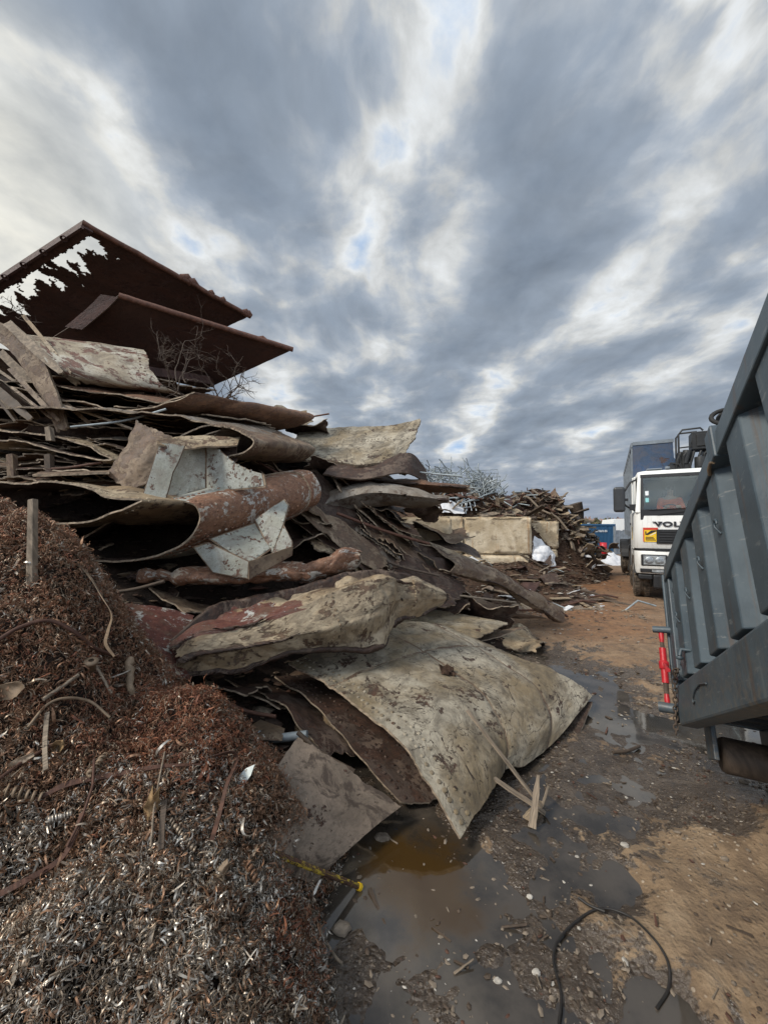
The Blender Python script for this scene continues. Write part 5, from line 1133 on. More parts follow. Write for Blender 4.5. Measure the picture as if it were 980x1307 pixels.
def leafy(name, label, cat, c, a, b, mat, seed, curl=.02, th=.0016):
    g = np.random.default_rng(seed); c = np.asarray(c); a = np.asarray(a, float); b = np.asarray(b, float); nrm = np.cross(a, b); nrm /= np.linalg.norm(nrm)
    rows = [[c + a * (s - 1) + b * (t - 1) * (1 - .55 * abs(s - 1)) + nrm * (curl * (t - 1) ** 2 + g.normal() * curl * .5) for s in np.linspace(0, 2, 5)] for t in (0, 1, 2)]
    mb = sheet(rows, nu=24, nv=12, th=th, amp=((.004, 20),), rag=(.08, .08, .03, .03), seed=seed); return top(name, mb, [M[mat]] * 3, label, cat)
c_ = on_m(308, 1000, .035); k_ = c_[1]; mb = MB(); mb.prism(np.array([P(297, 1006, k_), P(303, 1012, k_ - .01), P(313, 1000, k_), P(320, 990, k_ + .01), P(325, 976, k_ + .03), P(314, 981, k_ + .03), P(304, 991, k_ + .02)]), (-.2, -1, .25), .004); top('white_shard', mb, M['whiteshard'], 'pointed white enamel shard stuck in the swarf beside the rust strip', 'shard')
leafy('dry_leaf', 'large curled dry brown leaf caught on the stalk in the swarf', 'leaf', on_m(192, 1048, .04), (.01, .0, .06), (.03, .01, 0), 'leaf', 2, .03)
leafy('dry_leaf', 'orange brown dry leaf lying on the rusty swarf below the cable arch', 'leaf', on_m(75, 965, .04), (.03, .0, .02), (-.012, .0, .022), 'leaf', 3, .015)
leafy('tan_shard', 'flat tan plate shard at the left edge of the rusty swarf', 'shard', on_m(10, 892, .03), (.06, .0, .03), (-.03, .0, .03), 'strap', 4, .006, .003)
leafy('bent_clip', 'bent tan metal clip on the bright swarf near the yellow bar', 'clip', on_m(280, 1128, .03), (.025, 0, .03), (.018, 0, -.012), 'strap', 5, .02, .002)
leafy('grey_shard', 'long pale grey shard lying on the swarf at the left edge', 'shard', on_m(20, 985, .03), (.06, .01, .03), (-.008, .0, .014), 't_dull', 6, .003, .003)
# long loose turnings lying on top
for k in range(40):
    u, v = RNG.uniform(5, 400), RNG.uniform(940, 1295)
    if v < 1160 and u > 320: continue
    c = on_m(u, v, .012); g = RNG; d = g.normal(size=3); d[2] *= .3; d /= np.linalg.norm(d); L = g.uniform(.03, .085)
    pts = [c + d * L * (t - .5) + g.normal(size=3) * .012 for t in np.linspace(0, 1, 5)]
    o = ribbon('loose_turning', 'single long curl of metal lying loose on top of the swarf heap', 'turning', pts, g.uniform(.002, .005), ('t_silver', 'strap', 't_dull', 't_silver')[k % 4], .0006, g.normal() * 3, 20, 'loose curls on the swarf heap')
# ------------------------------------------------------------------ odds and ends on the ground
def G(u, v, lift=0.0):
    """point on the yard ground seen along (u, v)"""
    x, y = g_xy(u, v)
    for _ in range(4):
        d = P(u, v, 1.0) - np.array([0, 0, CAMH]); k = (gz(np.array([x]), np.array([y]))[0] - CAMH) / d[2]; x, y = d[0] * k, d[1] * k
    return np.array([x, y, gz(np.array([x]), np.array([y]))[0] + lift])
def lath(name, label, cat, a, b, w, th, mat, group=None, taper=.8):
    a, b = np.asarray(a), np.asarray(b); t = (b - a) / np.linalg.norm(b - a); s = np.cross(t, [0, 0, 1.0]); s = s / np.linalg.norm(s) * w / 2; n = np.cross(s, t); n = n / np.linalg.norm(n) * th / 2
    mb = MB(); N_ = 9; rows = []
    for k in range(N_):
        q = k / (N_ - 1); c = a + (b - a) * q + n * RNG.normal() * .25; ww = 1 + (taper - 1) * q + RNG.normal() * .07
        rows.append([c - s * ww - n, c + s * ww - n, c + s * ww + n, c - s * ww + n])
    v = np.array(rows); i = np.arange(N_ - 1)[:, None] * 4; j = np.arange(4)[None]; kk = (j + 1) % 4; L = np.linalg.norm(b - a)
    mb.add(v.reshape(-1, 3), np.stack([i + j, i + 4 + j, i + 4 + kk, i + kk], -1).reshape(-1, 4), 0, np.stack([np.repeat(np.linspace(0, L * .25, N_), 4), np.tile([0, w, w + th, th], N_) * 3], 1), False)
    mb.add(v[[0, -1]].reshape(-1, 3), [(0, 1, 2, 3), (7, 6, 5, 4)], 0, None, False)
    return top(name, mb, M[mat], label, cat, group)
lath('wooden_lath', 'long thin wooden lath leaning over the large pale plate, reaching highest', 'lath', P(596, 907, 2.86), G(692, 1038, .03), .026, .012, 'wood')
lath('wooden_lath', 'shorter wooden lath leaning against the front curl of the large pale plate', 'lath', P(602, 974, 2.62), G(696, 1044, .025), .034, .014, 'wood')
lath('broken_board', 'splintered pale board end standing on the mud where the two laths meet', 'board', G(679, 1062, .02), P(687, 990, 2.5), .05, .012, 'wood', None, .5)
lath('broken_board', 'narrow splinter on the mud right of the board end', 'board', G(692, 1034, .02), P(700, 1004, 2.55), .018, .01, 'wood')
lath('broken_board', 'flat board scrap under the meeting point of the two laths', 'board', G(672, 1050, .02), G(690, 1030, .03), .05, .012, 'woodpale', None, .6)
ya, yb = P(331, 1082, 1.72), G(459, 1138, .02)
t = thing('yellow_bar', 'rusty bar with chipped yellow paint lying from the swarf to the puddle', 'bar', lerp(ya, yb, .5))
mb = MB(); mb.tube([ya, lerp(ya, yb, .5), yb], .013, 8); part('bar', mb, M['yellow'], t, True)
mb = MB(); d = (yb - ya) / np.linalg.norm(yb - ya); mb.tube([yb - d * .012, yb + d * .006], .017, 8); part('end_collar', mb, M['stickyellow'], t, True)
lath('wooden_splinter', 'dark splinter lying in the mud beside the yellow bar', 'splinter', G(472, 1140, .015), G(492, 1186, .01), .02, .012, 'wooddark', None, .4)
c_ = [(713, 1312), (716, 1275), (706, 1225), (722, 1192), (762, 1164), (800, 1172), (832, 1200), (852, 1232), (853, 1265), (838, 1292)]
rod('black_cable', 'black cable lying in a loose loop on the wet ground', 'cable', [G(u, v, .012) for u, v in c_], .0048, 'hose', 8, n=70)
rod('black_cable', 'short cable end crossing the loop on the wet ground', 'cable', [G(u, v, .014) for u, v in [(738, 1150), (752, 1160), (772, 1168)]], .006, 'hose', 8, n=12)
rod('wire_rod', 'thin bent wire on the mud between swarf and puddle', 'wire', [G(u, v, .03) for u, v in [(380, 1140), (398, 1170), (412, 1205), (428, 1232), (436, 1240)]], .006, 'wood', n=20)
rod('wire_rod', 'thin twig lying on the wet mud below the puddle', 'wire', [G(u, v, .012) for u, v in [(640, 1188), (655, 1186), (672, 1184)]], .006, 'wooddark', n=8)
def rock(label, u, v, r, mat, seed, flat=.6):
    g = np.random.default_rng(seed); th = np.linspace(0, np.pi, 8)[1:-1]; ph = np.linspace(0, 2 * np.pi, 10, endpoint=False)
    v_ = [(np.sin(a) * np.cos(b), np.sin(a) * np.sin(b), np.cos(a)) for a in th for b in ph] + [(0, 0, 1), (0, 0, -1)]; v_ = np.array(v_)
    v_ = v_ * (1 + .45 * fbm(v_ * 1.3 + seed, 3))[:, None] * r * np.array([1.2, .9, flat]); c = G(u, v, r * flat * .45)
    f = [(i * 10 + j, (i + 1) * 10 + j, (i + 1) * 10 + (j + 1) % 10, i * 10 + (j + 1) % 10) for i in range(5) for j in range(10)]
    mb = MB(); mb.add(v_ + c, f, 0, None, False); mb.add(v_ + c, [(60, j, (j + 1) % 10) for j in range(10)] + [(61, 50 + (j + 1) % 10, 50 + j) for j in range(10)], 0, None, False)
    return top('stone', mb, M[mat], label, 'stone')
for q in [('round pale stone sitting in the brown puddle', 530, 1124, .02, 'palestone'), ('two-toned flat grey disc leaning by the flat ground plate', 488, 1072, .036, 'stone'), ('white stone on the gravel beyond the black cable', 676, 1166 - 20, .013, 'palestone'),
          ('flat pale pebble on the wet mud below the dry gravel rise', 797, 1080, .018, 'palestone'), ('grey pebble on the gravel near the right edge', 925, 1098, .016, 'stone'), ('tan muddy lump at the foot of the swarf heap', 436, 1188, .035, 'stone'),
          ('white plastic-looking pebble in the mud at the bottom', 684, 1243, .014, 'palestone'), ('small white crumb in the mud at the bottom, left of the white pebble', 635, 1254, .014, 'palestone'), ('dark stone beside the flat grey disc', 505, 1062, .022, 'rubber'),
          ('pale stone at the left shore of the road puddle', 950, 1000, .03, 'stone'), ('tan stone half sunk near the loop of the cable', 706, 1276, .012, 'stone')]:
    rock(*q, seed=len(q[0]))
for k in range(46):                                       # splinters and rusty flakes
    u, v = RNG.uniform(440, 970), RNG.uniform(870, 1300)
    if v < 1060 and u < 720 or u > 850 and v < 1010: continue
    a = G(u, v, .008); d = RNG.normal(size=3) * np.array([1, 1, .06]); d /= np.linalg.norm(d); L = RNG.uniform(.025, .11)
    lath('wood_splinter', 'small splinter of wood or rust lying on the wet ground', 'splinter', a, a + d * L, RNG.uniform(.004, .014), .005, ('wooddark', 'wood', 'ruststrip', 'wooddark')[k % 4], 'splinters on the wet ground', .5)
leafy('mud_clod', 'clod of dry moss and dirt on top of the large pale plate', 'clod', P(571, 860, 3.55) + (0, 0, .02), (.06, .0, .0), (.0, .05, .02), 'heap', 11, .03, .03)
rod('dark_stick', 'dark forked stick lying on the wet road in front of the container', 'stick', [G(u, v, .02) for u, v in [(782, 964), (800, 962), (816, 956)]], .012, 'wooddark', n=8)
mb = MB(); mb.tube(PP([(330, 938, 2.9), (352, 943, 2.88), (392, 938, 2.86)]), .03, 12); top('grey_pipe', mb, M['wiregrey'], 'grey plastic pipe end under the crumpled leaf, behind the flat ground plate', 'pipe')

# ------------------------------------------------------------------ concrete block wall
def block(label, x0, x1, y0, y1, z0, z1, rot, notch=True):
    w, d, h = x1 - x0, y1 - y0, z1 - z0; mb = MB(); nx_, nz_ = 26, 16
    mb.box(-w / 2, w / 2, -d / 2, d / 2, 0, h); me = mb.mesh('b', M['concrete']); 
    import bmesh
    bm = bmesh.new(); bm.from_mesh(me); bmesh.ops.bevel(bm, geom=bm.edges[:], offset=.03, segments=2, affect='EDGES'); bmesh.ops.subdivide_edges(bm, edges=bm.edges[:], cuts=12, use_grid_fill=True)
    V = np.array([v.co[:] for v in bm.verts]); dv = fbm(V * 3 + x0 * 7, 4) * .014 + np.minimum(0, fbm(V * 5 + x1, 3) + .1) * .06
    for v, k in zip(bm.verts, dv): v.co += v.normal * float(k)
    me2 = bpy.data.meshes.new('block'); bm.to_mesh(me2); bm.free(); bpy.data.meshes.remove(me); me2.materials.append(M['concrete']); me2.polygons.foreach_set('use_smooth', [True] * len(me2.polygons))
    o = bpy.data.objects.new('concrete_block', me2); COL.objects.link(o); o.location = ((x0 + x1) / 2, (y0 + y1) / 2, z0); o.rotation_euler = (0, R(rng2.uniform(-1.2, 1.2)), R(rot)); return setp(o, label, 'concrete block', 'concrete block wall')
rng2 = np.random.default_rng(8)
block('large upper concrete block with a rust stain near its right end', 2.08, 3.78, 10.0, 10.8, 1.0, 1.96, -3)
block('upper concrete block with a dark cable hanging over its face', .9, 2.04, 10.06, 10.9, 1.03, 1.98, -2)
block('dark concrete block mostly hidden behind the curled tongue plates', .15, 1.25, 7.1, 7.8, 1.12, 1.9, -3)
block('concrete block in the upper course standing furthest right and set back', 4.55, 5.45, 12.2, 13.0, 1.02, 1.88, -3)
block('concrete block in the lower course below the rust-stained one, with a pale scuffed face', 2.0, 3.68, 9.96, 10.8, .06, .985, -4)
block('concrete block in the lower course further left, half hidden by the folded long plate', .7, 1.97, 10.02, 10.8, .06, 1.015, -3)
block('broken concrete block below the furthest right one, buried in scrap', 4.75, 5.4, 12.1, 12.9, .3, 1.0, -8)
rod('wall_cable', 'dark cable hanging over the upper concrete block left of the rust-stained one', 'cable', PP([(562, 658, 9.95), (568, 668, 9.93), (578, 677, 9.93), (593, 679, 9.93)]), .018, 'hose', n=16)

# ------------------------------------------------------------------ scrap heaps beyond the wall
hp = [np.array(q) for q in [(0, 11.2, 2.3), (2.2, 11.3, 2.1), (4, 11.6, 2.0), (1.0, 13, 3.0), (2.6, 13, 3.0), (4.1, 13.2, 2.45), (5.3, 13.5, 2.75), (6.3, 13.8, 2.5), (6.9, 13.6, 1.4), (7.4, 13.6, .3), (7.9, 13.6, -.25), (8.8, 14, -.6), (5.7, 12.3, .8), (6.1, 11.7, .05), (6.5, 11, -.3), (5, 11.6, .4), (4.2, 11, .2), (7.2, 12, -.5),
      (3, 16, 1.5), (6, 16.5, 1.2), (0, 16, 1.5), (-3, 14, 1.5), (-3, 11, 1.5), (8, 17, -.3), (3, 20, -.4), (-3, 20, -.4), (4.3, 10.4, .1), (5.3, 10.6, -.1), (9.5, 16, -.5), (5.5, 19, -.3)]]
heaph = tps(hp)
def hh(x, y):
    q = np.stack([x, y, 0 * x], -1); return heaph(x, y) + .14 * fbm(q * 1.3, 4) + .05 * fbm(q * 5, 3)
xs = np.linspace(-3, 9.5, 190); ys = np.linspace(10.35, 20, 130); X, Y = np.meshgrid(xs, ys); Z = hh(X, Y); Z = np.where((Y < 11.1) & (X < 4.5), np.minimum(Z, 1.6), Z)
mb = MB(); nx = len(xs); i = np.arange(len(ys) - 1)[:, None] * nx; j = np.arange(nx - 1)[None]
f = np.stack([i + j, i + j + 1, i + nx + j + 1, i + nx + j], -1).reshape(-1, 4); f = f[Z.ravel()[f].max(1) > -.6]
mb.add(np.stack([X, Y, Z], -1).reshape(-1, 3), f, 0)
MP = np.array([.40, .30, .06, .14, .10])
for args in [(9000, (1, 9), (10.5, 15), .02, .09, .35)]:
    v, f, m = scatter_bits(*args, None, 5, hh, -.5, .6); mb.add(v, f, m + 1, None, False)
v, f, m = scatter_bits(3500, (1.2, 7.5), (7.2, 12), .012, .06, .35, lambda x, y: np.clip(1.2 - np.abs((x - .25 * y) - .3) * .55, .02, 1), 5); mb.add(v, f, m + 1, None, False)
top('scrap_rubble', mb, [M['heap'], M['wooddark'], M['wood'], M['palestone'], M['ruststrip'], M['heap']], 'brown mixed scrap rubble heaped behind the concrete block wall', 'rubble', kind='stuff', recentre=False)
def onheap(u, v, lift=0):
    Yd = np.linspace(10.4, 18, 300); q0, q1 = P(u, v, 1.0), P(u, v, 2.0); q = q0 + (Yd[:, None] - 1) * (q1 - q0)
    hit = np.nonzero(hh(q[:, 0], q[:, 1]) > q[:, 2])[0]
    if len(hit): return q[hit[0]] + np.array([0, 0, lift])
    return P(u, v, 14)
rs = np.random.default_rng(33); kinds = []
def proto_plank(L, w, th, mat, bent):
    mb = MB(); n = 7; x_ = np.linspace(-L / 2, L / 2, n); z_ = bent * np.sin(np.linspace(0, 3, n)) + rs.normal(size=n) * .004
    v = np.array([[(x, -w / 2, z), (x, w / 2, z), (x, w / 2, z + th), (x, -w / 2, z + th)] for x, z in zip(x_, z_)]); i = np.arange(n - 1)[:, None] * 4; j = np.arange(4)[None]; k = (j + 1) % 4
    mb.add(v.reshape(-1, 3), np.stack([i + j, i + 4 + j, i + 4 + k, i + k], -1).reshape(-1, 4), 0, None, False); mb.add(v[[0, -1]].reshape(-1, 3), [(0, 1, 2, 3), (7, 6, 5, 4)], 0, None, False); return mb.mesh('plank', M[mat])
def proto_sheet(w, h, mat, k):
    c = rs.normal(size=(3, 3)) * .1; ctrl = [[np.array([(s - 1) / 2 * w, (t_ - 1) / 2 * h, c[t_, s]]) for s in range(3)] for t_ in range(3)]
    return sheet(ctrl, nu=24, nv=14, th=.02, amp=((.05, 4),), rag=(.08,) * 4, seed=90 + k, face_cam=False).mesh('sheet', [M[mat]] * 3)
def proto_pipe(L, r, mat, bent):
    mb = MB(); mb.tube([(-L / 2, 0, 0), (-L / 6, bent * .5, bent), (L / 6, bent, bent * .4), (L / 2, 0, 0)], r, 8); return mb.mesh('pipe', M[mat])
PRO = [('scrap_plank', 'weathered brown plank sticking out of the scrap heap behind the block wall', 'plank', 'planks in the scrap heap', [proto_plank(1.1, .14, .035, 'wood', .03), proto_plank(.8, .18, .03, 'woodpale', .0), proto_plank(1.4, .1, .05, 'wooddark', .05), proto_plank(.6, .12, .04, 'wood', .02)]),
       ('scrap_sheet_piece', 'crumpled rusty sheet piece in the scrap heap behind the block wall', 'steel sheet', 'rusty sheet pieces in the scrap heap', [proto_sheet(.7, .4, 'dark', 0), proto_sheet(.9, .3, 'brown', 1), proto_sheet(.5, .4, 'darkred', 2), proto_sheet(.8, .35, 'ruststrip', 3)]),
       ('scrap_pipe', 'rusty bent pipe in the scrap heap behind the block wall', 'pipe', 'bent pipes in the scrap heap', [proto_pipe(1.2, .03, 'ruststrip', .1), proto_pipe(.9, .045, 'dark', .0), proto_pipe(1.3, .022, 'wiregrey', .25)])]
def strew(k, u, v, lift, tilt=.5):
    name, lab, cat, grp, meshes = PRO[k]; o = bpy.data.objects.new(name, meshes[rs.integers(len(meshes))]); COL.objects.link(o); o.location = Vector(onheap(u, v, lift)); o.rotation_euler = (rs.normal() * tilt, rs.normal() * tilt, rs.uniform(0, 6.28)); s = rs.uniform(.6, 1.1); o.scale = (s, s, s); setp(o, lab, cat, grp)
for n_ in range(120):
    u = rs.uniform(625, 740); v = 632 + abs(u - 682) * .22 + rs.uniform(0, 34)
    if u > 720: v += 12
    strew(rs.choice(3, p=[.42, .42, .16]), u, v, rs.uniform(0, .08))
for n_ in range(26): u = rs.uniform(560, 640); strew(rs.choice(3, p=[.3, .3, .4]), u, rs.uniform(632, 655), .03)
PRO.append(('slope_debris', 'pale board or sheet scrap spilling down the right slope of the scrap heap', 'debris', 'debris on the slope of the scrap heap', [proto_plank(.7, .2, .03, 'woodpale', .0), proto_plank(.5, .25, .02, 'paper', .02), proto_plank(.9, .12, .04, 'wood', .04), proto_sheet(.5, .3, 'greyplate', 7)]))
for n_ in range(90): q = rs.random(); strew(3, 720 + q * 46 + rs.normal() * 7, 664 + q * 50 + rs.normal() * 8, .03, .4)
# grey wire tangle
mb = MB()
for k in range(230):
    uu_ = rs.uniform(540, 642); c = P(uu_, rs.uniform(595 + .12 * max(0, uu_ - 560) if uu_ < 615 else 612, 642), rs.uniform(11.6, 13.4)); d = rs.normal(size=3); d /= np.linalg.norm(d); e = rs.normal(size=3); L = rs.uniform(.3, 1.1)
    pts = [c + d * L * (t_ - .5) + rs.normal(size=3) * .06 for t_ in np.linspace(0, 1, 5)]
    hi = 2.05 + .55 * (c[2] > 0); mb.tube(pts, rs.uniform(.010, .022), 4, 0, False)
# welded mesh panels in the tangle
for (u, v, w, h, yaw) in ((622, 614, .9, .8, .3), (590, 612, 1.1, .5, -.4), (560, 604, .7, .4, .8)):
    c = P(u, v, 12.2); ax = np.array([math.cos(yaw), math.sin(yaw), .25 * yaw]); ay = np.array([-.3 * yaw, .4, 1.0]); ay /= np.linalg.norm(ay)
    for t_ in np.linspace(-.5, .5, 7): mb.tube([c + ax * w * t_ - ay * h / 2, c + ax * w * t_ + ay * h * .1 + (0, .06, 0), c + ax * w * t_ + ay * h / 2], .008, 4, 0, False); mb.tube([c + ay * h * t_ - ax * w / 2, c + ay * h * t_ + (0, .05, 0), c + ay * h * t_ + ax * w / 2], .008, 4, 0, False)
top('wire_tangle', mb, M['wiregrey'], 'tangle of grey galvanised wire and bent mesh on top of the scrap behind the blocks', 'wire tangle')
mb = MB(); 
for k in range(3): mb.tube(PP([(582 + k * 6, 656, 11.2), (584 + k * 6, 640, 11.3), (592 + k * 6, 636, 11.35), (596 + k * 6, 652, 11.2)]), .022, 6)
mb.tube(PP([(580, 650, 11.2), (600, 647, 11.2)]), .018, 6); top('bent_tube_rack', mb, M['steel'], 'bent tubular rack standing on the wall under the wire tangle', 'frame')
plate('white_sheet_scrap', 'white sheet lying in the scrap below the wire tangle', 'sheet', [PP([(560, 645, 11.2), (575, 638, 11.3), (592, 650, 11.2)]), PP([(558, 655, 11.0), (574, 655, 11.0), (594, 656, 11.0)])], [M['paper']] * 3, nu=24, nv=14, th=.01, amp=((.05, 3),), rag=(.08,) * 4, seed=95)
mb = MB(); q0 = P(738, 668, 13.6); q1 = P(733, 643, 13.6); mb.tube([q0, lerp(q0, q1, .5) + (.05, 0, 0), q1], [.17, .19, .25], 12); top('tree_stump', mb, M['wooddark'], 'dark stump-like log end at the right end of the scrap heap', 'log')
rod('curved_pipe', 'pale pipe bending down the right end of the scrap heap', 'pipe', PP([(660, 640, 12.9), (672, 634, 12.9), (690, 650, 12.7), (710, 660, 12.5), (724, 676, 12.4)]), .035, 'wood', n=24)
# dark fluff and foot of the heap, debris in front of the wall
def fz(x, y):
    q = np.stack([x, y, 0 * x], -1)
    return .85 * sstep(7.9, 9.95, y) * sstep(5.3, 3.7, x) + .10 * fbm(q * 1.6, 4) + .04 * fbm(q * 6, 3) - .06
xs = np.arange(.6, 5.8, .05); ys = np.arange(7.4, 10.6, .05); X, Y = np.meshgrid(xs, ys); Z = fz(X, Y); mb = MB(); nx = len(xs); i = np.arange(len(ys) - 1)[:, None] * nx; j = np.arange(nx - 1)[None]
mb.add(np.stack([X, Y, Z], -1).reshape(-1, 3), np.stack([i + j, i + j + 1, i + nx + j + 1, i + nx + j], -1).reshape(-1, 4), 0)
v, f, m = scatter_bits(5000, (.8, 5.6), (7.5, 9.9), .012, .07, .35, None, 5, fz, -.5, .5); mb.add(v, f, m + 1, None, False)
top('wall_foot_rubble', mb, [M['heap'], M['wooddark'], M['wood'], M['palestone'], M['ruststrip'], M['heap']], 'low bank of brown scrap rubble at the foot of the concrete block wall', 'rubble', kind='stuff', recentre=False)
for n_ in range(85):
    x_, y_ = rs.uniform(2.0, 5.2), rs.uniform(7.8, 9.9); q = np.array([x_, y_, fz(np.array([x_]), np.array([y_]))[0]]); k = rs.choice([0, 0, 1, 3, 3, 2]); name, lab, cat, grp, meshes = PRO[k]
    o = bpy.data.objects.new('ground_scrap', meshes[rs.integers(len(meshes))]); COL.objects.link(o); o.location = Vector(q + np.array([0, 0, .05])); o.rotation_euler = (rs.normal() * .2, rs.normal() * .25, rs.uniform(0, 6.28)); s = rs.uniform(.3, .8); o.scale = (s, s, s); setp(o, 'broken board or sheet scrap lying on the rubble at the foot of the block wall', 'scrap', 'scrap at the foot of the block wall')
lath('pale_board', 'pale board lying alone on the orange mud of the road', 'board', G(728, 729, .03), G(766, 732, .03), .16, .03, 'woodpale')
lath('pale_board', 'flat tan board on the mud below the scrap at the wall foot', 'board', G(668, 757, .03), G(712, 750, .03), .35, .03, 'woodpale')
lath('grey_post', 'upright grey post end among the scrap in front of the wall', 'post', G(656, 738, 0), P(656, 722, 10.3), .08, .06, 'steel')
mb = sheet([PP([(682, 683, 10.6), (690, 690, 10.5), (697, 698, 10.4)]), PP([(679, 700, 10.1), (693, 702, 10.0), (706, 706, 10.2)]), PP([(679, 714, 9.9), (694, 720, 9.85), (711, 725, 10.0)])], nu=40, nv=40, th=.03, amp=((.12, 2.2), (.04, 6)), rag=(.06, .1, .05, .05), seed=97)
top('white_big_bag', mb, [M['paper']] * 3, 'crumpled white woven bag slumped against the right end of the block wall', 'bag')
mb = sheet([PP([(779, 701, 20.2), (783, 704, 20.0), (790, 710, 19.8)]), PP([(772, 711, 19.5), (782, 713, 19.3), (795, 716, 19.4)]), PP([(765, 717, 19.2), (780, 722, 18.9), (800, 722, 19.1)])], nu=30, nv=30, th=.03, amp=((.1, 1.5), (.03, 5)), rag=(.05, .06, .05, .05), seed=98)
top('white_tarp', mb, [M['paper']] * 3, 'pointed white tarp lying on the road left of the truck wheels', 'tarp')
# dark ash patch
mb = MB(); c = G(722, 706); th = np.linspace(0, 6.283, 24, endpoint=False)

# ------------------------------------------------------------------ far end of the yard
def gzz(x, y): return float(gz(np.array([x]), np.array([y]))[0])
bc = thing('blue_container', 'blue corrugated shipping container with white lettering at the far end of the road', 'container', (18.3, 33.6, gzz(18.3, 33.6)))
mb = MB(); n = 28; xs_ = np.linspace(-1.75, 1.45, n * 4 + 1); ys_ = np.array([0, 0, .06, .06] * n + [0]); v = np.array([[(x, y, .12), (x, y, 2.3)] for x, y in zip(xs_, ys_)]).reshape(-1, 3)
mb.add(v, [(2 * i, 2 * i + 2, 2 * i + 3, 2 * i + 1) for i in range(n * 4)], 0, None, False); mb.box(-1.75, 1.45, .1, 5.8, .12, 2.3); part('corrugated_wall', mb, M['bluepaint'], bc)
mb = MB(); mb.box(-1.82, 1.52, -.04, 5.9, 2.301, 2.42); mb.box(-1.82, 1.52, -.04, 5.9, 0, .118)
for x in (-1.82, 1.452): mb.box(x, x + .066, -.04, .09, .119, 2.3)
part('frame', mb, M['bluepaint'], bc)
mb = MB(); x = -.25
for k, w in enumerate((.1, .1, .1, .1, .1, .1, .1, .1)):
    x0 = -.2 + k * .135
    mb.box(x0, x0 + .03, -.035, -.012, 1.72, 1.9)
    if k % 2 == 0: mb.box(x0 + .031, x0 + .09, -.035, -.012, 1.87, 1.9)
    if k % 3: mb.box(x0 + .031, x0 + .08, -.035, -.012, 1.79, 1.815)
    else: mb.box(x0 + .06, x0 + .09, -.035, -.012, 1.72, 1.865)
part('lettering', mb, M['whiteletter'], bc)
mb = MB(); bx_ = 18.3; by_ = 31.0; z = gzz(bx_, by_)
for k in range(6): mb.box(bx_ + k * .2, bx_ + k * .2 + .185, by_, by_ + .08, z, z + 1.9 + .1 * math.sin(k * 3))
mb.box(bx_ - .1, bx_ - .012, by_ - .08, by_ + .15, z, z + 2.2); mb.box(bx_ - .01, bx_ + 1.2, by_ + .081, by_ + .14, z + .5, z + .6)
top('board_fence', mb, M['bodygrey'], 'weathered grey board fence beside the blue container', 'fence')
def drum(label, u, v, Yd, r, h, mat):
    q = P(u, v, Yd); q[2] = gzz(q[0], q[1]); mb = MB(); mb.lathe([(0, 0), (r, 0), (r, h * .3), (r * 1.05, h * .33), (r, h * .36), (r, h * .64), (r * 1.05, h * .67), (r, h * .7), (r, h), (0, h + .01)], q, (0, 0, 1), 18); return top('drum', mb, M[mat], label, 'drum')
drum('red drum standing in front of the blue container', 770, 705, 30, .24, .95, 'red'); drum('shorter red drum left of the taller red one', 766, 704, 30.5, .2, .65, 'red'); drum('blue drum at the left of the red drums', 757, 700, 30.5, .26, 1.3, 'bluepaint')
mb = MB(); q = P(752, 700, 31); q[2] = gzz(q[0], q[1]); mb.box(q[0] - 1, q[0] + .5, q[1] - .3, q[1] + .3, q[2] + .9, q[2] + .98)
for dx in (-.95, .42): mb.box(q[0] + dx, q[0] + dx + .06, q[1] - .25, q[1] + .25, q[2], q[2] + .899)
top('work_table', mb, M['wood'], 'plain pale table in front of the blue container', 'table')
van = thing('white_van', 'white van cab parked beyond the blue container', 'van', (21.4, 38, gzz(21, 38)))
mb = MB(); prof = [(-1.0, .5), (-1.05, 1.3), (-.75, 1.45), (-.35, 2.4), (1.2, 2.5), (1.2, .5)]
pl = np.array([(x, 0, z) for x, z in prof]); pr = pl + (0, 1.9, 0)
mb.prism(pl, (0, -1, 0), -1.9); part('body', mb, M['whitetruck'], van)
mb = MB(); mb.prism(np.array([(-.60, -.012, 1.5), (-.28, -.012, 2.25), (.3, -.012, 2.28), (.3, -.012, 1.5)]), (0, -1, 0), .01); part('side_window', mb, M['blackplastic'], van)
mb = MB(); mb.lathe([(0, 0), (.36, 0), (.36, .2), (0, .2)], (-.4, -.06, .36), (0, 1, 0), 16); part('wheel', mb, M['rubber'], van)
van.location.z += .42; van.scale = (.62, 1, 1)
ex = thing('yellow_loader', 'small yellow loader arm seen above the blue container', 'loader', (18.4, 38, gzz(18.4, 38)))
mb = MB(); mb.tube([(0, 0, .4), (.1, 0, 2.3), (.55, 0, 2.75), (.75, 0, 2.2)], .12, 6); part('arm', mb, M['stickyellow'], ex); mb = MB(); mb.box(-.5, .5, -.4, .4, 0, 1.0); part('chassis', mb, M['stickyellow'], ex, bevel=.05)
for k in range(5):
    mb = MB(); x = 19.2 + k * .42; hgt = 2.35 + .2 * math.sin(k * 2.1); z = gzz(x, 40); mb.lathe([(.17, 0), (.17, hgt), (.12, hgt + .06), (0, hgt + .06)], (x, 40, z), (0, 0, 1), 10); top('grey_bollard', mb, M['bodygrey'], 'pale grey post in the row behind the blue container', 'post', 'grey posts behind the blue container')
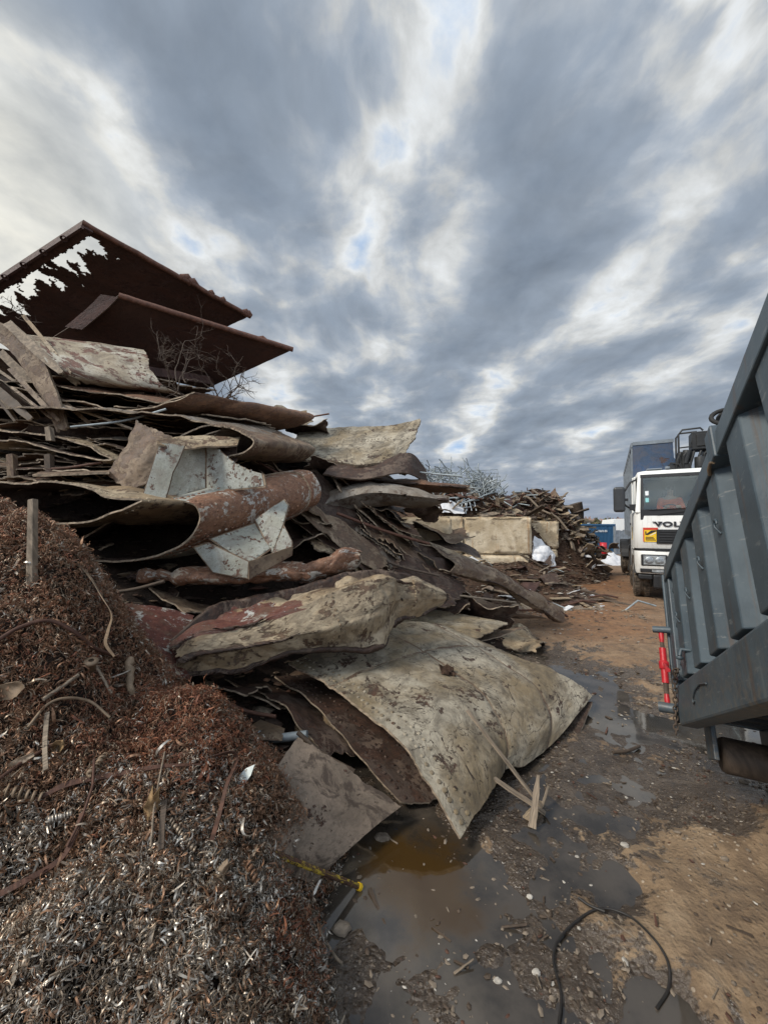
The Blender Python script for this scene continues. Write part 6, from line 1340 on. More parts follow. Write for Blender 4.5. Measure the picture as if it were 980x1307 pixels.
# ------------------------------------------------------------------ the white truck
TH = R(30)
TX, TY = 5.74, 9.0
tr = thing('crane_truck', 'white truck with a high blue tipper body and black loading crane behind the cab', 'truck', (TX, TY, gzz(TX, TY) + .0), None, (0, 0, -TH))
W_ = 1.98
def quadplate(mb, pts, th, mat=0):
    pts = np.array(pts, float); n = np.cross(pts[1] - pts[0], pts[2] - pts[0]); mb.prism(pts, n, th, mat)
def arcpts(c, r, a0, a1, n): return [(c[0] + r * math.cos(a), c[1] + r * math.sin(a)) for a in np.linspace(a0, a1, n)]
# plan outline of the cab front (x, y), rounded corners
def outline(ins=0.0, r=.2, depth=1.75):
    x0, x1 = ins, W_ - ins; y0 = ins
    return [(x0, depth)] + arcpts((x0 + r, y0 + r), r, math.pi, 1.5 * math.pi, 6) + arcpts((x1 - r, y0 + r), r, 1.5 * math.pi, 2 * math.pi, 6) + [(x1, depth)]
def loft(mb, levels, mat=0, th=0):
    """levels: list of (z, outline, y shift)"""
    rows = np.array([[(x, y + dy, z) for x, y in ol] for z, ol, dy in levels]); n = rows.shape[1]
    i = np.arange(len(levels) - 1)[:, None] * n; j = np.arange(n - 1)[None]; f = np.stack([i + j, i + j + 1, i + n + j + 1, i + n + j], -1).reshape(-1, 4)
    mb.add(rows.reshape(-1, 3), f, mat, None, True); return rows
# lower cab shell: from bumper top to windscreen foot
mb = MB(); O = outline()
loft(mb, [(.62, O, .03), (.66, O, .0), (1.10, O, .0), (1.13, O, .015)]); part('bumper_panel', mb, M['whitetruck'], tr)
mb = MB(); loft(mb, [(1.185, O, .04), (1.2, O, .025), (1.7, O, .03), (1.92, O, .045), (2.0, O, .055)]); part('cab_front', mb, M['whitetruck'], tr)
mb = MB(); loft(mb, [(1.13, outline(.02), .0), (1.185, outline(.02), .0)]); part('seam', mb, M['blackplastic'], tr)
# windscreen band, pillars, roof
yb = lambda z: .055 + (z - 2.0) * .20
mb = MB()
def pillar(x0, x1, x0t, x1t):
    a = [(x0, yb(2.0), 2.0), (x1, yb(2.0), 2.0), (x1, yb(2.0) + .09, 2.0), (x0, yb(2.0) + .09, 2.0)]; t_ = [(x0t, yb(2.9), 2.9), (x1t, yb(2.9), 2.9), (x1t, yb(2.9) + .09, 2.9), (x0t, yb(2.9) + .09, 2.9)]; mb.hexa(a, t_)
pillar(.03, .16, .10, .2); pillar(W_ - .16, W_ - .03, W_ - .2, W_ - .10)
part('pillar', mb, M['whitetruck'], tr, bevel=.02)
mb = MB(); ro = outline(.09, .18, 1.75)
loft(mb, [(2.86, ro, .19), (2.92, ro, .2), (2.98, outline(.11, .18, 1.75), .25), (3.02, outline(.2, .15, 1.7), .4)]); 
oo = outline(.2, .15, 1.7); mb.prism(np.array([(x, y + .4, 3.02) for x, y in oo]), (0, 0, 1), .02); part('roof', mb, M['whitetruck'], tr)
mb = MB(); z0, z1 = 2.0, 2.86
quadplate(mb, [(.13, yb(z0) - .012, z0 - .16), (W_ - .13, yb(z0) - .012, z0 - .16), (W_ - .13, yb(z0) - .004, z0 + .07), (.13, yb(z0) - .004, z0 + .07)], .02)
for x in (.13, W_ - .2): quadplate(mb, [(x, yb(z0) - .006, z0 + .07), (x + .07, yb(z0) - .006, z0 + .07), (x + .075, yb(z1) - .006, z1), (x + .03, yb(z1) - .006, z1)], .02)
quadplate(mb, [(.15, yb(z1 - .04) - .008, z1 - .04), (W_ - .15, yb(z1 - .04) - .008, z1 - .04), (W_ - .15, yb(z1) - .006, z1 + .03), (.15, yb(z1) - .006, z1 + .03)], .02)
part('windscreen_seal', mb, M['blackplastic'], tr)
mb = MB(); quadplate(mb, [(.2, yb(2.07) + .004, 2.07), (W_ - .2, yb(2.07) + .004, 2.07), (W_ - .2, yb(2.83) + .004, 2.83), (.2, yb(2.83) + .004, 2.83)], .008); ws = part('windscreen', mb, M['glass'], tr)
for z in (2.24, 2.40):
    mb = MB(); quadplate(mb, [(.235, yb(z) - .004, z), (.30, yb(z) - .004, z), (.30, yb(z + .1) - .004, z + .1), (.235, yb(z + .1) - .004, z + .1)], .003); part('windscreen_label', mb, M['stickteal' if z < 2.3 else 'whiteletter'], ws)
mb = MB(); mb.tube([(.45, -.0 + .03, 1.95), (1.0, .04, 2.03), (1.35, .055, 2.06)], .012, 6); mb.tube([(.3, .035, 2.06), (1.15, .045, 2.10)], .010, 6); part('wiper', mb, M['blackplastic'], tr)
# cab side (the one towards the yard)
mb = MB()
mb.box(.0, .05, .45, 1.75, 1.15, 2.02); mb.box(.03, .08, .45 + .05, .62, 2.021, 2.88); mb.box(.03, .08, 1.55, 1.75, 2.021, 2.88); mb.box(.035, .085, .621, 1.549, 2.80, 2.88)
for x in (W_ - .05,): mb.box(x, x + .05, .45, 1.75, 1.15, 2.88)
mb.box(.051, W_ - .051, 1.70, 1.75, 1.0, 2.98); mb.box(.051, W_ - .051, .4, 1.699, 1.0, 1.06)
part('side_wall', mb, M['whitetruck'], tr, bevel=.015)
mb = MB(); mb.box(-.008, .0, .56, 1.5, 1.0, 2.0); d_ = part('door', mb, M['whitetruck'], tr, bevel=.003)
mb = MB(); mb.box(-.03, -.009, 1.28, 1.42, 1.72, 1.77); part('handle', mb, M['blackplastic'], d_)
mb = MB(); mb.box(.05, .06, .622, 1.548, 2.022, 2.79); part('side_window', mb, M['sideglass'], tr)
# grille, logo word, headlamps, bumper
mb = MB(); mb.box(.42, W_ - .50, -.004, .03, 1.30, 1.62)
for k in range(5): mb.box(.47, W_ - .52, -.02, -.005, 1.33 + k * .058, 1.352 + k * .058)
part('grille', mb, M['blackplastic'], tr, bevel=.006)
mb = MB(); mb.box(.38, W_ - .38, -.003, .03, 1.135, 1.18); part('grille', mb, M['blackplastic'], tr)
cu = bpy.data.curves.new('lettering', 'FONT'); cu.body = 'VOLVO'; cu.size = .26; cu.extrude = .006; cu.offset = .012; cu.align_x = 'CENTER'; cu.space_character = 1.12
_tmp = bpy.data.objects.new('lettering_curve', cu); COL.objects.link(_tmp); bpy.context.view_layer.update(); _me = bpy.data.meshes.new_from_object(_tmp.evaluated_get(bpy.context.evaluated_depsgraph_get())); bpy.data.objects.remove(_tmp); _me.materials.clear(); _me.materials.append(M['blackplastic'])
tx = bpy.data.objects.new('lettering', _me); COL.objects.link(tx); tx.parent = tr; tx.location = (W_ / 2 - .2, -.0 + .012, 1.69); tx.rotation_euler = (R(88), 0, 0); tx.scale = (.86, .56, 1)
mb = MB()     # slab serifs of the letters
part_x = [W_ / 2 - .2 - .36 + k * .178 for k in range(5)]
for k in (0, 3):
    for dx in (-.06, .035): mb.box(part_x[k] + dx - .02, part_x[k] + dx + .04, .0, .02, 1.78, 1.796)
part('letter_serif', mb, M['blackplastic'], tr)
for s in (0, 1):
    x0 = .12 if s == 0 else W_ - .62
    mb = MB(); mb.box(x0, x0 + .50, -.012, .04, .79, 1.06); hl = part('headlight', mb, M['blackplastic'], tr, bevel=.03)
    mb = MB(); mb.box(x0 + .045, x0 + .455, -.024, -.0125, .825, 1.025); part('lens', mb, M['lens'], hl, bevel=.01)
    mb = MB(); 
    for cx in (x0 + .15, x0 + .34): mb.lathe([(.0, 0), (.07, -.012), (.082, 0)], (cx, -.0245, .925), (0, 1, 0), 16)
    part('reflector', mb, M['steel'], hl)
    x0 = .10 if s == 0 else W_ - .6
    mb = MB(); mb.box(x0, x0 + .2, -.02, .06, .655, .735); mb.box(x0 + .201, x0 + .5, -.015, .06, .645, .738); fl = part('fog_lamp', mb, M['blackplastic'], tr, bevel=.01)
    mb = MB(); mb.box(x0 + .22, x0 + .48, -.022, -.0155, .665, .72); part('lens', mb, M['lens'], fl)
mb = MB(); mb.box(.34, W_ - .34, -.0, .5, .30, .60); mb.box(.06, .339, .03, .2, .48, .60); mb.box(W_ - .339, W_ - .06, .03, .2, .48, .60); part('bumper', mb, M['blackplastic'], tr, bevel=.03)
mb = MB(); mb.box(.45, .8, -.01, .02, .36, .58); part('bumper_recess', mb, M['rubber'], tr)
mb = MB(); mb.tube([(.62, -.01, .44), (.62, -.1, .44)], .04, 10); mb.tube([(.62, -.08, .36), (.62, -.08, .53)], .022, 8); part('tow_pin', mb, M['steel'], tr)
# hazard sticker and slim one on the door corner
def sticker(x0, x1, z0, z1, y0):
    mb = MB(); mb.box(x0, x1, y0, y0 + .004, z0, z1); st_ = part('blind_spot_sticker', mb, M['stickyellow'], tr); w, h = x1 - x0, z1 - z0
    mb = MB(); mb.box(x0, x1, y0 - .003, y0 - .0005, z1 - h * .16, z1); mb.box(x0, x0 + w * .07, y0 - .003, y0 - .0005, z0, z1 - h * .161); mb.box(x1 - w * .07, x1, y0 - .003, y0 - .0005, z0, z1 - h * .161); part('red_border', mb, M['stickred'], st_)
    mb = MB(); mb.prism(np.array([(x0 + w * .12, y0 - .002, z0 + h * .50), (x0 + w * .3, y0 - .002, z0 + h * .46), (x0 + w * .88, y0 - .002, z0 + h * .74), (x0 + w * .88, y0 - .002, z0 + h * .82), (x0 + w * .55, y0 - .002, z0 + h * .80), (x0 + w * .3, y0 - .002, z0 + h * .62)]), (0, -1, 0), .0015); mb.box(x0 + w * .14, x0 + w * .22, y0 - .0035, y0 - .002, z0 + h * .56, z0 + h * .74)
    for k in range(3): mb.box(x0 + w * .16, x0 + w * (.84 - k * .07), y0 - .003, y0 - .001, z0 + h * (.10 + k * .095), z0 + h * (.155 + k * .095))
    part('black_print', mb, M['rubber'], st_)
    mb = MB(); mb.prism(np.array([(x0 + w * .42, y0 - .002, z0 + h * .40), (x0 + w * .86, y0 - .002, z0 + h * .62), (x0 + w * .86, y0 - .002, z0 + h * .68), (x0 + w * .5, y0 - .002, z0 + h * .48)]), (0, -1, 0), .0015); part('white_print', mb, M['whiteletter'], st_)
sticker(.07 + .10, .07 + .38, 1.34, 1.66, -.012 + .03 - .008)
mb = MB(); mb.box(-.016, -.009, .62, .76, 1.36, 1.68); s2 = part('side_sticker', mb, M['stickyellow'], tr); mb = MB(); mb.box(-.019, -.0165, .64, .74, 1.56, 1.66); mb.box(-.019, -.0165, .66, .72, 1.40, 1.48); part('print', mb, M['rubber'], s2)
# mirror
mb = MB(); mb.box(-.40, -.16, .05, .20, 2.02, 2.62); mr = part('mirror', mb, M['mirrorback'], tr, bevel=.055)
mb = MB(); mb.tube([(-.18, .14, 2.5), (-.05, .2, 2.72), (.1, .3, 2.8)], .022, 7); mb.tube([(-.18, .14, 2.2), (-.08, .15, 2.12), (.04, .18, 2.05)], .022, 7); mb.box(-.08, .06, .1, .22, 2.06, 2.2); mb.box(-.16, -.10, .1, .17, 2.28, 2.34); part('mirror_arm', mb, M['blackplastic'], mr)
mb = MB(); mb.box(.3, .6, .5, .72, 3.03, 3.06); mb.lathe([(.05, 0), (.05, .05), (0, .06)], (.7, .5, 3.03), (0, 0, 1), 10); part('roof_vent', mb, M['bodygrey'], tr, bevel=.01)
mb = MB(); mb.tube([(.95, .35, 3.0), (.93, .36, 3.16), (.9, .38, 3.42)], .006, 5); part('aerial', mb, M['blackplastic'], tr)
# interior
mb = MB(); mb.box(.1, W_ - .1, .32, .6, 1.6, 2.0); mb.box(.06, W_ - .06, 1.62, 1.69, 1.1, 2.9); part('dashboard', mb, M['seat'], tr, bevel=.03)
for cx in (.80, 1.55):
    mb = MB(); mb.box(cx - .24, cx + .24, .85, 1.35, 1.55, 1.7); mb.box(cx - .24, cx + .24, 1.28, 1.42, 1.701, 2.4); mb.box(cx - .13, cx + .13, 1.3, 1.4, 2.41, 2.62); part('seat', mb, M['seat'], tr, bevel=.04)
a = np.linspace(0, 2 * np.pi, 25); wc = np.array([.78, .78, 2.03]); mb = MB(); mb.tube(np.stack([wc[0] + .2 * np.cos(a), wc[1] + .1 * np.sin(a) , wc[2] + .18 * np.sin(a)], 1), .014, 6, 0, False); mb.tube([wc, (.78, .6, 1.9)], .03, 8); mb.tube([wc - (.2, 0, 0), wc, wc + (.2, 0, 0)], .012, 6); part('steering_wheel', mb, M['blackplastic'], tr)
# chassis, wheels, steps, tank
mb = MB(); 
for x in (.55, W_ - .75): mb.box(x, x + .2, .6, 9.4, .75, 1.0)
for y in (2.2, 4.2, 6.2, 8.4): mb.box(.751, W_ - .751, y, y + .12, .78, .97)
part('chassis', mb, M['blackpaint'], tr)
def wheel(cx, cy, r=.52, w=.32):
    s = 1 if cx > W_ / 2 else -1
    mb = MB(); h = w / 2; prof = [(r * .58, -h * .9), (r * .62, -h), (r * .9, -h), (r * .98, -h * .82), (r, -h * .6), (r, -h * .18), (r * .97, -h * .16), (r * .97, -h * .02), (r, 0), (r, h * .02), (r * .97, h * .04), (r * .97, h * .18), (r, h * .2), (r, h * .6), (r * .98, h * .82), (r * .9, h), (r * .62, h), (r * .58, h * .9)]
    mb.lathe(prof, (cx, cy, r), (1, 0, 0), 36)
    for k in range(40):   # tread lugs at both shoulders
        a = k / 40 * 2 * math.pi; 
        for sg in (-1, 1):
            c = np.array([cx + sg * h * .62, cy + math.cos(a) * r * 1.005, r + math.sin(a) * r * 1.005]); t_ = np.array([0, -math.sin(a), math.cos(a)]) * .024; q = np.array([h * .28, 0, 0]); n_ = np.array([0, math.cos(a), math.sin(a)]) * .012
            mb.hexa([c - t_ - q - n_, c + t_ - q - n_, c + t_ + q - n_, c - t_ + q - n_], [c - t_ - q + n_, c + t_ - q + n_, c + t_ + q + n_, c - t_ + q + n_])
    wh = bpy.data.objects.new('wheel', None); COL.objects.link(wh); wh.parent = tr
    t_ = part('tyre', mb, M['muddyrubber'], wh)
    mb = MB(); mb.lathe([(0, s * (h - .02)), (.09, s * (h - .01)), (.13, s * (h - .07)), (.22, s * (h - .10)), (.27, s * (h - .03)), (r * .6, s * h * .95), (r * .6, -s * h)], (cx, cy, r), (1, 0, 0), 28)
    for k in range(10): a = k / 10 * 6.283; mb.tube([(cx + s * (h - .09), cy + .17 * math.cos(a), r + .17 * math.sin(a)), (cx + s * (h - .05), cy + .17 * math.cos(a), r + .17 * math.sin(a))], .016, 6)
    part('rim', mb, M['steel'], wh)
for x in (.15, W_ - .15): wheel(x, .75)
for x in (.16, W_ - .16): wheel(x, 2.75)
for y in (6.2, 7.6):
    for x in (.02, .36, W_ - .02, W_ - .36): wheel(x, y)
def fender(y, x0, x1, r=.62, mat='blackplastic'):
    mb = MB(); a = np.linspace(.15, math.pi - .15, 14); v = np.array([[(x, y + math.cos(t_) * rr, .52 + math.sin(t_) * rr) for x in (x0, x1) for rr in (r, r + .025)] for t_ in a]); i = np.arange(13)[:, None] * 4
    f = np.concatenate([i + np.array([[0, 2, 6, 4]]), i + np.array([[1, 5, 7, 3]]), i + np.array([[0, 4, 5, 1]]), i + np.array([[2, 3, 7, 6]])]); mb.add(v.reshape(-1, 3), f, 0, None, False); part('mudguard', mb, M[mat], tr)
fender(.75, -.01, .36); fender(2.75, -.01, .36); fender(6.2, -.15, .5); fender(7.6, -.15, .5); fender(.75, W_ - .36, W_ + .01)
mb = MB(); mb.box(.02, .3, 1.45, 1.78, .55, .62); mb.box(.02, .3, 1.5, 1.78, .85, .9); mb.box(.06, .5, 3.5, 5.3, .45, 1.05); part('side_tank', mb, M['bodygrey'], tr, bevel=.03)
for pts_ in ([(.1, 2.0, 1.2), (.12, 2.05, .9), (.08, 2.2, .7), (.1, 2.4, 1.3)], [(.14, 1.9, 1.9), (.14, 2.1, 1.0), (.16, 2.0, .6)], [(-.02, 3.35, .35), (.05, 3.4, .9), (.05, 3.5, 1.3)]):
    mb = MB(); mb.tube(pts_, .032, 6); part('air_line', mb, M['rubber'], tr)
# tipper body
mb = MB(); x0, x1, y0, y1, z0, z1 = .1, 2.05, 1.98, 9.3, 1.35, 3.95
mb.box(x0, x0 + .06, y0, y1, z0, z1); mb.box(x1 - .06, x1, y0, y1, z0, z1 - .7); mb.box(x0 + .061, x1 - .061, y0, y1, z0, z0 + .06); mb.box(x0 + .061, x1 - .061, y1 - .06, y1 - .001, z0 + .061, z1 - .2)
tb = part('tipper_body', mb, M['bodyblue'], tr)
mb = MB()
mb.prism(np.array([(x0 - .01, y0 - .03, z0), (x1, y0 - .03, z0), (x1, y0 - .03, 3.1), (1.15, y0 - .03, 3.2), (.99, y0 - .03, 3.5), (.98, y0 - .03, z1 - .03), (.7, y0 - .03, z1 - .0), (x0 - .01, y0 - .03, z1 + .01)]), (0, -1, 0), .05); part('headboard', mb, M['bodyblue'], tb)
mb = MB(); mb.box(x0 - .012, 1.0, y0 - .05, y0 - .031, z1 - .06, z1 + .03); mb.box(x0 - .05, x0 - .001, y0, y1, z1 - .1, z1 + .02); mb.box(x0 - .05, x0 - .001, y0, y1, z0, z0 + .18)
part('top_rail', mb, M['bodygrey'], tb)
for k in range(9):
    mb = MB(); y = y0 + .02 + k * .88; mb.box(x0 - .05, x0 - .002, y, y + .1, z0 + .181, z1 - .101); part('side_post', mb, M['bodygrey'], tb)
# crane behind the cab
cr = bpy.data.objects.new('loading_crane', None); COL.objects.link(cr); cr.parent = tr; cr.location = (0, 0, 0)
mb = MB(); mb.box(1.3, 2.0, 1.78, 1.95, 1.0, 3.1); mb.box(1.55, 1.95, 1.5, 1.93, 3.05, 3.75); part('column', mb, M['blackpaint'], cr, bevel=.03)
mb = MB(); mb.box(1.28, 2.3, 1.25, 1.75, 3.55, 3.98); mb.box(1.36, 1.9, 1.22, 1.249, 3.62, 3.92); mb.box(1.0, 1.3, 1.3, 1.7, 3.3, 3.52); part('boom_housing', mb, M['blackpaint'], cr, bevel=.03)
mb = MB(); mb.tube([(1.02, 1.3, 3.1), (1.02, 1.3, 3.95), (1.1, 1.3, 4.06), (1.45, 1.3, 4.07), (1.5, 1.3, 4.0)], .022, 7); mb.tube([(1.02, 1.3, 3.62), (1.4, 1.3, 3.64)], .018, 6); mb.tube([(1.02, 1.3, 3.1), (1.02, 1.75, 3.1), (1.02, 1.75, 3.95), (1.1, 1.75, 4.06), (1.45, 1.75, 4.07)], .022, 7); mb.tube([(1.25, 1.3, 3.65), (1.33, 1.3, 3.95)], .012, 5); part('guard_frame', mb, M['blackpaint'], cr)
mb = MB()
for k in range(7): 
    x = .95 + k * .13; mb.tube([(x, 1.22, 3.08), (x + .02, 1.15, 3.3 + .12 * math.sin(k * 2)), (x + .1, 1.2, 3.5)], .03, 6)
mb.lathe([(.09, 0), (.09, .32), (0, .34)], (1.12, 1.25, 3.22), (.2, 0, 1), 12); mb.lathe([(.12, 0), (.12, .25), (0, .26)], (1.42, 1.18, 3.1), (0, 0, 1), 12); mb.box(.8, 1.25, 1.2, 1.5, 3.06, 3.22)
part('valve_block', mb, M['blackpaint'], cr, bevel=.01)
mb = MB(); mb.tube([(1.05, 1.2, 3.1), (1.0, 1.15, 3.2), (.85, 1.2, 3.25), (.78, 1.3, 3.1)], .022, 6); part('hydraulic_hose', mb, M['rubber'], cr); mb = MB()
c = np.array([2.0, 1.2, 4.25]); a = np.linspace(-.6, 4.2, 18); mb.tube(np.stack([c[0] + .36 * np.cos(a), c[1] + .1 * np.sin(a), c[2] + .2 * np.sin(a)], 1), .05, 8); part('hydraulic_hose', mb, M['rubber'], cr); mb = MB(); a = np.linspace(.4, 4.9, 16); mb.tube(np.stack([c[0] + .1 + .3 * np.cos(a), c[1] + .2 + .1 * np.sin(a), c[2] - .02 + .22 * np.sin(a)], 1), .045, 8); part('hydraulic_hose', mb, M['rubber'], cr)
mb = MB(); mb.box(1.9, 2.25, 1.2, 1.7, 3.99, 4.35); mb.tube([(2.0, 1.1, 4.4), (2.1, 1.4, 4.42), (2.1, 2.4, 4.0)], .12, 8); part('boom', mb, M['blackpaint'], cr, bevel=.02)

# ------------------------------------------------------------------ driver
def skin_fig(name, verts, edges, radii, mats, parent, loc):
    me = bpy.data.meshes.new(name); me.from_pydata(verts, edges, []); o = bpy.data.objects.new(name, me); COL.objects.link(o); o.parent = parent; o.location = loc
    m = o.modifiers.new('skin', 'SKIN'); 
    for k, r in enumerate(radii): me.skin_vertices[0].data[k].radius = (r, r) if np.isscalar(r) else r
    me.skin_vertices[0].data[0].use_root = True; s = o.modifiers.new('sub', 'SUBSURF'); s.levels = s.render_levels = 2
    me.materials.append(mats); return o
try:
    SX, SY, SZ = .80, 1.05, 1.84
    Mtr = Matrix.Translation(tr.location) @ Matrix.Rotation(-TH, 4, 'Z')
    pw = thing('person', 'person in orange work clothes sitting at the wheel behind the windscreen', 'person', Mtr @ Vector((SX, SY, SZ)), None, (0, 0, -TH))
    V = [(0, .05, .08), (0, .07, .25), (0, .06, .42), (0, .04, .52), (0, .02, .60), (0, .0, .68), (0, -.01, .79),
         (-.18, .05, .49), (-.23, -.08, .26), (-.14, -.30, .26), (-.12, -.36, .30), (.18, .05, .49), (.24, -.08, .26), (.15, -.30, .27), (.12, -.36, .31), (-.1, .0, .06), (-.13, -.38, .05), (-.12, -.42, -.2), (.1, .0, .06), (.13, -.38, .05), (.12, -.42, -.2)]
    Eg = [(0, 1), (1, 2), (2, 3), (3, 4), (4, 5), (5, 6), (3, 7), (7, 8), (8, 9), (9, 10), (3, 11), (11, 12), (12, 13), (13, 14), (0, 15), (15, 16), (16, 17), (0, 18), (18, 19), (19, 20)]
    rr = [(.15, .11), (.15, .11), (.17, .12), (.12, .09), .05, (.075, .085), (.07, .08), .065, .05, .04, .035, .065, .05, .04, .035, .09, .065, .05, .09, .065, .05]
    skin_fig('body', V, Eg, rr, M['skin'], pw, (0, 0, 0))
    Vj = [V[k] for k in (0, 1, 2, 3, 7, 8, 9, 11, 12, 13)]; Ej = [(0, 1), (1, 2), (2, 3), (3, 4), (4, 5), (5, 6), (3, 7), (7, 8), (8, 9)]
    skin_fig('orange_jacket', Vj, Ej, [(.17, .125), (.175, .13), (.19, .135), (.13, .10), .082, .064, .052, .082, .064, .052], M['orange'], pw, (0, 0, 0))
    mb = MB(); mb.lathe([(0, .0), (.05, .005), (.08, .04), (.092, .09), (.09, .12)], (0, .012, .85), (0, .05, -1), 18); part('hair', mb, M['hair'], pw)
    mb = MB()
    for sx_ in (-.032, .032): mb.lathe([(.0, -.012), (.012, -.008), (.013, 0)], (sx_, -.082, .74), (0, 1, 0), 8)
    part('eye', mb, M['rubber'], pw); mb = MB(); mb.tube([(0, -.085, .74), (0, -.105, .705), (0, -.085, .70)], [.01, .016, .012], 7); part('nose', mb, M['skin'], pw)
    for sx_ in (-1, 1):
        mb = MB()
        for f_ in range(5): mb.tube([(sx_ * .12 + (f_ - 2) * .016 * sx_, -.37, .31), (sx_ * .11 + (f_ - 2) * .018 * sx_, -.41, .335), (sx_ * .10 + (f_ - 2) * .017 * sx_, -.41, .30), (sx_ * .10 + (f_ - 2) * .017 * sx_, -.38, .285)], [.01, .009, .008, .007], 6)
        part('fingers', mb, M['skin'], pw)
    # (the driver's own part meshes are all children of the person)
except Exception as ex_: print('driver failed', ex_)
# ------------------------------------------------------------------ the grey hook-lift container, tilted
hb, tl = R(27.8), R(26.4); HB, LB = 1.12, 3.3
P0 = np.array([1.945, 2.62, .43])
dd = np.array([-math.sin(hb) * math.cos(tl), -math.cos(hb) * math.cos(tl), math.sin(tl)]); upv = np.array([math.sin(hb) * math.sin(tl), math.cos(hb) * math.sin(tl), math.cos(tl)]); lat = np.array([math.cos(hb), -math.sin(hb), 0])
BM = Matrix([[lat[i], -dd[i], upv[i], P0[i]] for i in range(3)] + [[0, 0, 0, 1]])
WB = 1.55
bn = thing('tipped_container', 'slate grey ribbed scrap container tilted up on its rear roller', 'container', mat=BM)
# local: x across (0 = face towards the heap), y: 0 = rear end, negative towards the raised front, z up
mb = MB(); mb.box(.07, .085, -LB, -.02, .24, HB - .10); mb.box(WB - .085, WB - .07, -LB, -.02, .24, HB - .1); mb.box(.086, WB - .086, -LB, -.02, .16, .18); mb.box(.086, WB - .086, -LB, -LB + .02, .181, HB - .1); part('wall_sheet', mb, M['bin'], bn)
mb = MB(); bt = .27
mb.hexa([(.0, -LB, .0), (.10, -LB, .0), (.10, 0, .0), (.0, 0, .0)], [(.0, -LB, bt - .03), (.10, -LB, bt), (.10, 0, bt), (.0, 0, bt - .03)]); mb.box(WB - .1, WB, -LB, 0, 0, bt); part('bottom_beam', mb, M['bin'], bn, bevel=.012)
# ribs: pressed hats with sloping flanks
def rib(y, w=.17, d=.07, fl=.05):
    mb = MB(); a = [(.07, y - w / 2 - fl, bt - .005), (.0 + .002, y - w / 2, bt - .005), (.002, y + w / 2, bt - .005), (.07, y + w / 2 + fl, bt - .005)]; t_ = [(p[0], p[1], HB - .10) for p in a]; mb.hexa(a, t_); return part('rib', mb, M['bin'], bn, bevel=.006)
ys_rib = [-.34 - k * .375 for k in range(8)]
for y in ys_rib: rib(y)
mb = MB()
mb.hexa([(-.012, -LB, HB - .135), (.085, -LB, HB - .135), (.085, .0, HB - .135), (-.012, .0, HB - .135)], [(-.0, -LB, HB), (.085, -LB, HB), (.085, .0, HB), (-.0, .0, HB)]); mb.box(WB - .085, WB, -LB, 0, HB - .13, HB); part('top_rail', mb, M['bin'], bn, bevel=.008)
mb = MB(); yj = -1.62; mb.box(-.02, .09, yj - .05, yj + .05, HB - .14, HB + .03); part('rail_lug', mb, M['bin'], bn, bevel=.008)
mb = MB(); mb.tube([(-.012, yj + .0, HB - .14), (-.018, yj + .02, HB - .13), (-.018, yj + .06, HB - .14), (-.01, yj + .09, HB - .15)], .008, 6); part('wire_wrap', mb, M['strap'], bn)
# rear frame: post, ladder-like rungs between post and first rib, door edge
mb = MB(); mb.box(.0, .07, -.10, .0, bt + .001, HB - .136); mb.box(.071, .1, -.14, 0, bt + .001, HB - .136); part('corner_post', mb, M['bin'], bn, bevel=.008)
mb = MB(); mb.box(.0, WB, .004, .045, .06, HB - .02); gate = part('rear_door', mb, M['bin'], bn, bevel=.006)
mb = MB(); mb.tube([(.0, .085, .22), (.0, .085, HB - .05)], .012, 8); part('hinge_rod', mb, M['bin'], gate)
for k, z in enumerate((.42, .68, .93)):
    mb = MB(); mb.tube([(.03, -.26, z), (.03, -.10, z - .05)], .012, 6); part('rung', mb, M['bin'], bn)
# tarpaulin hooks along the side
def hook(y, z, s=1.0):
    mb = MB(); a = np.linspace(-.3, 3.5, 10); pts = [(-.005 - .02 * s + .0, y - .0 + .028 * math.cos(t_) * s, z + .028 * math.sin(t_) * s) for t_ in a]; mb.tube([(.0, y + .028 * s, z - .05 * s)] + pts, .008 * s, 7); return part('tarp_hook', mb, M['bin'], bn)
hook(-.34 - .06, .62, .7); hook(-.715 - .06, .66, .7); hook(-1.09 - .06, .70, .7); hook(-1.465 - .06, .72, .7)
mb = MB(); mb.tube([(.03, -.44, .40), (-.02, -.44, .40), (-.03, -.44, .36)], .011, 7); mb.lathe([(.018, 0), (.022, .012), (0, .02)], (-.03, -.44, .355), (0, 0, -1), 8); part('latch_pin', mb, M['bin'], bn)
mb = MB(); mb.tube([(-.006, -.55, .12), (-.006, -.62, .15), (-.006, -.75, .165), (-.006, -.9, .15)], .0045, 5); mb.tube([(-.006, -.55, .12), (-.006, -.53, .10), (-.006, -.55, .085), (-.006, -.565, .10)], .0045, 5); part('weld_bead', mb, M['bin'], bn)
mb = MB(); a = np.linspace(math.pi * .9, math.pi * 2.2, 10); mb.tube([(.02, .0, .08)] + [(-.0, .035 + .03 * math.cos(t_) + .01, .055 + .03 * math.sin(t_)) for t_ in a[::-1]], .010, 7); part('lower_hook', mb, M['blackpaint'], bn)
# underside
mb = MB()
for k in range(12): y = -.12 - k * .27; mb.box(.101, WB - .101, y - .04, y + .04, .06, .159)
part('cross_member', mb, M['blackpaint'], bn)
for x in (.42, WB - .5):
    mb = MB(); mb.box(x, x + .08, -LB, -.05, -.12, .059); part('runner', mb, M['blackpaint'], bn, bevel=.006)
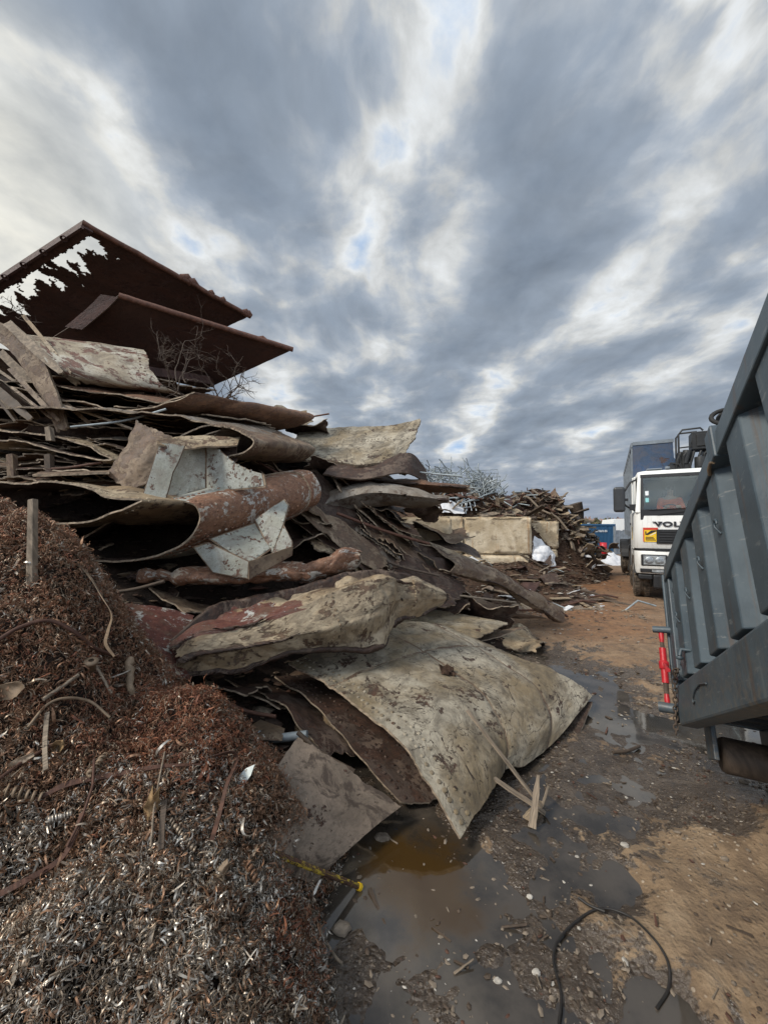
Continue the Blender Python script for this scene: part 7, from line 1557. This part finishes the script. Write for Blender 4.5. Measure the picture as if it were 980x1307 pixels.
# rear rollers, reaching down to the ground
for x in (.16, WB - .42):
    q = BM @ Vector((x + .13, -.12, -.1)); zc = gzz(q.x, q.y)
    mb = MB(); mb.box(x - .03, x - .005, -.16, .03, -.16, .06); mb.box(x + .245, x + .27, -.16, .03, -.16, .06); part('roller_bracket', mb, M['bin'], bn, bevel=.006)
    r_ = .10; mb = MB(); mb.lathe([(0, 0), (r_ * .9, 0), (r_, .02), (r_, .22), (r_ * .9, .24), (0, .24)], (x + .02, -.06, -.12), (1, 0, 0), 24); part('roller', mb, M['wooddark'], bn, bevel=0)
# red ratchet binder at the rear corner
rt = bpy.data.objects.new('ratchet_binder', None); COL.objects.link(rt); rt.parent = bn; rt['label'] = 'red ratchet load binder'
bxx, byy = -.05, .055
mb = MB(); mb.tube([(bxx, byy, .26), (bxx, byy, .50)], .022, 12); part('barrel', mb, M['red'], rt)
mb = MB(); mb.tube([(bxx, byy, .50), (bxx, byy, .56)], .013, 8); part('screw', mb, M['twig'], rt); mb = MB(); mb.tube([(bxx, byy, .19), (bxx, byy, .26)], .016, 8); part('screw', mb, M['twig'], rt)
for z0_, z1_ in ((.54, .63), (.20, .10)):
    mb = MB(); mb.tube([(bxx, byy, z0_), (bxx, byy, (z0_ + z1_) / 2), (bxx, byy, z1_)], [.013, .018, .015], 10); mb.lathe([(.026, -.018), (.026, .018)], (bxx, byy, z1_), (1, 0, 0), 12); mb.lathe([(0, -.018), (.026, -.018)], (bxx, byy, z1_), (1, 0, 0), 12); part('eye', mb, M['red'], rt)
mb = MB(); mb.lathe([(.024, -.03), (.031, -.025), (.031, .025), (.024, .03)], (bxx, byy, .38), (0, 0, 1), 14); mb.tube([(bxx, byy - .03, .385), (bxx - .01, byy - .16, .345), (bxx - .02, byy - .30, .30)], [.012, .011, .014], 8); part('ratchet_handle', mb, M['red'], rt)
for z_, rr_, l_ in ((.63, .024, .16), (.10, .034, .1)):
    mb = MB(); mb.tube([(bxx - .05, byy, z_), (bxx + l_, byy - .05, z_)], rr_, 10); part('pin_lug', mb, M['bin'], bn)
# chain hanging from the lower rail
mb = MB(); c0_ = BM @ Vector((-.012, -.14, .33)); pts = []
for k in range(19):
    if k < 5: p_ = np.array([-.015 - .0 * k, -.22 + k * .018, .31 + .012 * math.sin(k * 1.2)])
    else: p_ = None
    if p_ is None: p_ = np.array([-.02, -.135, .31]) + np.array(BM.to_3x3().inverted() @ Vector((0, 0, -.030 * (k - 5))))
    ax = np.array(BM.to_3x3().inverted() @ Vector((0, 0, 1))) if k >= 5 else np.array([0, 1.0, 0]); sd = np.array([1.0, 0, 0]) if k % 2 else np.cross(ax, [1.0, 0, 0])
    a = np.linspace(0, 6.283, 11); mb.tube(p_ + np.cos(a)[:, None] * ax * .021 + np.sin(a)[:, None] * sd * .0125, .0045, 5, 0, False)
part('chain', mb, M['twig'], bn)
# the lifting frame that holds the raised front end, outside the picture
fr = BM @ Vector((WB / 2, -LB + .12, -.12)); gzf = gzz(fr.x, fr.y)
lf = thing('support_trestle', 'dark steel trestle holding up the raised front end of the grey container', 'trestle', (fr.x, fr.y, gzf), None, (0, 0, -hb))
mb = MB(); h_ = fr.z - gzf; mb.box(-.6, .6, -.07, .07, h_ - .14, h_ - .005); part('cross_bar', mb, M['blackpaint'], lf, bevel=.01)
for x in (-.5, .5):
    mb = MB(); mb.tube([(x, -.35, 0), (x, 0, h_ - .1)], .045, 8); mb.tube([(x, .35, 0), (x, 0, h_ - .1)], .045, 8); part('leg', mb, M['blackpaint'], lf)
print('objects', len(bpy.data.objects), 'tris', sum(len(m.polygons) for m in bpy.data.meshes))
